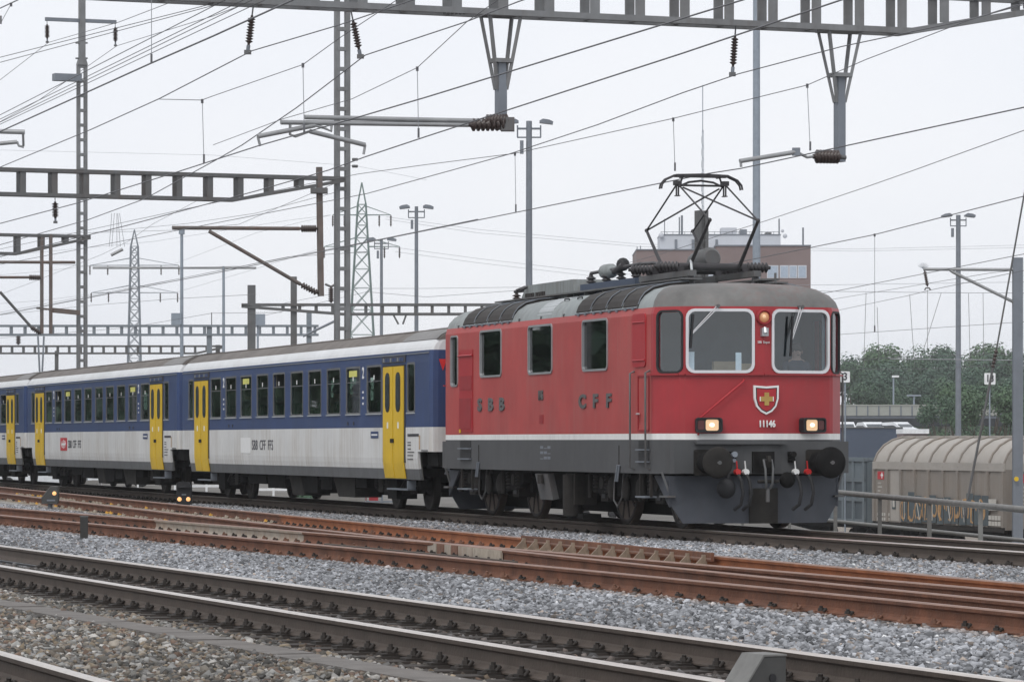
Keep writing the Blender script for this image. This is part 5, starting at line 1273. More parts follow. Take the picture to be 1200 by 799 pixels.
# third gantry, on the mast with the cross arm
g3 = Line(60, 133.0); q = g3.pt(98, 0)
G = thing('catenary_gantry', (q.x, q.y, -.24), 'gantry on the tall mast with cross arm and two hanging insulators behind the second coach', 'catenary gantry', 'catenary gantries')
beam(G, g3.pt(-260, 0), g3.pt(106, 0), 7.60, .72, .84, 'galv_dark', 2.0, 2.5, first=.6)
lattice_mast(G, q + BN * .2, -.24, g3.at(98, 76).z, .36, .36, 'beam_steel', .5); foot(G, q + BN * .2, .6)
lattice_mast(G, g3.pt(-260, 0) + BN * .2, -.24, 9, .36, .36, 'beam_steel')
b0 = g3.at(98, 76) + BN * .2; mb = MB()
mb.beam(b0, b0 + Zv * 3.6, .20, .20, 'beam_steel', up=BN); mb.prism([(-.18, 0), (.18, 0), (.10, .26), (-.10, .26)], b0 - BN * .12, BD, Zv, BN * .24, 'beam_steel')
for y in (50, 68): mb.tube(g3.at(90.5, y) + BN * .2, g3.at(104.5, y) + BN * .2, .03, 'beam_steel', n=6)
mb.build('mast_top', G, local=False)
mb = MB(); mb.beam(g3.at(55, 22) + BN * .2, g3.at(138, 25.5) + BN * .2, .12, .12, 'galv'); mb.build('cross_arm', G, local=False)
for x, y0, y1 in ((57, 23, 49), (137, 26, 53)): hang_insulator(G, g3.at(x, y0) + BN * .2, g3.at(x + .3, y1) + BN * .2, .09)
mb = MB(); a = g3.at(62, 95) - BN * .25; mb.obox(a, BD * (30 / F * 134 / BD.x), BN * .35, Zv * (8.3 / F * 134), 'galv'); mb.build('cabinet', G, local=False)
for px in (49, 59.5):
    mb = MB(); mb.beam(g3.at(px, 275 if px > 50 else 278), g3.at(px, 391), .10, .10, 'rust_steel', up=BN); mb.build('drop_rod', G, local=False)
mb = MB(); mb.beam(g3.at(62, 363.5), g3.at(93, 366.5), .14, .16, 'rust_steel'); mb.beam(g3.at(43, 361), g3.at(63, 363), .12, .06, 'rust_steel'); mb.build('bracket', G, local=False)
mb = MB(); mb.tube(g3.at(-30, 307), g3.at(88, 307.5), .05, 'rust_steel'); mb.build('registration_tube', G, local=False)
mb = MB(); mb.tube(g3.at(-30, 325), g3.at(35, 325), .045, 'rust_steel'); insulator(mb, g3.at(33, 325), g3.at(48, 325.5), .10, 6); mb.build('registration_tube', G, local=False)
mb = MB(); mb.tube(g3.at(0, 342), g3.at(40, 387), .05, 'galv_dark'); insulator(mb, g3.at(36, 383), g3.at(48, 391), .09, 5); mb.build('strut', G, local=False)
# a registration arm of another gantry outside the picture, hung over the far track
q = P(0, 160, 100); 
# far gantries
def far_gantry(px0, px1, ytop, ybot, Z, label, posts, mat, ta=0, tb=0, bd=None, zbase=-.24):
    S = F / Z; a, b = P(px0, HZ, Z), P(px1, HZ, Z); zb = CH + (HZ - ybot) / S; h = (ybot - ytop) / S
    G = thing('catenary_gantry', (a.x, a.y, zbase), label, 'catenary gantry', 'catenary gantries')
    beam(G, Vector((a.x, a.y, 0)), Vector((b.x, b.y, 0)), zb, h, .82, mat, ta, tb, ch=.13)
    for px, yt, w in posts:
        q = P(px, HZ, Z); mb = MB(); mb.beam(Vector((q.x, q.y + .2, zbase)), Vector((q.x, q.y + .2, CH + (HZ - yt) / S)), w, w, mat, up=(0, 1, 0)); mb.build('post', G, local=False)
    return G, S
g4, _ = far_gantry(-60, 373, 380.5, 393.5, 233, 'pale far gantry level with the white board, nearer of the two low ones', ((245, 381, .3), (-40, 380, .3), (362, 366, .3)), 'beam_far')
g5, _ = far_gantry(-60, 262, 404.5, 415, 281, 'farthest low gantry just above the roof of the second coach', ((66, 411, .25), (-40, 404, .3), (255, 404, .3)), 'galv_dark', 3, 2)
g6, S6 = far_gantry(283, 640, 355.5, 369.5, 194, 'dark brown gantry on two stout posts running behind the first coach towards the locomotive roof', ((294.5, 334, .38), (344, 324, .30), (620, 355, .3)), 'galv_dark', 5.0, 3.0)
mb = MB(); a = P(388, 355, 194); insulator(mb, a, P(388, 336, 194), .16, 7); mb.path([P(381, 333, 194), P(388, 336, 194), P(394, 333, 194)], .06, 'galv_dark'); mb.build('insulator', g6, local=False)
mb = MB(); mb.beam(P(461, 369, 194), P(467, 380, 194), .09, .09, 'galv_dark'); mb.beam(P(476, 369, 194), P(472, 380, 194), .09, .09, 'galv_dark'); mb.tube(P(397, 374, 194), P(355, 394, 194), .06, 'galv'); mb.build('hanger', g6, local=False)
mb = MB(); a = P(21.5, 404, 281); insulator(mb, a, P(21.5, 391, 281), .2, 6); mb.build('insulator', g5, local=False)
for x0, x1 in ((44.5, 46.5), (51.5, 49.5)):
    mb = MB(); mb.beam(P(x0, 394, 233), P(x1, 436, 233), .10, .10, 'galv'); mb.build('hanger', g4, local=False)
mb = MB(); mb.beam(P(211, 393, 233), P(213.5, 404, 233), .10, .08, 'galv'); mb.beam(P(248, 381, 233), P(248, 366, 233), .05, .05, 'galv_dark'); mb.build('hanger', g4, local=False)
# dark stout post behind the pantograph
G = thing('catenary_mast', P(822, 517, 92) - Zv * (P(822, 517, 92).z + .24), 'dark steel post standing directly behind the raised pantograph', 'mast')
mb = MB(); q = P(822, HZ, 92); q.z = 0
for s in (-1, 1): mb.beam(q + BD * s * .09 + Zv * -.24, q + BD * s * .09 + Zv * P(822, 247, 92).z, .08, .22, 'galv_dark', up=BN)
mb.beam(q + Zv * -.24, q + Zv * P(822, 248, 92).z, .10, .10, 'galv_dark', up=BN); mb.build('post', G, local=False)
# cantilever mast in the yard
G = thing('catenary_mast', Vector((P(1192, HZ, 100).x, 100, -3.1)), 'grey cantilever mast by the freight wagons, arm reaching over the yard', 'mast')
mb = MB(); q = P(1192.5, HZ, 100); q.z = 0
for o in (-.10, .10): mb.beam(q + Vector((0, o, -3.1)), q + Vector((0, o, P(0, 302, 100).z)), .25, .035, 'galv', up=(0, 1, 0))
mb.beam(q + Vector((0, 0, -3.1)), q + Vector((0, 0, P(0, 302, 100).z)), .03, .20, 'galv', up=(0, 1, 0)); mb.build('post', G, local=False)
mb = MB(); mb.tube(P(1188, 316, 100), P(1082, 315.5, 100), .04, 'tube_grey'); mb.build('cantilever_tube', G, local=False)
mb = MB(); mb.tube(P(1188, 354, 100), P(1117, 319, 100), .04, 'tube_grey'); mb.tube(P(1117, 319, 100), P(1113, 316, 100), .04, 'tube_grey'); mb.build('strut', G, local=False)
mb = MB(); insulator(mb, P(1083.5, 317, 100), P(1087, 336, 100), .05, 6); mb.path([P(1083.5, 340, 100), P(1085, 337.5, 100), P(1089, 337.5, 100), P(1090.5, 340, 100)], .02, 'galv_dark'); mb.build('insulator', G, local=False)
mb = MB(); 
for k in range(7): t = R_(30 + 20 * k); mb.tube(P(1082, 315, 100), P(1082 + 7 * math.cos(t), 315 - 7 * math.sin(t), 100), .008, 'galv', n=4)
mb.build('bird_spikes', G, local=False)
mb = MB(); mb.lathe([(.06, 0), (.06, .02)], P(1191, 561, 99.8), (0, -1, 0), 'yellow', 12); mb.build('marker_disc', G, local=False)
# registration arm at the left border belongs to a gantry beyond the frame
G = thing('catenary_mast', Vector((P(-70, HZ, 96).x, 96, -.24)), 'grey registration arm reaching in at the left edge above the gantry beam', 'mast')
mb = MB(); q = P(-70, HZ, 96); q.z = 0; mb.beam(q + Zv * -.24, q + Zv * 9.5, .3, .3, 'galv', up=BN); mb.build('post', G, local=False)
mb = MB(); mb.tube(P(-70, 152, 96), P(29, 155, 96), .06, 'tube_grey'); mb.beam(P(27, 156, 96), P(27.5, 171, 96), .08, .05, 'galv_dark'); mb.build('cantilever_tube', G, local=False)
mb = MB(); mb.tube(P(-60, 174, 96), P(20, 166.5, 96), .05, 'tube_grey'); mb.path([P(20, 166, 96), P(22, 171, 96), P(28, 172.5, 96)], .03, 'tube_grey'); mb.build('steady_arm', G, local=False)

# ------------------------------------------------------------------ wires
WG = 'overhead wires'
def wire(name, pts, label, r=.012, mat='wire', drops=(), cat='overhead wire', sag=0):
    """pts: (px, py, height) - or (px, py, None, depth)"""
    w = [P(p[0], p[1], p[3]) if p[2] is None else Pz(*p) for p in pts]
    q = w
    if sag: q = [w[0].lerp(w[-1], t) - Zv * sag * 4 * t * (1 - t) for t in np.linspace(0, 1, 24)]
    mb = MB()
    if r < .0: pass
    mb.path(q, r * .70, mat, 5); o = mb.build(name); tag(o, label, cat, WG)
    for d in drops:      # (px, y top, y bottom, height at top)
        Z = (d[3] - CH) * F / (HZ - d[1]); a, b = P(d[0], d[1], Z), P(d[0] + (d[4] if len(d) > 4 else 0), d[2], Z); m2 = MB()
        m2.tube(a, b, .0055 * max(1, Z / 80), 'wire_pale', n=5, caps=False); m2.box(a.x - .018, a.x + .018, a.y - .015, a.y + .015, a.z - .04, a.z + .02, 'wire'); m2.box(b.x - .014, b.x + .014, b.y - .012, b.y + .012, b.z - .02, b.z + .11, 'wire')
        so = m2.build('dropper', o, local=False)
    return o
wire('contact_wire', [(1290, 106.5, 5.44), (1200, 126, 5.44), (868, 197.6, 5.44), (830, 203.5, 5.44), (560, 258, 5.44), (250, 320.5, 5.44), (0, 369, 5.44), (-80, 384, 5.44)], 'contact wire touching the raised pantograph of the red locomotive', .013)
wire('messenger_wire', [(1320, -25, 7.3), (1200, 4, 7.0), (1138, 23, 7.0), (986, 55, 6.95), (865, 87, 6.86), (800, 109, 6.65), (700, 146.5, 6.4), (596, 181, 6.25), (530, 199.5, 6.2), (430, 227, 6.2), (250, 262, 6.5), (0, 310, 7.0)], 'messenger wire held by the insulator hanging left of the second vee hanger', .012)
wire('messenger_wire', [(1300, -22, 6.9), (1138, 23, 6.85), (1015, 70, 6.6), (946, 100, 6.45), (883, 115.5, 6.4), (789, 139, 6.3), (603, 180, 6.25), (500, 193, 6.3), (420, 204, 6.4), (250, 238, 6.6), (0, 292, 7.0)], 'thin catenary wire carrying the droppers right above the pantograph', .009, drops=((946, 100, 175, 6.45, 3.5), (789, 139.5, 199, 6.3, 2), (603.5, 180, 247, 6.25, 1)))
wire('contact_wire', [(930, -18, 5.5), (790, 25, 5.5), (500, 114, 5.5), (425, 136, 5.5), (303, 171, 5.5), (213, 200, 5.5), (91, 238, 5.5), (0, 262, 5.5), (-80, 284, 5.5)], 'contact wire that passes just under the end of the long double tube and dips left', .013)
wire('contact_wire', [(1060, -24, 5.5), (987, 0, 5.5), (800, 62.7, 5.5), (500, 160, 5.5), (428, 184, 5.5), (385, 199.6, 5.5), (300, 224, 5.5), (150, 264, 5.5), (0, 301, 5.5)], 'contact wire running through the first vee hanger and behind the twin mast', .013)
wire('messenger_wire', [(720, -36, 6.7), (607, 2.5, 6.7), (546, 26, 6.7), (443, 60, 6.7), (428, 65, 6.7), (347.6, 126.4, 6.3), (284, 170, 5.9), (252.5, 188, 5.75), (170, 233, 5.6), (105, 257, 5.6), (0, 287, 5.7)], 'wire clamped under the insulator beside the twin mast, falling steeply leftwards', .012)
wire('messenger_wire', [(620, -26, 7.0), (485, 0, 6.9), (398, 29.5, 6.8), (295, 60, 6.8), (186.5, 116, 6.5), (107.7, 151.5, 6.4), (7.5, 193, 6.4), (-60, 222, 6.4)], 'wire clamped under the insulator hanging nearest the left end of the beam', .012)
wire('messenger_wire', [(470, -3, 6.9), (397.7, 45, 6.6), (355, 76, 6.35), (250, 112.6, 6.2), (236.6, 117.5, 6.15), (187, 116.5, 6.45)], 'thin catenary wire with two droppers left of the twin mast', .008, drops=((237, 118, 190, 6.15, 2), (355, 76, 155, 6.35, 1.5)))
wire('messenger_wire', [(640, -40, 6.8), (547, 26, 6.6), (489, 79.6, 6.3), (413, 116, 6.2), (330, 140, 6.2), (250, 170, 6.3)], 'thin catenary wire right of the twin mast with one long dropper', .008, drops=((489, 80, 160, 6.3, 1.5),))
for k, (a, b, r) in enumerate((((300, -18), (0, 135), .011), ((288, -1), (0, 140), .010), ((294, 1), (0, 143.5), .010), ((330, -9), (0, 146), .010))):
    z = 7.6; wire('feeder_wire', [(a[0] + 60, a[1] - 30, z), (a[0], a[1], z), (b[0], b[1], z), (-80, b[1] + 36, z)], ('uppermost of the bundled feeder wires crossing the cross-arm mast', 'second feeder wire down in the bundle crossing the cross-arm mast', 'third feeder wire down in the bundle crossing the cross-arm mast', 'fourth feeder wire down in the bundle crossing the cross-arm mast')[k], r)
wire('feeder_wire', [(400, -25, 6.6), (335, 4, 6.6), (250, 42.6, 6.6), (178, 74, 6.6), (0, 154.5, 6.6), (-70, 186, 6.6)], 'thickest wire at the bottom of the bundle, with a dropper clamp on it', .018, drops=((177.5, -10, 73, 7.4),))
for k, (a, b, c_) in enumerate(((65, 0, 62.5), (70, 2, 68))):
    wire('feeder_wire', [(-20 + 300, -12 if k == 0 else -5, 8.6), (a * 3.9 + 8, 2 if k == 0 else 8, 8.6), (0, c_, 8.6), (-60, c_ + 15, 8.6)] if False else [(300, -18 + k * 5, 8.6), (268, 0 + k * 2, 8.6), (0, c_ * 1.08 + 0, 8.6), (-60, c_ * 1.08 + 15, 8.6)], ('upper of two close wires at the top left corner', 'lower of two close wires at the top left corner')[k], .010)
g3z = g3.at(57, 49)
wire('feeder_wire', [(-60, 121, None, 150), (0, 94, None, 142), (57, 50, None, 133), (140, 26, None, 110), (200, 3, None, 95), (260, -20, None, 82)], 'wire held by the left insulator of the cross-arm mast', .014)
wire('feeder_wire', [(-60, 175, None, 160), (0, 143, None, 150), (45, 118, None, 143), (107, 75, None, 136), (137, 54, None, 133), (250, 19, None, 100), (310, -4, None, 86)], 'wire held by the right insulator of the cross-arm mast', .014)
wire('feeder_wire', [(-40, 27, 8.2), (0, 10, 8.2), (30, -4, 8.2), (60, -18, 8.2)], 'short piece of thick wire cutting the top left corner', .014, drops=((13, 5, 27, 8.2, -12),))
wire('messenger_wire', [(1290, 117, 5.6), (1200, 153, 5.6), (1070, 200, 5.6), (1013, 220, 5.6), (897, 259, 5.6), (780, 296, 5.6), (700, 318, 5.6)], 'thin wire rising right from behind the pantograph knee', .009)
wire('contact_wire', [(1290, 205, 5.4), (1200, 230, 5.4), (1025, 275, 5.4), (889, 302.5, 5.4), (720, 334, 5.4)], 'wire with a long dropper over the gap right of the locomotive', .013, drops=((1025, 275, 388, 5.4, 0),))
wire('contact_wire', [(1300, 277, 5.5), (1200, 297.7, 5.5), (980, 341, 5.5), (880, 357, 5.5)], 'wire passing just under the end of the yard cantilever arm', .012)
wire('contact_wire', [(1300, 370, 5.5), (1200, 377, 5.5), (986, 391.7, 5.5), (860, 401, 5.5)], 'lowest thick wire beside the driver cab windows', .012)
wire('messenger_wire', [(1195, 316, None, 100), (1160, 320, None, 105), (980, 350, None, 138), (900, 361, None, 160)], 'thin wire leaving the cantilever arm of the yard mast leftwards', .010)
wire('messenger_wire', [(1200, 317, None, 92), (1090, 340, None, 101), (1066, 346, None, 110), (980, 364, None, 140), (900, 378, None, 170)], 'wire held by the small insulator under the yard cantilever arm', .010, drops=())
wire('messenger_wire', [(1290, 343, None, 160), (1190, 343.5, None, 160), (1100, 343, None, 165), (980, 341.5, None, 172), (900, 340, None, 180)], 'level wire with many thin droppers over the wagons', .014)
wire('messenger_wire', [(1290, 329, None, 230), (1100, 332, None, 235), (980, 333.7, None, 240), (850, 335, None, 250)], 'faint level wire crossing the yard lamp mast', .016, 'wire_pale')
wire('contact_wire', [(1290, 413, None, 170), (1190, 414.5, None, 170), (1060, 418, None, 172), (980, 424, None, 175)], 'upper level contact wire in front of the trees', .015)
wire('contact_wire', [(1290, 424, None, 180), (1190, 427, None, 180), (1090, 432, None, 182), (980, 433, None, 185)], 'lower level contact wire in front of the trees', .015)
wire('registration_wire', [(1043, 420.5, None, 170), (1190, 422, None, 170)], 'pale rod in front of the trees left of the yard lamp mast', .03, 'wire_pale')
for k, (x, y0, y1, dx) in enumerate(((1015, 343, 432, -3), (1066, 345, 432, 6), (1103, 343, 414, -22), (1135, 344, 430, 2), (1152, 343, 430, 1), (1028, 360, 424, 2), (1087, 340, 413, 0))):
    mb = MB(); mb.tube(P(x, y0, 165), P(x + dx, y1, 172), .011, 'wire_pale', n=5); tag(mb.build('dropper_wire'), 'thin hanging dropper over the freight wagons, number %s from the locomotive' % ('one', 'three', 'five', 'six', 'seven', 'two', 'four')[k], 'dropper', 'droppers over the yard')
# high-voltage lines between the lattice pylons
HV = [((452, 254), (560, 269), (748, 286), (1000, 292), (1210, 287)), ((452, 257), (560, 273), (748, 289), (1000, 294.5), (1210, 290)), ((463, 290), (560, 303), (690, 318), (800, 326)), ((463, 295), (560, 308), (690, 323), (800, 331))]
nm = ('top high voltage line leaving the greenish pylon rightwards', 'second high voltage line leaving the greenish pylon rightwards', 'third high voltage line leaving the greenish pylon rightwards', 'lowest high voltage line leaving the greenish pylon rightwards')
for k, p in enumerate(HV): wire('power_line', [(x, y, None, 470 + (x - 450) * .1) for x, y in p], nm[k], .028, 'wire_pale', cat='power line')
HV = [((388, 252), (300, 273), (205, 309)), ((380, 290), (290, 318), (205, 343)), ((388, 252), (340, 258), (180, 283), (0, 300)), ((110, 311), (50, 318), (-30, 325)), ((106, 345), (50, 352), (-30, 358)), ((500, 211), (420, 195), (250, 182), (0, 176))]
nm = ('high voltage line joining the upper arms of both pylons', 'high voltage line joining the lower arms of both pylons', 'faint line running left over the far pylon from the greenish one', 'line leaving the upper arm of the far pylon leftwards', 'line leaving the lower arm of the far pylon leftwards', 'very faint line high above the far gantries')
for k, p in enumerate(HV): wire('power_line', [(x, y, None, 520 + (450 - x) * .15) for x, y in p], nm[k], .028, 'wire_pale', cat='power line')
# more wires over the left tracks
ML = [([(560, 257), (459, 277.7), (330, 303), (213, 326), (97, 348), (0, 366)], 5.3, 'wire passing over the strut of the rusty drop rod'),
      ([(430, 295), (338, 301), (213, 326), (100, 349), (-20, 372)], 5.0, 'wire low over the first coach roof crossing the rusty strut'),
      ([(395, 214), (280, 263), (200, 270), (100, 273), (0, 276)], 6.2, 'wire meeting the end of the rusty tube'),
      ([(250, 225), (213, 245), (180, 262), (150, 283), (120, 298), (40, 330), (-40, 360)], 5.6, 'wire falling between the far pylon and the cross-arm mast'),
      ([(395, 225), (300, 250), (220, 262), (105, 273)], 6.0, 'faint wire above the rusty tube'),
      ([(280, 312), (212, 314), (105, 312), (0, 306)], 6.3, 'wire just below the third gantry beam'),
      ([(300, 345), (205, 350), (105, 358), (0, 369)], 5.6, 'faint wire over the far gantries'),
      ([(330, 366), (248, 367), (150, 384), (0, 396)], 4.6, 'lowest wire above the white board')]
for p, z, l in ML: wire('contact_wire', [(x, y, None, 105 + (400 - x) * .25) for x, y in p], l, .011)
wire('messenger_wire', [(610, 336.5, None, 200), (500, 338, None, 200), (420, 338, None, 205), (330, 356, None, 215)], 'faint level wire just above the dark brown gantry', .016, 'wire_pale')
wire('messenger_wire', [(640, 338, None, 190), (500, 348, None, 200), (430, 342, None, 205), (300, 372, None, 225)], 'sagging wire just above the dark brown gantry', .014, 'wire')
# counterweight rods hung in a bunch left of the far pylon
r = thing('tensioning_bridle', P(137, 295, 120), 'bunch of thin hangers holding a pale spreader left of the far pylon', 'wire bridle'); mb = MB()
for x0, x1 in ((131, 128), (134, 131), (137, 137), (138, 141), (140, 146)): mb.tube(P(x0, 250, 120), P(x1, 289, 120), .008, 'wire_pale', n=5)
mb.build('hanger', r, local=False); mb = MB(); mb.tube(P(130, 299, 120), P(144, 292, 120), .05, 'tube_grey', n=8); mb.build('spreader', r, local=False)
# guy wire in front of the freight wagon
mb = MB(); mb.tube(P(1130, 606, 88), P(1164, 428, 88), .028, 'galv_dark', n=6); insulator(mb, P(1163, 433, 88), P(1168, 408, 88), .05, 5); mb.tube(P(1168, 408, 88), P(1216, 140, 88), .02, 'galv_dark', n=6)
tag(mb.build('guy_wire'), 'slanting guy wire with a small insulator crossing in front of the freight wagon', 'guy wire')
G = thing('catenary_mast', (P(1216, HZ, 88).x, 88, -.24), 'mast beyond the edge that the slanting guy wire is tied to', 'mast'); mb = MB(); q = P(1218, HZ, 88); q.z = 0
mb.beam(q + Zv * -1.5, q + Zv * P(0, 120, 88).z, .28, .28, 'galv', up=BN); mb.build('post', G, local=False)

# ------------------------------------------------------------------ lamp masts, poles, pylons
def lamp_mast(px, ytop, Z, w, label, zb=-.24, heads=2):
    hs = .72 if heads == 2 else .80
    S = F / Z; q = P(px, HZ, Z); zt = CH + (HZ - ytop) / S; r = thing('floodlight_mast', (q.x, q.y, zb), label, 'floodlight mast', 'floodlight masts')
    mb = MB(); H = zt - zb; mb.tube((0, 0, 0), (0, 0, H), w * .62, 'galv', r1=w * .45, n=10); mb.build('pole', r)
    mb = MB(); mb.tube((-.55, 0, H - .35), (.55, 0, H - .35), .05, 'galv', n=6); mb.tube((-.55, 0, H - .75), (.55, 0, H - .75), .035, 'galv', n=6)
    for s in (-1, 1): mb.tube((s * .53, 0, H - .75), (s * .53, 0, H - .2), .035, 'galv', n=6)
    mb.box(-w - .12, -w + .05, -.15, .15, H - 1.5, H - .9, 'galv'); mb.build('bracket', r)
    for s in (-1, 1):
        for o in ((-.25, .25) if heads > 2 else (0,)):
            sc_ = hs
            mb = MB(); c = Vector((s * .78, o, H - .05)); mb.prism([(u * sc_, v * sc_) for u, v in ([(-.42, -.06), (.42, -.16), (.46, .02), (.2, .14), (-.2, .20), (-.42, .08)] if s > 0 else [(.42, -.06), (.42, .08), (.2, .20), (-.2, .14), (-.46, .02), (-.42, -.16)])], c - Vector((0, .2, 0)), (1, 0, 0), (0, 0, 1), (0, .4, 0), 'galv'); mb.build('lamp_head', r, fix=True)
    return r
lamp_mast(620, 142, 180, .30, 'tall floodlight mast with two heads rising left of the locomotive roof')
lamp_mast(488, 242, 262, .26, 'floodlight mast right of the greenish pylon, shorter in view', heads=4)
lamp_mast(447, 280, 300, .24, 'floodlight mast half hidden among the arms of the greenish pylon', heads=4)
lamp_mast(1123, 252, 268, .36, 'floodlight mast rising out of the freight yard before the trees', zb=-3.1, heads=4)
q = P(886.5, HZ, 150); r = thing('steel_pole', (q.x, q.y, -3.1), 'thick pale pole behind the pantograph running up past the gantry beam', 'pole'); mb = MB(); mb.tube((0, 0, 0), (0, 0, 24), .17, 'mast_far', r1=.13, n=12); mb.build('pole', r)
mb = MB(); mb.box(-.2, .2, -.2, .2, 0, .6, 'concrete'); mb.build('footing', r)
for px, yt, Z, lab in ((213, 268, 210, 'slim pole carrying a white board at its foot, right of the far pylon'), (262, 312, 240, 'slim pole with a cross arm standing right of the white board')):
    q = P(px, HZ, Z); S = F / Z; r = thing('steel_pole', (q.x, q.y, -.24), lab, 'pole'); H = CH + (HZ - yt) / S + .24; mb = MB(); mb.tube((0, 0, 0), (0, 0, H), .11, 'mast_far', r1=.08, n=8); mb.build('pole', r)
    mb = MB()
    if px == 213: mb.tube((0, 0, H - .3), (0, 0, H + .05), .16, 'mast_far', n=8); mb.build('cap', r); mb = MB(); mb.box(-.55, .0, -.2, -.12, CH + (HZ - 380.5) / S + .24, CH + (HZ - 367) / S + .24, 'mast_far'); mb.build('board', r)
    else: mb.tube((-8.0, 0, H - .1), (2.0, 0, H - .1), .07, 'tube_grey', n=6); mb.build('cross_arm', r); mb = MB(); insulator(mb, (0, -.15, 4.0), (0, -.15, 5.2), .16, 6); mb.build('insulator', r)
# pale board behind the stout post
q = P(302, HZ, 220); S = F / 220; mb = MB(); mb.box(q.x - .42, q.x + .42, 219.9, 220.0, CH + (HZ - 381) / S, CH + (HZ - 368) / S, 'mast_far')
r = thing('sign_board', (q.x, 220, -.24), 'pale blank board seen between the two stout brown posts', 'board'); mb.build('board', r, local=False); mb = MB(); mb.tube((q.x, 220.1, -.24), (q.x, 220.1, CH + (HZ - 370) / S), .06, 'mast_far'); mb.build('pole', r, local=False)
def pylon(px, ytop, ybase, Z, wb, wt, arms, label, mat):
    S = F / Z; q = P(px, HZ, Z); zt = CH + (HZ - ytop) / S; r = thing('lattice_pylon', (q.x, q.y, -3.15), label, 'pylon', 'lattice pylons'); H = zt + 3.15
    zk = H * .93
    def leg(z): f = min(z / zk, 1); return wb + (wt - wb) * f
    cs = [(sx, sy) for sx in (-1, 1) for sy in (-1, 1)]; mb = MB(); th = .15
    for sx, sy in cs:
        mb.beam((sx * wb, sy * wb, 0), (sx * wt, sy * wt, zk), th, th, mat); mb.beam((sx * wt, sy * wt, zk), (0, 0, H), th * .8, th * .8, mat)
    z = 0
    while z < zk - .3:
        w = leg(z); z1 = min(zk, z + max(1.2, 2.1 * w)); w1 = leg(z1)
        for ax in (0, 1):
            for s in (-1, 1):
                f = (lambda u, zz, ww: (u * ww, s * ww, zz)) if ax == 0 else (lambda u, zz, ww: (s * ww, u * ww, zz))
                mb.beam(f(-1, z, w), f(1, z1, w1), .095, .095, mat); mb.beam(f(1, z, w), f(-1, z1, w1), .095, .095, mat); mb.beam(f(-1, z1, w1), f(1, z1, w1), .06, .06, mat)
        z = z1
    mb.build('tower', r)
    for ya, l in arms:
        za = CH + (HZ - ya) / S + 3.15; w = leg(za); mb = MB()
        for s in (-1, 1):
            for o in (-1, 1): mb.beam((s * w, o * w, za), (s * l, 0, za), .09, .09, mat); mb.beam((s * w, o * w, za + 1.1), (s * l, 0, za), .07, .07, mat)
            for k in range(1, 5): x = s * (w + (l - w) * k / 5); mb.beam((x, -w * (1 - k / 5), za), (x, w * (1 - k / 5), za), .05, .05, mat)
        a_ = mb.build('arm', r); mb = MB()
        for s in (-1, 1):
            for x in (s * l, s * l * .6): insulator(mb, (x, 0, za), (x, 0, za - 1.5), .14, 6)
        mb.build('insulator', a_)
pylon(157.5, 269, 415, 600, 1.35, .55, ((311, 6.8), (343, 6.6)), 'grey far lattice pylon seen between the cross-arm mast and the slim poles', 'pylon_far')
pylon(424, 214, 385, 500, 2.6, .5, ((252, 3.7), (289, 4.8)), 'greenish lattice pylon right beside the tall twin mast', 'pylon')

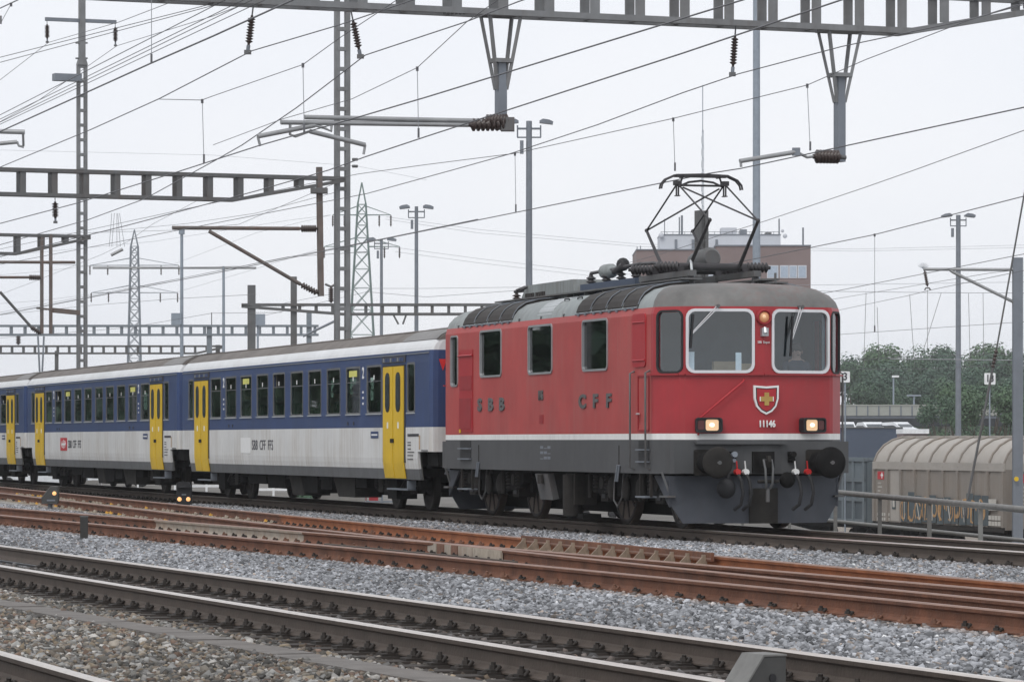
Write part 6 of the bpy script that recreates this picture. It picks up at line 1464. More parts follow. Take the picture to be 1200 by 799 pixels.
# ------------------------------------------------------------------ building behind the locomotive
def building():
    Z = 420; S = F / Z; q = P(848, HZ, Z); zb = -3.15; X = lambda px: (px - 848) / S; H = lambda y: CH + (HZ - y) / S - zb
    r = thing('office_building', (q.x, Z, zb), 'brown office block with white rooftop storey behind the pantograph', 'building')
    mb = MB(); mb.box(X(839), X(950), 0, 14, 0, H(288.5), 'build_brown'); mb.box(X(746), X(839) - .02, .3, 14, 0, H(293), 'build_brown'); mb.build('wall', r)
    mb = MB(); mb.box(X(838), X(950.5), -.1, 14.1, H(288.5), H(287), 'galv'); mb.box(X(745.5), X(838) - .03, .2, 14.1, H(293), H(291.8), 'galv'); mb.build('parapet', r)
    mb = MB(); mb.box(X(775), X(917), 3, 11, H(292.5), H(273.5), 'build_white'); pt = mb.build('rooftop_storey', r)
    mb = MB(); mb.box(X(774.5), X(917.5), 2.9, 11.1, H(273.5), H(272.7), 'galv'); 
    for px in (792, 812, 840): mb.box(X(px), X(px + 3), 2.9, 3.0, H(290), H(279), 'galv')
    mb.build('trim', pt)
    mb = MB(); mb.box(X(847.5), X(866), 4, 7, H(273), H(264.5), 'build_white'); mb.box(X(900), X(907), 4, 6, H(273), H(270), 'galv_dark'); mb.box(X(870), X(878), 4, 6, H(272), H(266.5), 'galv'); mb.build('roof_unit', r)
    for px in range(775, 917, 6):
        pass
    mb = MB()
    for px in np.arange(776, 917, 7): mb.tube((X(px), 3.1, H(273)), (X(px), 3.1, H(269.5)), .03, 'galv', n=5)
    mb.tube((X(776), 3.1, H(270)), (X(916), 3.1, H(270)), .03, 'galv', n=5); mb.build('roof_railing', r)
    for px, y0, y1, w in ((780.5, 276, 254, .05), (798, 276, 252, .07), (801, 276, 250, .12), (916, 282, 254, .08), (943.5, 288, 265, .10), (752, 293, 286, .05), (748, 293, 287, .05)):
        mb = MB(); mb.tube((X(px), 4 if px < 930 else 3, H(y0) - .3), (X(px), 4 if px < 930 else 3, H(y1)), w, 'galv', n=6); mb.build('antenna', r)
    for px, y, rr in ((776, 274.5, .30), (919, 269, .18), (922, 275, .25)):
        mb = MB(); mb.lathe([(.02, 0), (rr, .06), (rr, .12), (.02, .10)], (X(px), 2.8, H(y)), (0, -1, 0), 'build_white', 12); mb.build('dish', r)
    for row in range(5):
        y0 = 311 + row * 33; y1 = y0 + 15
        for px, w in ((899, 13), (914, 10), (925, 9), (935, 10)) if row == 0 else ((752, 12), (770, 12), (788, 12), (806, 12), (824, 12), (845, 12), (862, 12), (880, 12), (899, 13), (914, 10), (925, 9), (935, 10)):
            mb = MB(); dep = 0 if px >= 839 else .3
            mb.box(X(px) - .02, X(px + w) + .02, dep - .06, dep + .02, H(y1), H(y0), 'build_white'); wo = mb.build('window', r)
            mb = MB(); mb.box(X(px) + .08, X(px + w) - .08, dep - .075, dep - .05, H(y1) + .1, H(y0) - .1, 'build_glass'); mb.build('pane', wo)
    for px, w in ((803, 18), (823, 22)):
        mb = MB(); mb.box(X(px), X(px + w), .24, .33, H(334), H(318), 'build_white'); wo = mb.build('window', r); mb = MB(); mb.box(X(px) + .1, X(px + w) - .1, .22, .26, H(333), H(323), 'build_glass'); mb.build('pane', wo)
building()
q = P(823.5, HZ, 520); r = thing('radio_mast', (q.x, 520, -3.15), 'thin radio mast rising high behind the pantograph', 'radio mast'); S = F / 520; mb = MB(); zt = CH + (HZ - 100) / S + 3.15
for a in range(3): t = 2 * math.pi * a / 3; mb.beam((.22 * math.cos(t), .22 * math.sin(t), 0), (.10 * math.cos(t), .10 * math.sin(t), zt - 6), .07, .07, 'mast_far')
z = 0
while z < zt - 7: mb.beam((.2, 0, z), (-.15, .15, z + .8), .04, .04, 'mast_far'); mb.beam((-.15, .15, z + .8), (-.15, -.15, z + 1.6), .04, .04, 'mast_far'); z += 1.6
mb.tube((0, 0, zt - 6.2), (0, 0, zt), .06, 'mast_far', n=6); mb.build('mast', r)
mb = MB(); mb.tube((-.9, 0, zt - 25), (.9, 0, zt - 25), .08, 'mast_far', n=6); mb.build('antenna', r)

# ------------------------------------------------------------------ trees
def tree_proto(seed, h, rad, mat, n=5200, leaf=.32):
    rr = random.Random(seed); mb = MB(); t = MB(); th = h * .32
    t.tube((0, 0, 0), (rr.uniform(-.2, .2), 0, th), h * .028, 'bark', r1=h * .018, n=7)
    lobes = []
    for k in range(11):
        a = rr.uniform(0, 6.28); u = rr.uniform(.0, 1); d = rad * rr.uniform(.15, .72) * math.sqrt(max(.05, 1 - (u - .35) ** 2 * 1.6)); c = Vector((math.cos(a) * d, math.sin(a) * d, h * (.34 + .52 * u))); lobes.append((c, rad * rr.uniform(.20, .42)))
        t.tube((0, 0, th * .85), c * .9 + Vector((0, 0, h * .03)), h * .010, 'bark', r1=h * .003, n=5)
    lobes.append((Vector((0, 0, h * .80)), rad * .4))
    for _ in range(n):
        c, r0 = rr.choice(lobes); v = Vector((rr.gauss(0, 1), rr.gauss(0, 1), rr.gauss(0, 1))).normalized(); p = c + v * r0 * rr.uniform(.55, 1.08); p.z = max(p.z, h * .12)
        s = leaf * rr.uniform(.6, 1.3); n_ = (v + Vector((rr.uniform(-.7, .7), rr.uniform(-.7, .7), rr.uniform(-.2, .9)))).normalized(); a = n_.orthogonal().normalized(); b = n_.cross(a); t0 = rr.uniform(0, 6.28); a, b = a * math.cos(t0) + b * math.sin(t0), b * math.cos(t0) - a * math.sin(t0)
        mb.add([p - a * s * .5, p + b * s * .35, p + a * s * .55, p - b * s * .35 + n_ * s * .15], [(0, 1, 2), (0, 2, 3)], mat)
    return t, mb
ORD = ('first', 'second', 'third', 'fourth', 'fifth', 'sixth', 'seventh', 'eighth', 'ninth', 'tenth', 'eleventh', 'twelfth', 'thirteenth', 'fourteenth')
protos = []
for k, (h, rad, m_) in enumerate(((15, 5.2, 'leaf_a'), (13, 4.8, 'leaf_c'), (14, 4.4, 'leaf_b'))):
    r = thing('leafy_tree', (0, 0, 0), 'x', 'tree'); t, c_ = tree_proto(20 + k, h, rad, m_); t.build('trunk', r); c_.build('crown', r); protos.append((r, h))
def put_tree(k, used, px, ytop, Z, label, group, zb=-3.15):
    r, h = protos[k]
    o = r if not used[k] else copy_tree(r)
    used[k] = True; S = F / Z; q = P(px, HZ, Z); s = (CH + (HZ - ytop) / S - zb) / (h * .93); o.location = (q.x, Z, zb); o.rotation_euler = (0, 0, random.uniform(0, 6.28)); w = s * random.uniform(.78, 1.05); o.scale = (w, w, s); o['label'] = label; o['group'] = group
used = [False] * 3
back = [(960, 428), (982, 424), (1001, 420), (1018, 428), (1037, 405), (1056, 430), (1072, 417), (1088, 432), (1103, 403), (1122, 419), (1141, 429), (1160, 404), (1180, 421), (1200, 408)]
for i, (px, y) in enumerate(back): put_tree((0, 1, 0, 1, 2, 1, 0, 1, 0, 1, 0, 2, 1, 0)[i], used, px, y, 500 + (i * 37 % 60), 'tall hazy tree of the row behind the viaduct, %s counted from the locomotive' % ORD[i], 'trees behind the viaduct')
front = [(1105, 462, 0), (1122, 450, 2), (1140, 458, 2), (1158, 448, 0), (1178, 455, 2), (1198, 449, 1)]
for i, (px, y, k) in enumerate(front): put_tree(k, used, px, y, 300 + (i * 23 % 40), 'nearer green tree rising behind the hooded wagon roof, %s from the viaduct end' % ORD[i], 'trees behind the hooded wagon')
mid = [(1008, 448), (1033, 441), (1058, 452), (1084, 444), (1110, 441), (1135, 438), (1165, 442), (1190, 440)]
for i, (px, y) in enumerate(mid): put_tree(i % 2, used, px, y, 450 + (i * 11 % 20), 'lower bushy tree just behind the viaduct parapet, %s from the locomotive' % ORD[i], 'trees at the viaduct')
# wood outside the picture on the left, mirrored dark in the carriage windows
def woodland():
    rr = random.Random(5); mb = MB()
    for _ in range(11000):
        t = rr.random(); bx = Vector((-29, 92, 0)).lerp(Vector((-66, 270, 0)), t); h = 11 + 3.5 * math.sin(t * 47) + 2 * math.sin(t * 113)
        p = bx + Vector((-rr.uniform(0, 7), rr.uniform(-2, 2), rr.uniform(0, h) - .2)); s = rr.uniform(.7, 1.5); n_ = Vector((rr.gauss(0, 1), rr.gauss(0, 1), rr.gauss(0, 1))).normalized(); a = n_.orthogonal().normalized(); b = n_.cross(a)
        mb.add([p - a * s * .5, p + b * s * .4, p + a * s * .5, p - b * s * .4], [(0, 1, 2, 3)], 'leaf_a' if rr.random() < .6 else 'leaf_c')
    tag(mb.build('woodland'), 'dark strip of woodland beside the line, left of the picture', None, kind='stuff')
woodland()

# ------------------------------------------------------------------ viaduct, parking deck, cars
def viaduct():
    Z = 395; S = F / Z; q = P(1040, HZ, Z); r = thing('road_viaduct', (q.x, Z, -3.15), 'road viaduct with pale parapet running in front of the trees', 'viaduct'); X = lambda px: (px - 1040) / S; H = lambda y: CH + (HZ - y) / S + 3.15
    mb = MB(); mb.prism([(0, H(487)), (9, H(487)), (9, H(490)), (7.5, H(499)), (1.5, H(499)), (0, H(490))], (X(860), 0, 0), (0, 1, 0), (0, 0, 1), (X(1330) - X(860), 0, 0), 'bridge_dark'); mb.build('deck', r, fix=True)
    mb = MB(); mb.box(X(860), X(1330), -.1, .1, H(487), H(475.5), 'bridge'); mb.box(X(860), X(1330), -.16, .16, H(475.5), H(474), 'bridge'); 
    for px in np.arange(860, 1330, 13): mb.box(X(px), X(px) + .12, -.15, -.1, H(487), H(475.5), 'bridge_dark')
    mb.build('parapet', r)
    for px in (880, 1000, 1120, 1240):
        mb = MB(); mb.prism([(-.7, 0), (.7, 0), (1.1, H(499)), (-1.1, H(499))], (X(px), 2.5, 0), (1, 0, 0), (0, 0, 1), (0, 4, 0), 'bridge'); mb.build('pier', r)
viaduct()
for px, y, y0, lab in ((1047, 441, 474, 'single street lamp on the viaduct right of the locomotive'), (1071, 463, 474, 'low lamp with flat double head on the viaduct')):
    Z = 398; S = F / Z; q = P(px, HZ, Z); zb = CH + (HZ - 487) / S; r = thing('street_lamp', (q.x, Z, zb), lab, 'street lamp'); H = CH + (HZ - y) / S - zb; mb = MB(); mb.tube((0, 0, 0), (0, 0, H), .09, 'mast_far', n=7); mb.build('pole', r)
    mb = MB(); mb.box(-.15, .55, -.2, .2, H - .1, H + .1, 'sign_white') if px == 1047 else mb.box(-.7, .7, -.2, .2, H - .1, H + .05, 'mast_far'); mb.build('lamp_head', r)
Z = 330; S = F / Z; q = P(1020, HZ, Z)
r = thing('parking_deck', (q.x, Z, -3.15), 'dark blue walled parking deck below the viaduct with white cars on it', 'parking deck')
X = lambda px: (px - 1020) / S; H = lambda y: CH + (HZ - y) / S + 3.15
mb = MB(); mb.box(X(900), X(1058), 0, .4, 0, H(500.5), 'wall_blue'); mb.box(X(1058) - .4, X(1058), .4, 40, 0, H(500.5), 'wall_blue'); mb.build('wall', r)
mb = MB(); mb.box(X(900), X(1057), .4, 40, H(515) - .3, H(515), 'concrete'); mb.build('deck', r)
mb = MB(); mb.box(X(900), X(1058), -.08, 0, H(501.5), H(500.3), 'galv_dark'); mb.build('coping', r)
zdeck = H(514) - 3.15
def car(px, Z, label, rz):
    q = P(px, HZ, Z); r = thing('parked_car', (q.x, Z, zdeck), label, 'car', 'white cars on the parking deck', rz=rz)
    side = [(-2.05, .35), (-2.1, .62), (-1.95, .85), (-1.35, .95), (-.75, 1.40), (.65, 1.45), (1.45, .98), (2.0, .86), (2.1, .55), (2.05, .3)]
    mb = MB(); mb.prism(side, (0, -.85, 0), (1, 0, 0), (0, 0, 1), (0, 1.7, 0), 'car_white'); mb.build('body', r, fix=True)
    mb = MB(); mb.prism([(-1.15, .97), (-.86, 1.14), (.68, 1.16), (1.12, .98)], (0, -.862, 0), (1, 0, 0), (0, 0, 1), (0, 1.724, 0), 'car_glass'); mb.obox((1.38, -.7, 1.03), (-.34, 0, .19), (0, 1.4, 0), (.03, 0, .05), 'car_glass'); mb.obox((-1.30, -.7, 1.0), (.28, 0, .20), (0, 1.4, 0), (-.03, 0, .05), 'car_glass'); mb.build('window', r, fix=True)
    for x in (-1.3, 1.3):
        for s in (-1, 1): mb = MB(); mb.lathe([(.1, -.1), (.30, -.1), (.32, 0), (.30, .1), (.1, .1)], (x, s * .78, .32), (0, 1, 0), 'rubber', 16); mb.build('wheel', r)
    for s in (-1, 1): mb = MB(); mb.box(2.02, 2.09, s * .65 - .18, s * .65 + .18, .58, .74, 'chrome'); mb.build('headlight', r)
car(987, 338, 'white car on the parking deck, half hidden by the red locomotive', -1.4); car(1019, 339, 'white car in the middle of the parking deck row', -1.3); car(1049, 338, 'white car at the end of the parking deck, below the street lamp', -.9)
q = P(1074, HZ, 300); S = F / 300; r = thing('flat_roofed_shed', (q.x, 300, -3.15), 'low shed with white roof edge peeping over the hooded wagon', 'shed'); H = lambda y: CH + (HZ - y) / S + 3.15
mb = MB(); mb.box(-1.0, .9, 0, 5, 0, H(508), 'build_brown'); mb.build('wall', r); mb = MB(); mb.box(-1.05, .95, -.2, 5.2, H(508), H(502.5), 'sign_white'); mb.build('roof', r)

# ------------------------------------------------------------------ freight wagons in the yard
YZ = -2.95
def wagon_base(name, loc, label, group='freight wagons in the yard'):
    r = thing(name, loc, label, 'freight wagon', group, rz=ROT)
    mb = MB(); mb.box(-6.2, 6.2, -1.2, 1.2, .95, 1.18, 'under'); mb.build('underframe', r)
    for wx in (-4.9, -3.1, 3.1, 4.9):
        mb = MB()
        for s in (-1, 1): mb.lathe([(.08, -.07), (.43, -.065), (.46, 0), (.45, .055), (.14, .02), (.04, .1)], (wx, s * .75, .46), (0, s, 0), 'wheel', 20)
        mb.tube((wx, -.75, .46), (wx, .75, .46), .08, 'under'); mb.build('wheelset', r)
    for bx in (-4.0, 4.0):
        mb = MB()
        for s in (-1, 1): mb.prism([(-1.4, .4), (-.4, .3), (.4, .3), (1.4, .4), (1.4, .62), (-1.4, .62)], (bx, s * .95, 0), (1, 0, 0), (0, 0, 1), (0, s * .1, 0), 'under')
        mb.box(bx - .3, bx + .3, -1, 1, .4, .98, 'under'); mb.build('bogie', r, fix=True)
    for e in (-1, 1):
        for s in (-1, 1): mb = MB(); mb.lathe([(.12, 0), (.12, .4), (.2, .42), (.2, .46), (.05, .48)], (e * 6.2, s * .875, 1.05), (e, 0, 0), 'under', 12); mb.build('buffer', r)
    return r
def hood_wagon(loc, label, graf):
    r = wagon_base('hooded_wagon', loc, label); W_ = 1.42
    prof = [(-W_, 3.28), (-W_ * .985, 3.50), (-1.28, 3.78), (-1.02, 4.08), (-.68, 4.28), (-.3, 4.38), (0, 4.40)]; prof = prof + [(-y, z) for y, z in reversed(prof[:-1])]
    mb = MB(); n = len(prof); vs = [(x, y, z) for x in (-6.3, 6.3) for y, z in prof]; mb.add(vs, [(j, j + 1, n + j + 1, n + j) for j in range(n - 1)], 'wagon_roof', True); mb.add(vs[:n], [tuple(range(n))], 'wagon_roof'); mb.add(vs[n:], [tuple(range(n - 1, -1, -1))], 'wagon_roof'); rf = mb.build('roof', r, fix=False)
    mb = MB()
    for k in range(10): x = -6.3 + 12.6 * k / 9; x = max(-6.25, min(6.25, x)); mb.path([(x, y * 1.01, z + .03) for y, z in prof], .045, 'wagon_grey', 5)
    mb.build('roof_rib', rf)
    mb = MB(); mb.box(-6.35, 6.35, -.28, .28, 4.40, 4.46, 'wagon_roof'); mb.build('roof_walkway', rf)
    mb = MB(); mb.box(-6.3, 6.3, -W_, W_, 1.18, 3.28, 'wagon_grey'); body = mb.build('body', r)
    mb = MB()
    for s in (-1, 1): mb.box(-6.32, 6.32, min(s * W_, s * (W_ + .05)), max(s * W_, s * (W_ + .05)), 3.22, 3.50, 'wagon_roof'); mb.box(-6.3, 6.3, min(s * W_, s * (W_ + .04)), max(s * W_, s * (W_ + .04)), 1.10, 1.26, 'under_mid')
    mb.build('sill', r)
    for s in (-1, 1):
        for k in range(10):
            x = -6.2 + 12.4 * k / 9; mb = MB(); mb.box(x - .09, x + .09, min(s * W_, s * (W_ + .075)), max(s * W_, s * (W_ + .075)), 1.27, 3.215, 'wagon_grey'); mb.build('side_post', r)
        mb = MB(); mb.box(-4.55 * 1 if s < 0 else 3.5, -3.5 if s < 0 else 4.55, min(s * (W_ + .004), s * (W_ + .012)), max(s * (W_ + .004), s * (W_ + .012)), 1.3, 3.2, 'wagon_roof'); mb.build('pale_panel', r)
        mb = MB(); xl = -5.55 if s < 0 else 5.55; mb.box(xl - .32, xl + .32, min(s * (W_ + .004), s * (W_ + .016)), max(s * (W_ + .004), s * (W_ + .016)), 2.84, 3.14, 'logo_red'); mb.box(xl + .02, xl + .26, min(s * (W_ + .018), s * (W_ + .022)), max(s * (W_ + .018), s * (W_ + .022)), 2.96, 3.03, 'white'); mb.box(xl + .10, xl + .18, min(s * (W_ + .018), s * (W_ + .02)), max(s * (W_ + .018), s * (W_ + .02)), 2.88, 3.10, 'white'); mb.build('logo', r)
        rr = random.Random(4); mb = MB(); yy = (min(s * (W_ + .004), s * (W_ + .01)), max(s * (W_ + .004), s * (W_ + .01)))
        for k in range(7):
            for j in range(rr.randint(3, 7)): mb.box(xl - .3 + j * .09, xl - .24 + j * .09, yy[0], yy[1], 2.66 - k * .14, 2.72 - k * .14, 'graf_white')
        mb.build('inscription', r)
    if graf:
        rr = random.Random(9); y0 = -(W_ + .082); mb = MB()
        def stroke(pts, w, mat, dy):
            for a, b in zip(pts, pts[1:]): a, b = Vector((a[0], y0 - dy, a[1])), Vector((b[0], y0 - dy, b[1])); mb.beam(a, b, .004, w, mat, up=(0, 0, 1)) if abs((b - a).x) > .02 else mb.beam(a, b, w, .004, mat, up=(0, 1, 0))
        for k in range(12): x = -3.3 + k * .70; mb.box(x, x + .62, y0, y0 + .004, 1.28 + rr.uniform(0, .06), 2.2 + rr.uniform(-.1, .25), 'graf_dark')
        for k in range(11):
            x = -3.1 + k * .74; zc = 1.78 + rr.uniform(-.06, .06)
            for q_ in range(2):
                a0 = rr.uniform(0, 6.28); sw = rr.uniform(2.2, 5.0); rx, rz_ = rr.uniform(.16, .30), rr.uniform(.26, .44)
                stroke([(x + q_ * .12 + rx * math.cos(a0 + sw * t / 7), zc + rz_ * math.sin(a0 + sw * t / 7)) for t in range(8)], rr.uniform(.05, .10), 'graf_orange', .006 + (k * 2 + q_) * 1e-4)
            stroke([(x + rr.uniform(-.2, .2), 1.4), (x + rr.uniform(-.2, .2), 2.2)], rr.uniform(.05, .09), 'graf_orange' if k % 2 else 'graf_white', .010 + k * 1e-4)
        mb.build('graffiti_print', r); mb = MB()
        for k in range(8): x = 5.0 + (k % 4) * .28; z = 1.32 + (k // 4) * .2; mb.box(x, x + .24, y0, y0 + .004, z, z + .16, 'graf_white')
        mb.box(5.0, 5.7, y0, y0 + .005, 1.85, 2.25, 'graf_white'); mb.build('graffiti_print', r); mb = MB()
        for k in range(8): x = -5.9 + (k % 4) * .34; z = 1.30 + (k // 4) * .17; mb.box(x, x + .27, y0 + .06, y0 + .064, z, z + .12, 'graf_white')
        mb.build('graffiti_print', r); mb = MB(); mb.box(-4.35, -4.0, y0 + .05, y0 + .056, 1.75, 2.15, 'graf_dark'); mb.box(-4.28, -4.07, y0 + .045, y0 + .05, 1.82, 2.08, 'graf_white')
        mb.build('notice', r)
    return r
Q = P(1024, HZ, 148); Q.z = YZ
hood_wagon(Q + U * 6.3 + V * 1.42, 'grey round-roofed freight wagon with orange graffiti along its lower side', True)
hood_wagon(Q + U * (6.3 + 13.7) + V * 1.42, 'round-roofed freight wagon cut off at the right edge behind the yard mast', False)
def box_wagon(loc, label):
    r = wagon_base('ribbed_wagon', loc, label); W_ = 1.42
    mb = MB(); 
    for s in (-1, 1): mb.box(-6.2, 6.2, min(s * W_, s * (W_ - .06)), max(s * W_, s * (W_ - .06)), 1.18, 3.5, 'wagon_blue_in')
    mb.box(-6.2, -6.14, -W_ + .06, W_ - .06, 1.18, 3.5, 'wagon_blue'); mb.box(6.14, 6.2, -W_ + .06, W_ - .06, 1.18, 3.5, 'wagon_blue'); mb.box(-6.1, 6.1, -1.3, 1.3, 1.18, 1.24, 'wagon_blue'); mb.build('body', r)
    mb = MB(); o = W_ + .002
    for s in (-1, 1):
        mb.box(-6.25, 6.25, min(s * (W_ - .08), s * (W_ + .09)), max(s * (W_ - .08), s * (W_ + .09)), 3.5, 3.62, 'wagon_blue')
        for z in (1.20, 1.98, 2.72): mb.box(-6.2, 6.2, min(s * o, s * (o + .05)), max(s * o, s * (o + .05)), z, z + (.14 if z > 1.3 else .1), 'wagon_blue')
        mb.box(-6.2, 6.2, min(s * o, s * (o + .02)), max(s * o, s * (o + .02)), 2.86, 3.499, 'wagon_blue')
        for x in np.linspace(-6.1, 6.1, 12): mb.box(x - .10, x + .10, min(s * o, s * (o + .07)), max(s * o, s * (o + .07)), 1.2, 3.498, 'wagon_blue')
    mb.build('rib', r); return r
box_wagon(Q - U * (6.3 + .75) + V * 1.42, 'blue grey ribbed open wagon coupled left of the graffiti wagon')
# yard track under the wagons
t = thing('railway_track', Q + V * 1.42, 'yard track under the freight wagons, lower than the main line', 'railway track', 'railway tracks')
for o in (-.75, .75): rail('rail', [Q + V * (1.42 + o) + U * s for s in np.linspace(-60, 45, 20)], 'rail_side', 'rail_top', t, dz=YZ)

# ------------------------------------------------------------------ railing at the embankment rim
def railing():
    zt, zl = .39, -.09
    top = lambda px: Pz(px, 577 + (px - 985) * .093, zt)
    a, b = top(985), top(1200); d = (b - a); 
    r = thing('pipe_railing', Vector((b.x, b.y, -.6)), 'grey pipe railing on the embankment beside the locomotive front', 'railing')
    mb = MB(); mb.tube(a - d * .9, b + d * .5, .048, 'rail_pipe', n=8); mb.build('top_rail', r, local=False)
    la, lb = Pz(975, 610, zl - .22), Pz(1200, 633, zl - .22)
    mb = MB(); mb.tube(la - (lb - la) * .9, lb + (lb - la) * .5, .036, 'rail_pipe', n=8); mb.build('lower_rail', r, local=False)
    for px in (870, 925, 979, 1031, 1089, 1149, 1216):
        q = top(px); mb = MB(); mb.box(q.x - .032, q.x + .032, q.y - .035, q.y + .035, -2.3, q.z, 'rail_pipe'); mb.build('post', r, local=False)
railing()

# ------------------------------------------------------------------ signals, stake, signs
def dwarf_signal(loc, rz, label, lamps):
    r = thing('dwarf_signal', loc, label, 'dwarf signal', 'dwarf signals', rz=rz)
    mb = MB(); mb.prism([(-.18, .13), (.16, .13), (.18, .18), (.18, .50), (.02, .50), (-.18, .24)], (0, -.14, 0), (1, 0, 0), (0, 0, 1), (0, .28, 0), 'cast_dark'); mb.build('housing', r, fix=True)
    mb = MB(); mb.prism([(-.185, .245), (.02, .503), (.185, .503), (.185, .514), (.014, .514), (-.192, .253)], (0, -.145, 0), (1, 0, 0), (0, 0, 1), (0, .29, 0), 'cast_grey'); mb.build('hood', r, fix=True)
    mb = MB(); mb.tube((0, 0, 0), (0, 0, .14), .05, 'galv', n=10); mb.box(-.16, .28, -.12, .12, 0, .025, 'galv_dark'); mb.build('pedestal', r)
    if lamps:
        mb = MB(); mb.lathe([(.045, 0), (.045, .012), (.03, .016)], (.105, -.142, .36), (0, -1, 0), 'lamp_amber', 14); mb.build('lens', r)
        mb = MB(); mb.box(-.06, .12, -.146, -.14, .19, .225, 'galv'); mb.build('plate', r)
    else:
        mb = MB(); mb.lathe([(.025, 0), (.025, .01)], (.08, -.141, .38), (0, -1, 0), 'black', 12); mb.build('bolt', r)
    return r
q = Pz(59, 597, -.19); dwarf_signal((q.x, q.y, -.19), 0, 'small dwarf signal with one amber lamp lit, between the two rusty tracks', True)
q = P(880, HZ, 20.6); dwarf_signal((q.x, q.y, .195 - .47), .42, 'grey back of a dwarf signal rising at the bottom edge before the dark track', False).scale = (.80, .85, .92)
q = P(215.5, HZ, 89); r = thing('ground_signal', (q.x, q.y, -.19), 'black low signal with two glowing amber lamps beside the gap between coaches', 'ground signal')
mb = MB(); mb.box(-.17, .17, 0, .2, .02, .55, 'black'); mb.prism([(-.17, .45), (.17, .45), (.13, .58), (-.13, .58)], (0, -.10, 0), (1, 0, 0), (0, 0, 1), (0, .1, 0), 'black'); mb.build('housing', r)
for x in (-.10, .10):
    mb = MB(); mb.lathe([(.05, 0), (.048, .012), (.03, .016)], (x, -.002, .19), (0, -1, 0), 'lamp_amber', 16); mb.build('lens', r)
mb = MB(); mb.box(-.05, .05, -.005, .0, .28, .31, 'galv'); mb.build('plate', r)
q = Pz(98.5, 634, -.19); r = thing('marker_stake', (q.x, q.y, -.25), 'short dark stake standing in the grey ballast', 'stake'); mb = MB(); mb.box(-.055, .055, -.045, .045, 0, .425, 'wood_post'); mb.build('stake', r); mb = MB(); mb.box(-.06, .06, -.05, .05, .425, .445, 'galv_dark'); mb.build('cap', r)
for (px, y0, y1, w, Z, txt, xo, lab, zb) in ((1160, 437, 450.5, 13, 160, '13', 0, 'white track sign with black figures hanging over the wagon roof', -3.1), (990.5, 435, 448, 11, 150, '3', 0, 'white track sign half hidden by the locomotive nose', -3.1)):
    S = F / Z; q = P(px, HZ, Z); z0, z1 = CH + (HZ - y1) / S, CH + (HZ - y0) / S; r = thing('track_sign', (q.x, Z, zb), lab, 'track sign'); hw = w / S / 2
    mb = MB(); mb.prism(rrect(-hw, hw, z0 - zb, z1 - zb, .04), (0, -.02, 0), (1, 0, 0), (0, 0, 1), (0, .04, 0), 'sign_white'); mb.build('board', r, fix=True)
    text('figure', txt, .40, (0, -.024, (z0 + z1) / 2 - zb), (1, 0, 0), (0, 0, 1), .006, 'ink', r, xs=.85, bold=.012)
    mb = MB(); mb.tube((0, .05, 0), (0, .05, z1 - zb), .03, 'mast_far', n=6); mb.build('pole', r)
# things half seen under the train, beyond the track
def white_railing(pxa, pxb, Z, y0, y1, label, mat='sign_white'):
    S = F / Z; a, b = P(pxa, HZ, Z), P(pxb, HZ, Z); z0, z1 = CH + (HZ - y1) / S, CH + (HZ - y0) / S
    z0 = -1.0
    r = thing('guard_railing', (a.x, a.y, z0), label, 'railing', 'white railings beyond the train'); L = b.x - a.x
    mb = MB(); mb.box(0, L, -.03, .03, z1 - z0 - .08, z1 - z0, mat); mb.box(0, L, -.025, .025, (z1 - z0) * .5 - .03, (z1 - z0) * .5 + .03, mat); mb.build('bar', r)
    n = max(2, int(L / 1.0)); 
    for k in range(n + 1): mb = MB(); mb.box(L * k / n - .035, L * k / n + .035, -.035, .035, 0, z1 - z0 + .02, mat); mb.build('post', r)
white_railing(118, 205, 150, 563, 576, 'white railing seen under the second coach'); white_railing(222, 262, 140, 568, 580, 'white railing seen through the coupling gap between the coaches'); white_railing(296, 345, 135, 572, 583, 'white railing seen under the left half of the first coach'); white_railing(425, 470, 128, 575, 588, 'pale railing seen under the first coach near its yellow front door', 'galv')
for px, Z, c_, lab in ((424, 150, 'red_niche', 'red crate seen under the first coach'), (438, 150, 'red_niche', 'red crate nearer the white railing under the first coach')):
    q = P(px, HZ, Z); r = thing('equipment_crate', (q.x, q.y, -1.0), lab, 'crate'); mb = MB(); mb.box(-.17, .17, -.3, .3, 0, .50, c_); mb.box(-.19, .19, -.32, .32, .50, .55, 'galv'); mb.build('crate', r); mb = MB(); mb.box(-.17, .17, -.31, -.30, .2, .26, 'white'); mb.build('band', r)
q = P(702, HZ, 118); r = thing('maintenance_trolley', (q.x, q.y, -1.0), 'yellow flat trolley seen between the locomotive bogies', 'trolley')
mb = MB(); mb.box(-.55, .55, -.5, .5, .25, .46, 'yellow'); mb.build('deck', r)
for x in (-.4, .4): mb = MB(); mb.lathe([(.05, -.04), (.13, -.04), (.13, .04), (.05, .04)], (x, -.45, .13), (0, 1, 0), 'rubber', 12); mb.lathe([(.05, -.04), (.13, -.04), (.13, .04), (.05, .04)], (x, .45, .13), (0, 1, 0), 'rubber', 12); mb.build('wheel', r)
for x in (-.55, 0): mb = MB(); mb.box(x, x + .2, -.505, -.5, .28, .44, 'black'); mb.build('stripe', r)
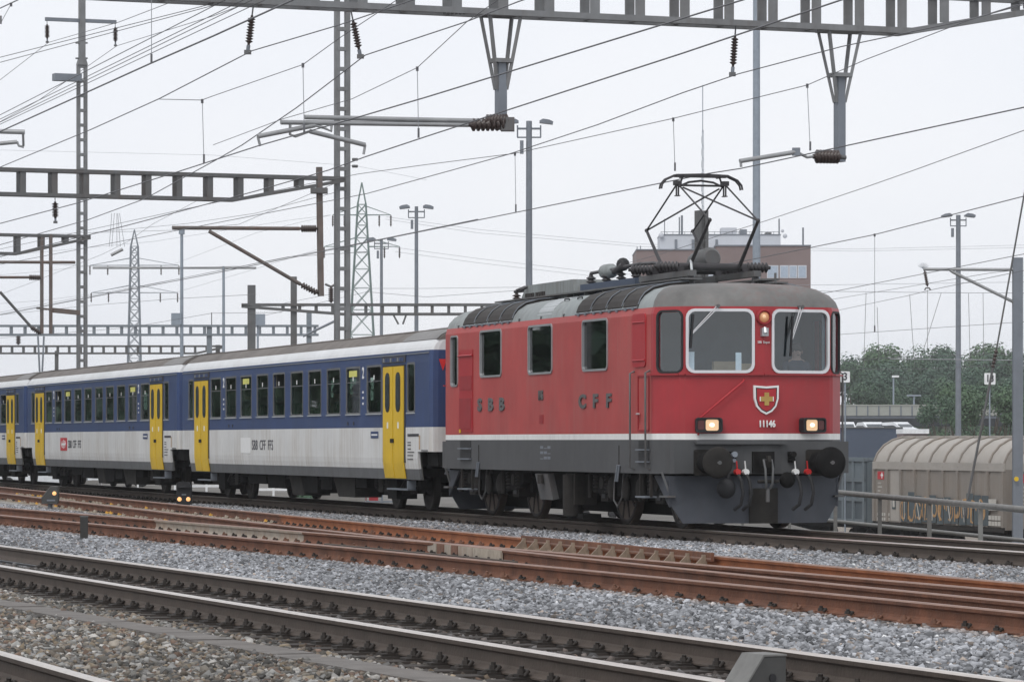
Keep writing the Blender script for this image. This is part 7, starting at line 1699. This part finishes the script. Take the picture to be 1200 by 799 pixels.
def bush(px, Z, h, label, seed, mat):
    rr = random.Random(seed); q = P(px, HZ, Z); mb = MB()
    for _ in range(420):
        v = Vector((rr.gauss(0, 1), rr.gauss(0, 1), rr.gauss(0, 1))).normalized() * rr.uniform(.5, 1); p = Vector((q.x + v.x * h * 1.1, q.y + v.y * h * .8, -1.0 + h * .45 + v.z * h * .5)); s = rr.uniform(.10, .22); n_ = Vector((rr.gauss(0, 1), rr.gauss(0, 1), rr.gauss(0, 1))).normalized(); a = n_.orthogonal().normalized(); b = n_.cross(a)
        mb.add([p - a * s, p + b * s * .6, p + a * s, p - b * s * .6], [(0, 1, 2, 3)], mat)
    tag(mb.build('low_bush'), label, 'bush', 'low bushes beyond the train')
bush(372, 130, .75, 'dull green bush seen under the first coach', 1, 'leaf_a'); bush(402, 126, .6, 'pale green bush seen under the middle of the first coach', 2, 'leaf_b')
# two parked vans far beyond the coaches show only as pale patches between the wheels
def van(px, Z, label):
    q = P(px, HZ, Z); r = thing('parked_van', (q.x, q.y, -1.0), label, 'van', 'vans parked beyond the train', rz=.2)
    mb = MB(); mb.prism([(-2.4, .35), (-2.4, 1.7), (-2.2, 1.95), (1.1, 1.95), (1.75, 1.2), (2.35, 1.0), (2.45, .35)], (0, -.9, 0), (1, 0, 0), (0, 0, 1), (0, 1.8, 0), 'car_white'); mb.build('body', r, fix=True)
    mb = MB(); mb.prism([(.45, 1.2), (.45, 1.75), (1.0, 1.75), (1.55, 1.2)], (0, -.91, 0), (1, 0, 0), (0, 0, 1), (0, 1.82, 0), 'car_glass'); mb.build('window', r, fix=True)
    for x in (-1.5, 1.5):
        for s in (-1, 1): mb = MB(); mb.lathe([(.1, -.1), (.31, -.1), (.33, 0), (.31, .1), (.1, .1)], (x, s * .82, .33), (0, 1, 0), 'rubber', 14); mb.build('wheel', r)
van(45, 185, 'white van seen below the rearmost coach'); van(130, 200, 'white van seen below the second coach left of the white railing')

# ------------------------------------------------------------------ damp air
def haze():
    m = bpy.data.materials.new('haze'); m.use_nodes = True; t = m.node_tree; t.nodes.clear()
    o = t.nodes.new('ShaderNodeOutputMaterial'); v = t.nodes.new('ShaderNodeVolumePrincipled'); v.inputs['Color'].default_value = (.96, .98, 1.0, 1); v.inputs['Density'].default_value = HAZE; v.inputs['Anisotropy'].default_value = .2
    t.links.new(v.outputs[0], o.inputs['Volume']); MATS['haze'] = m
    mb = MB(); mb.box(-2600, 2600, -40, 2600, -4.4, 52, 'haze'); tag(mb.build('haze'), 'thin damp haze filling the air over the yard', None, kind='stuff')
HAZE = .00019
haze()
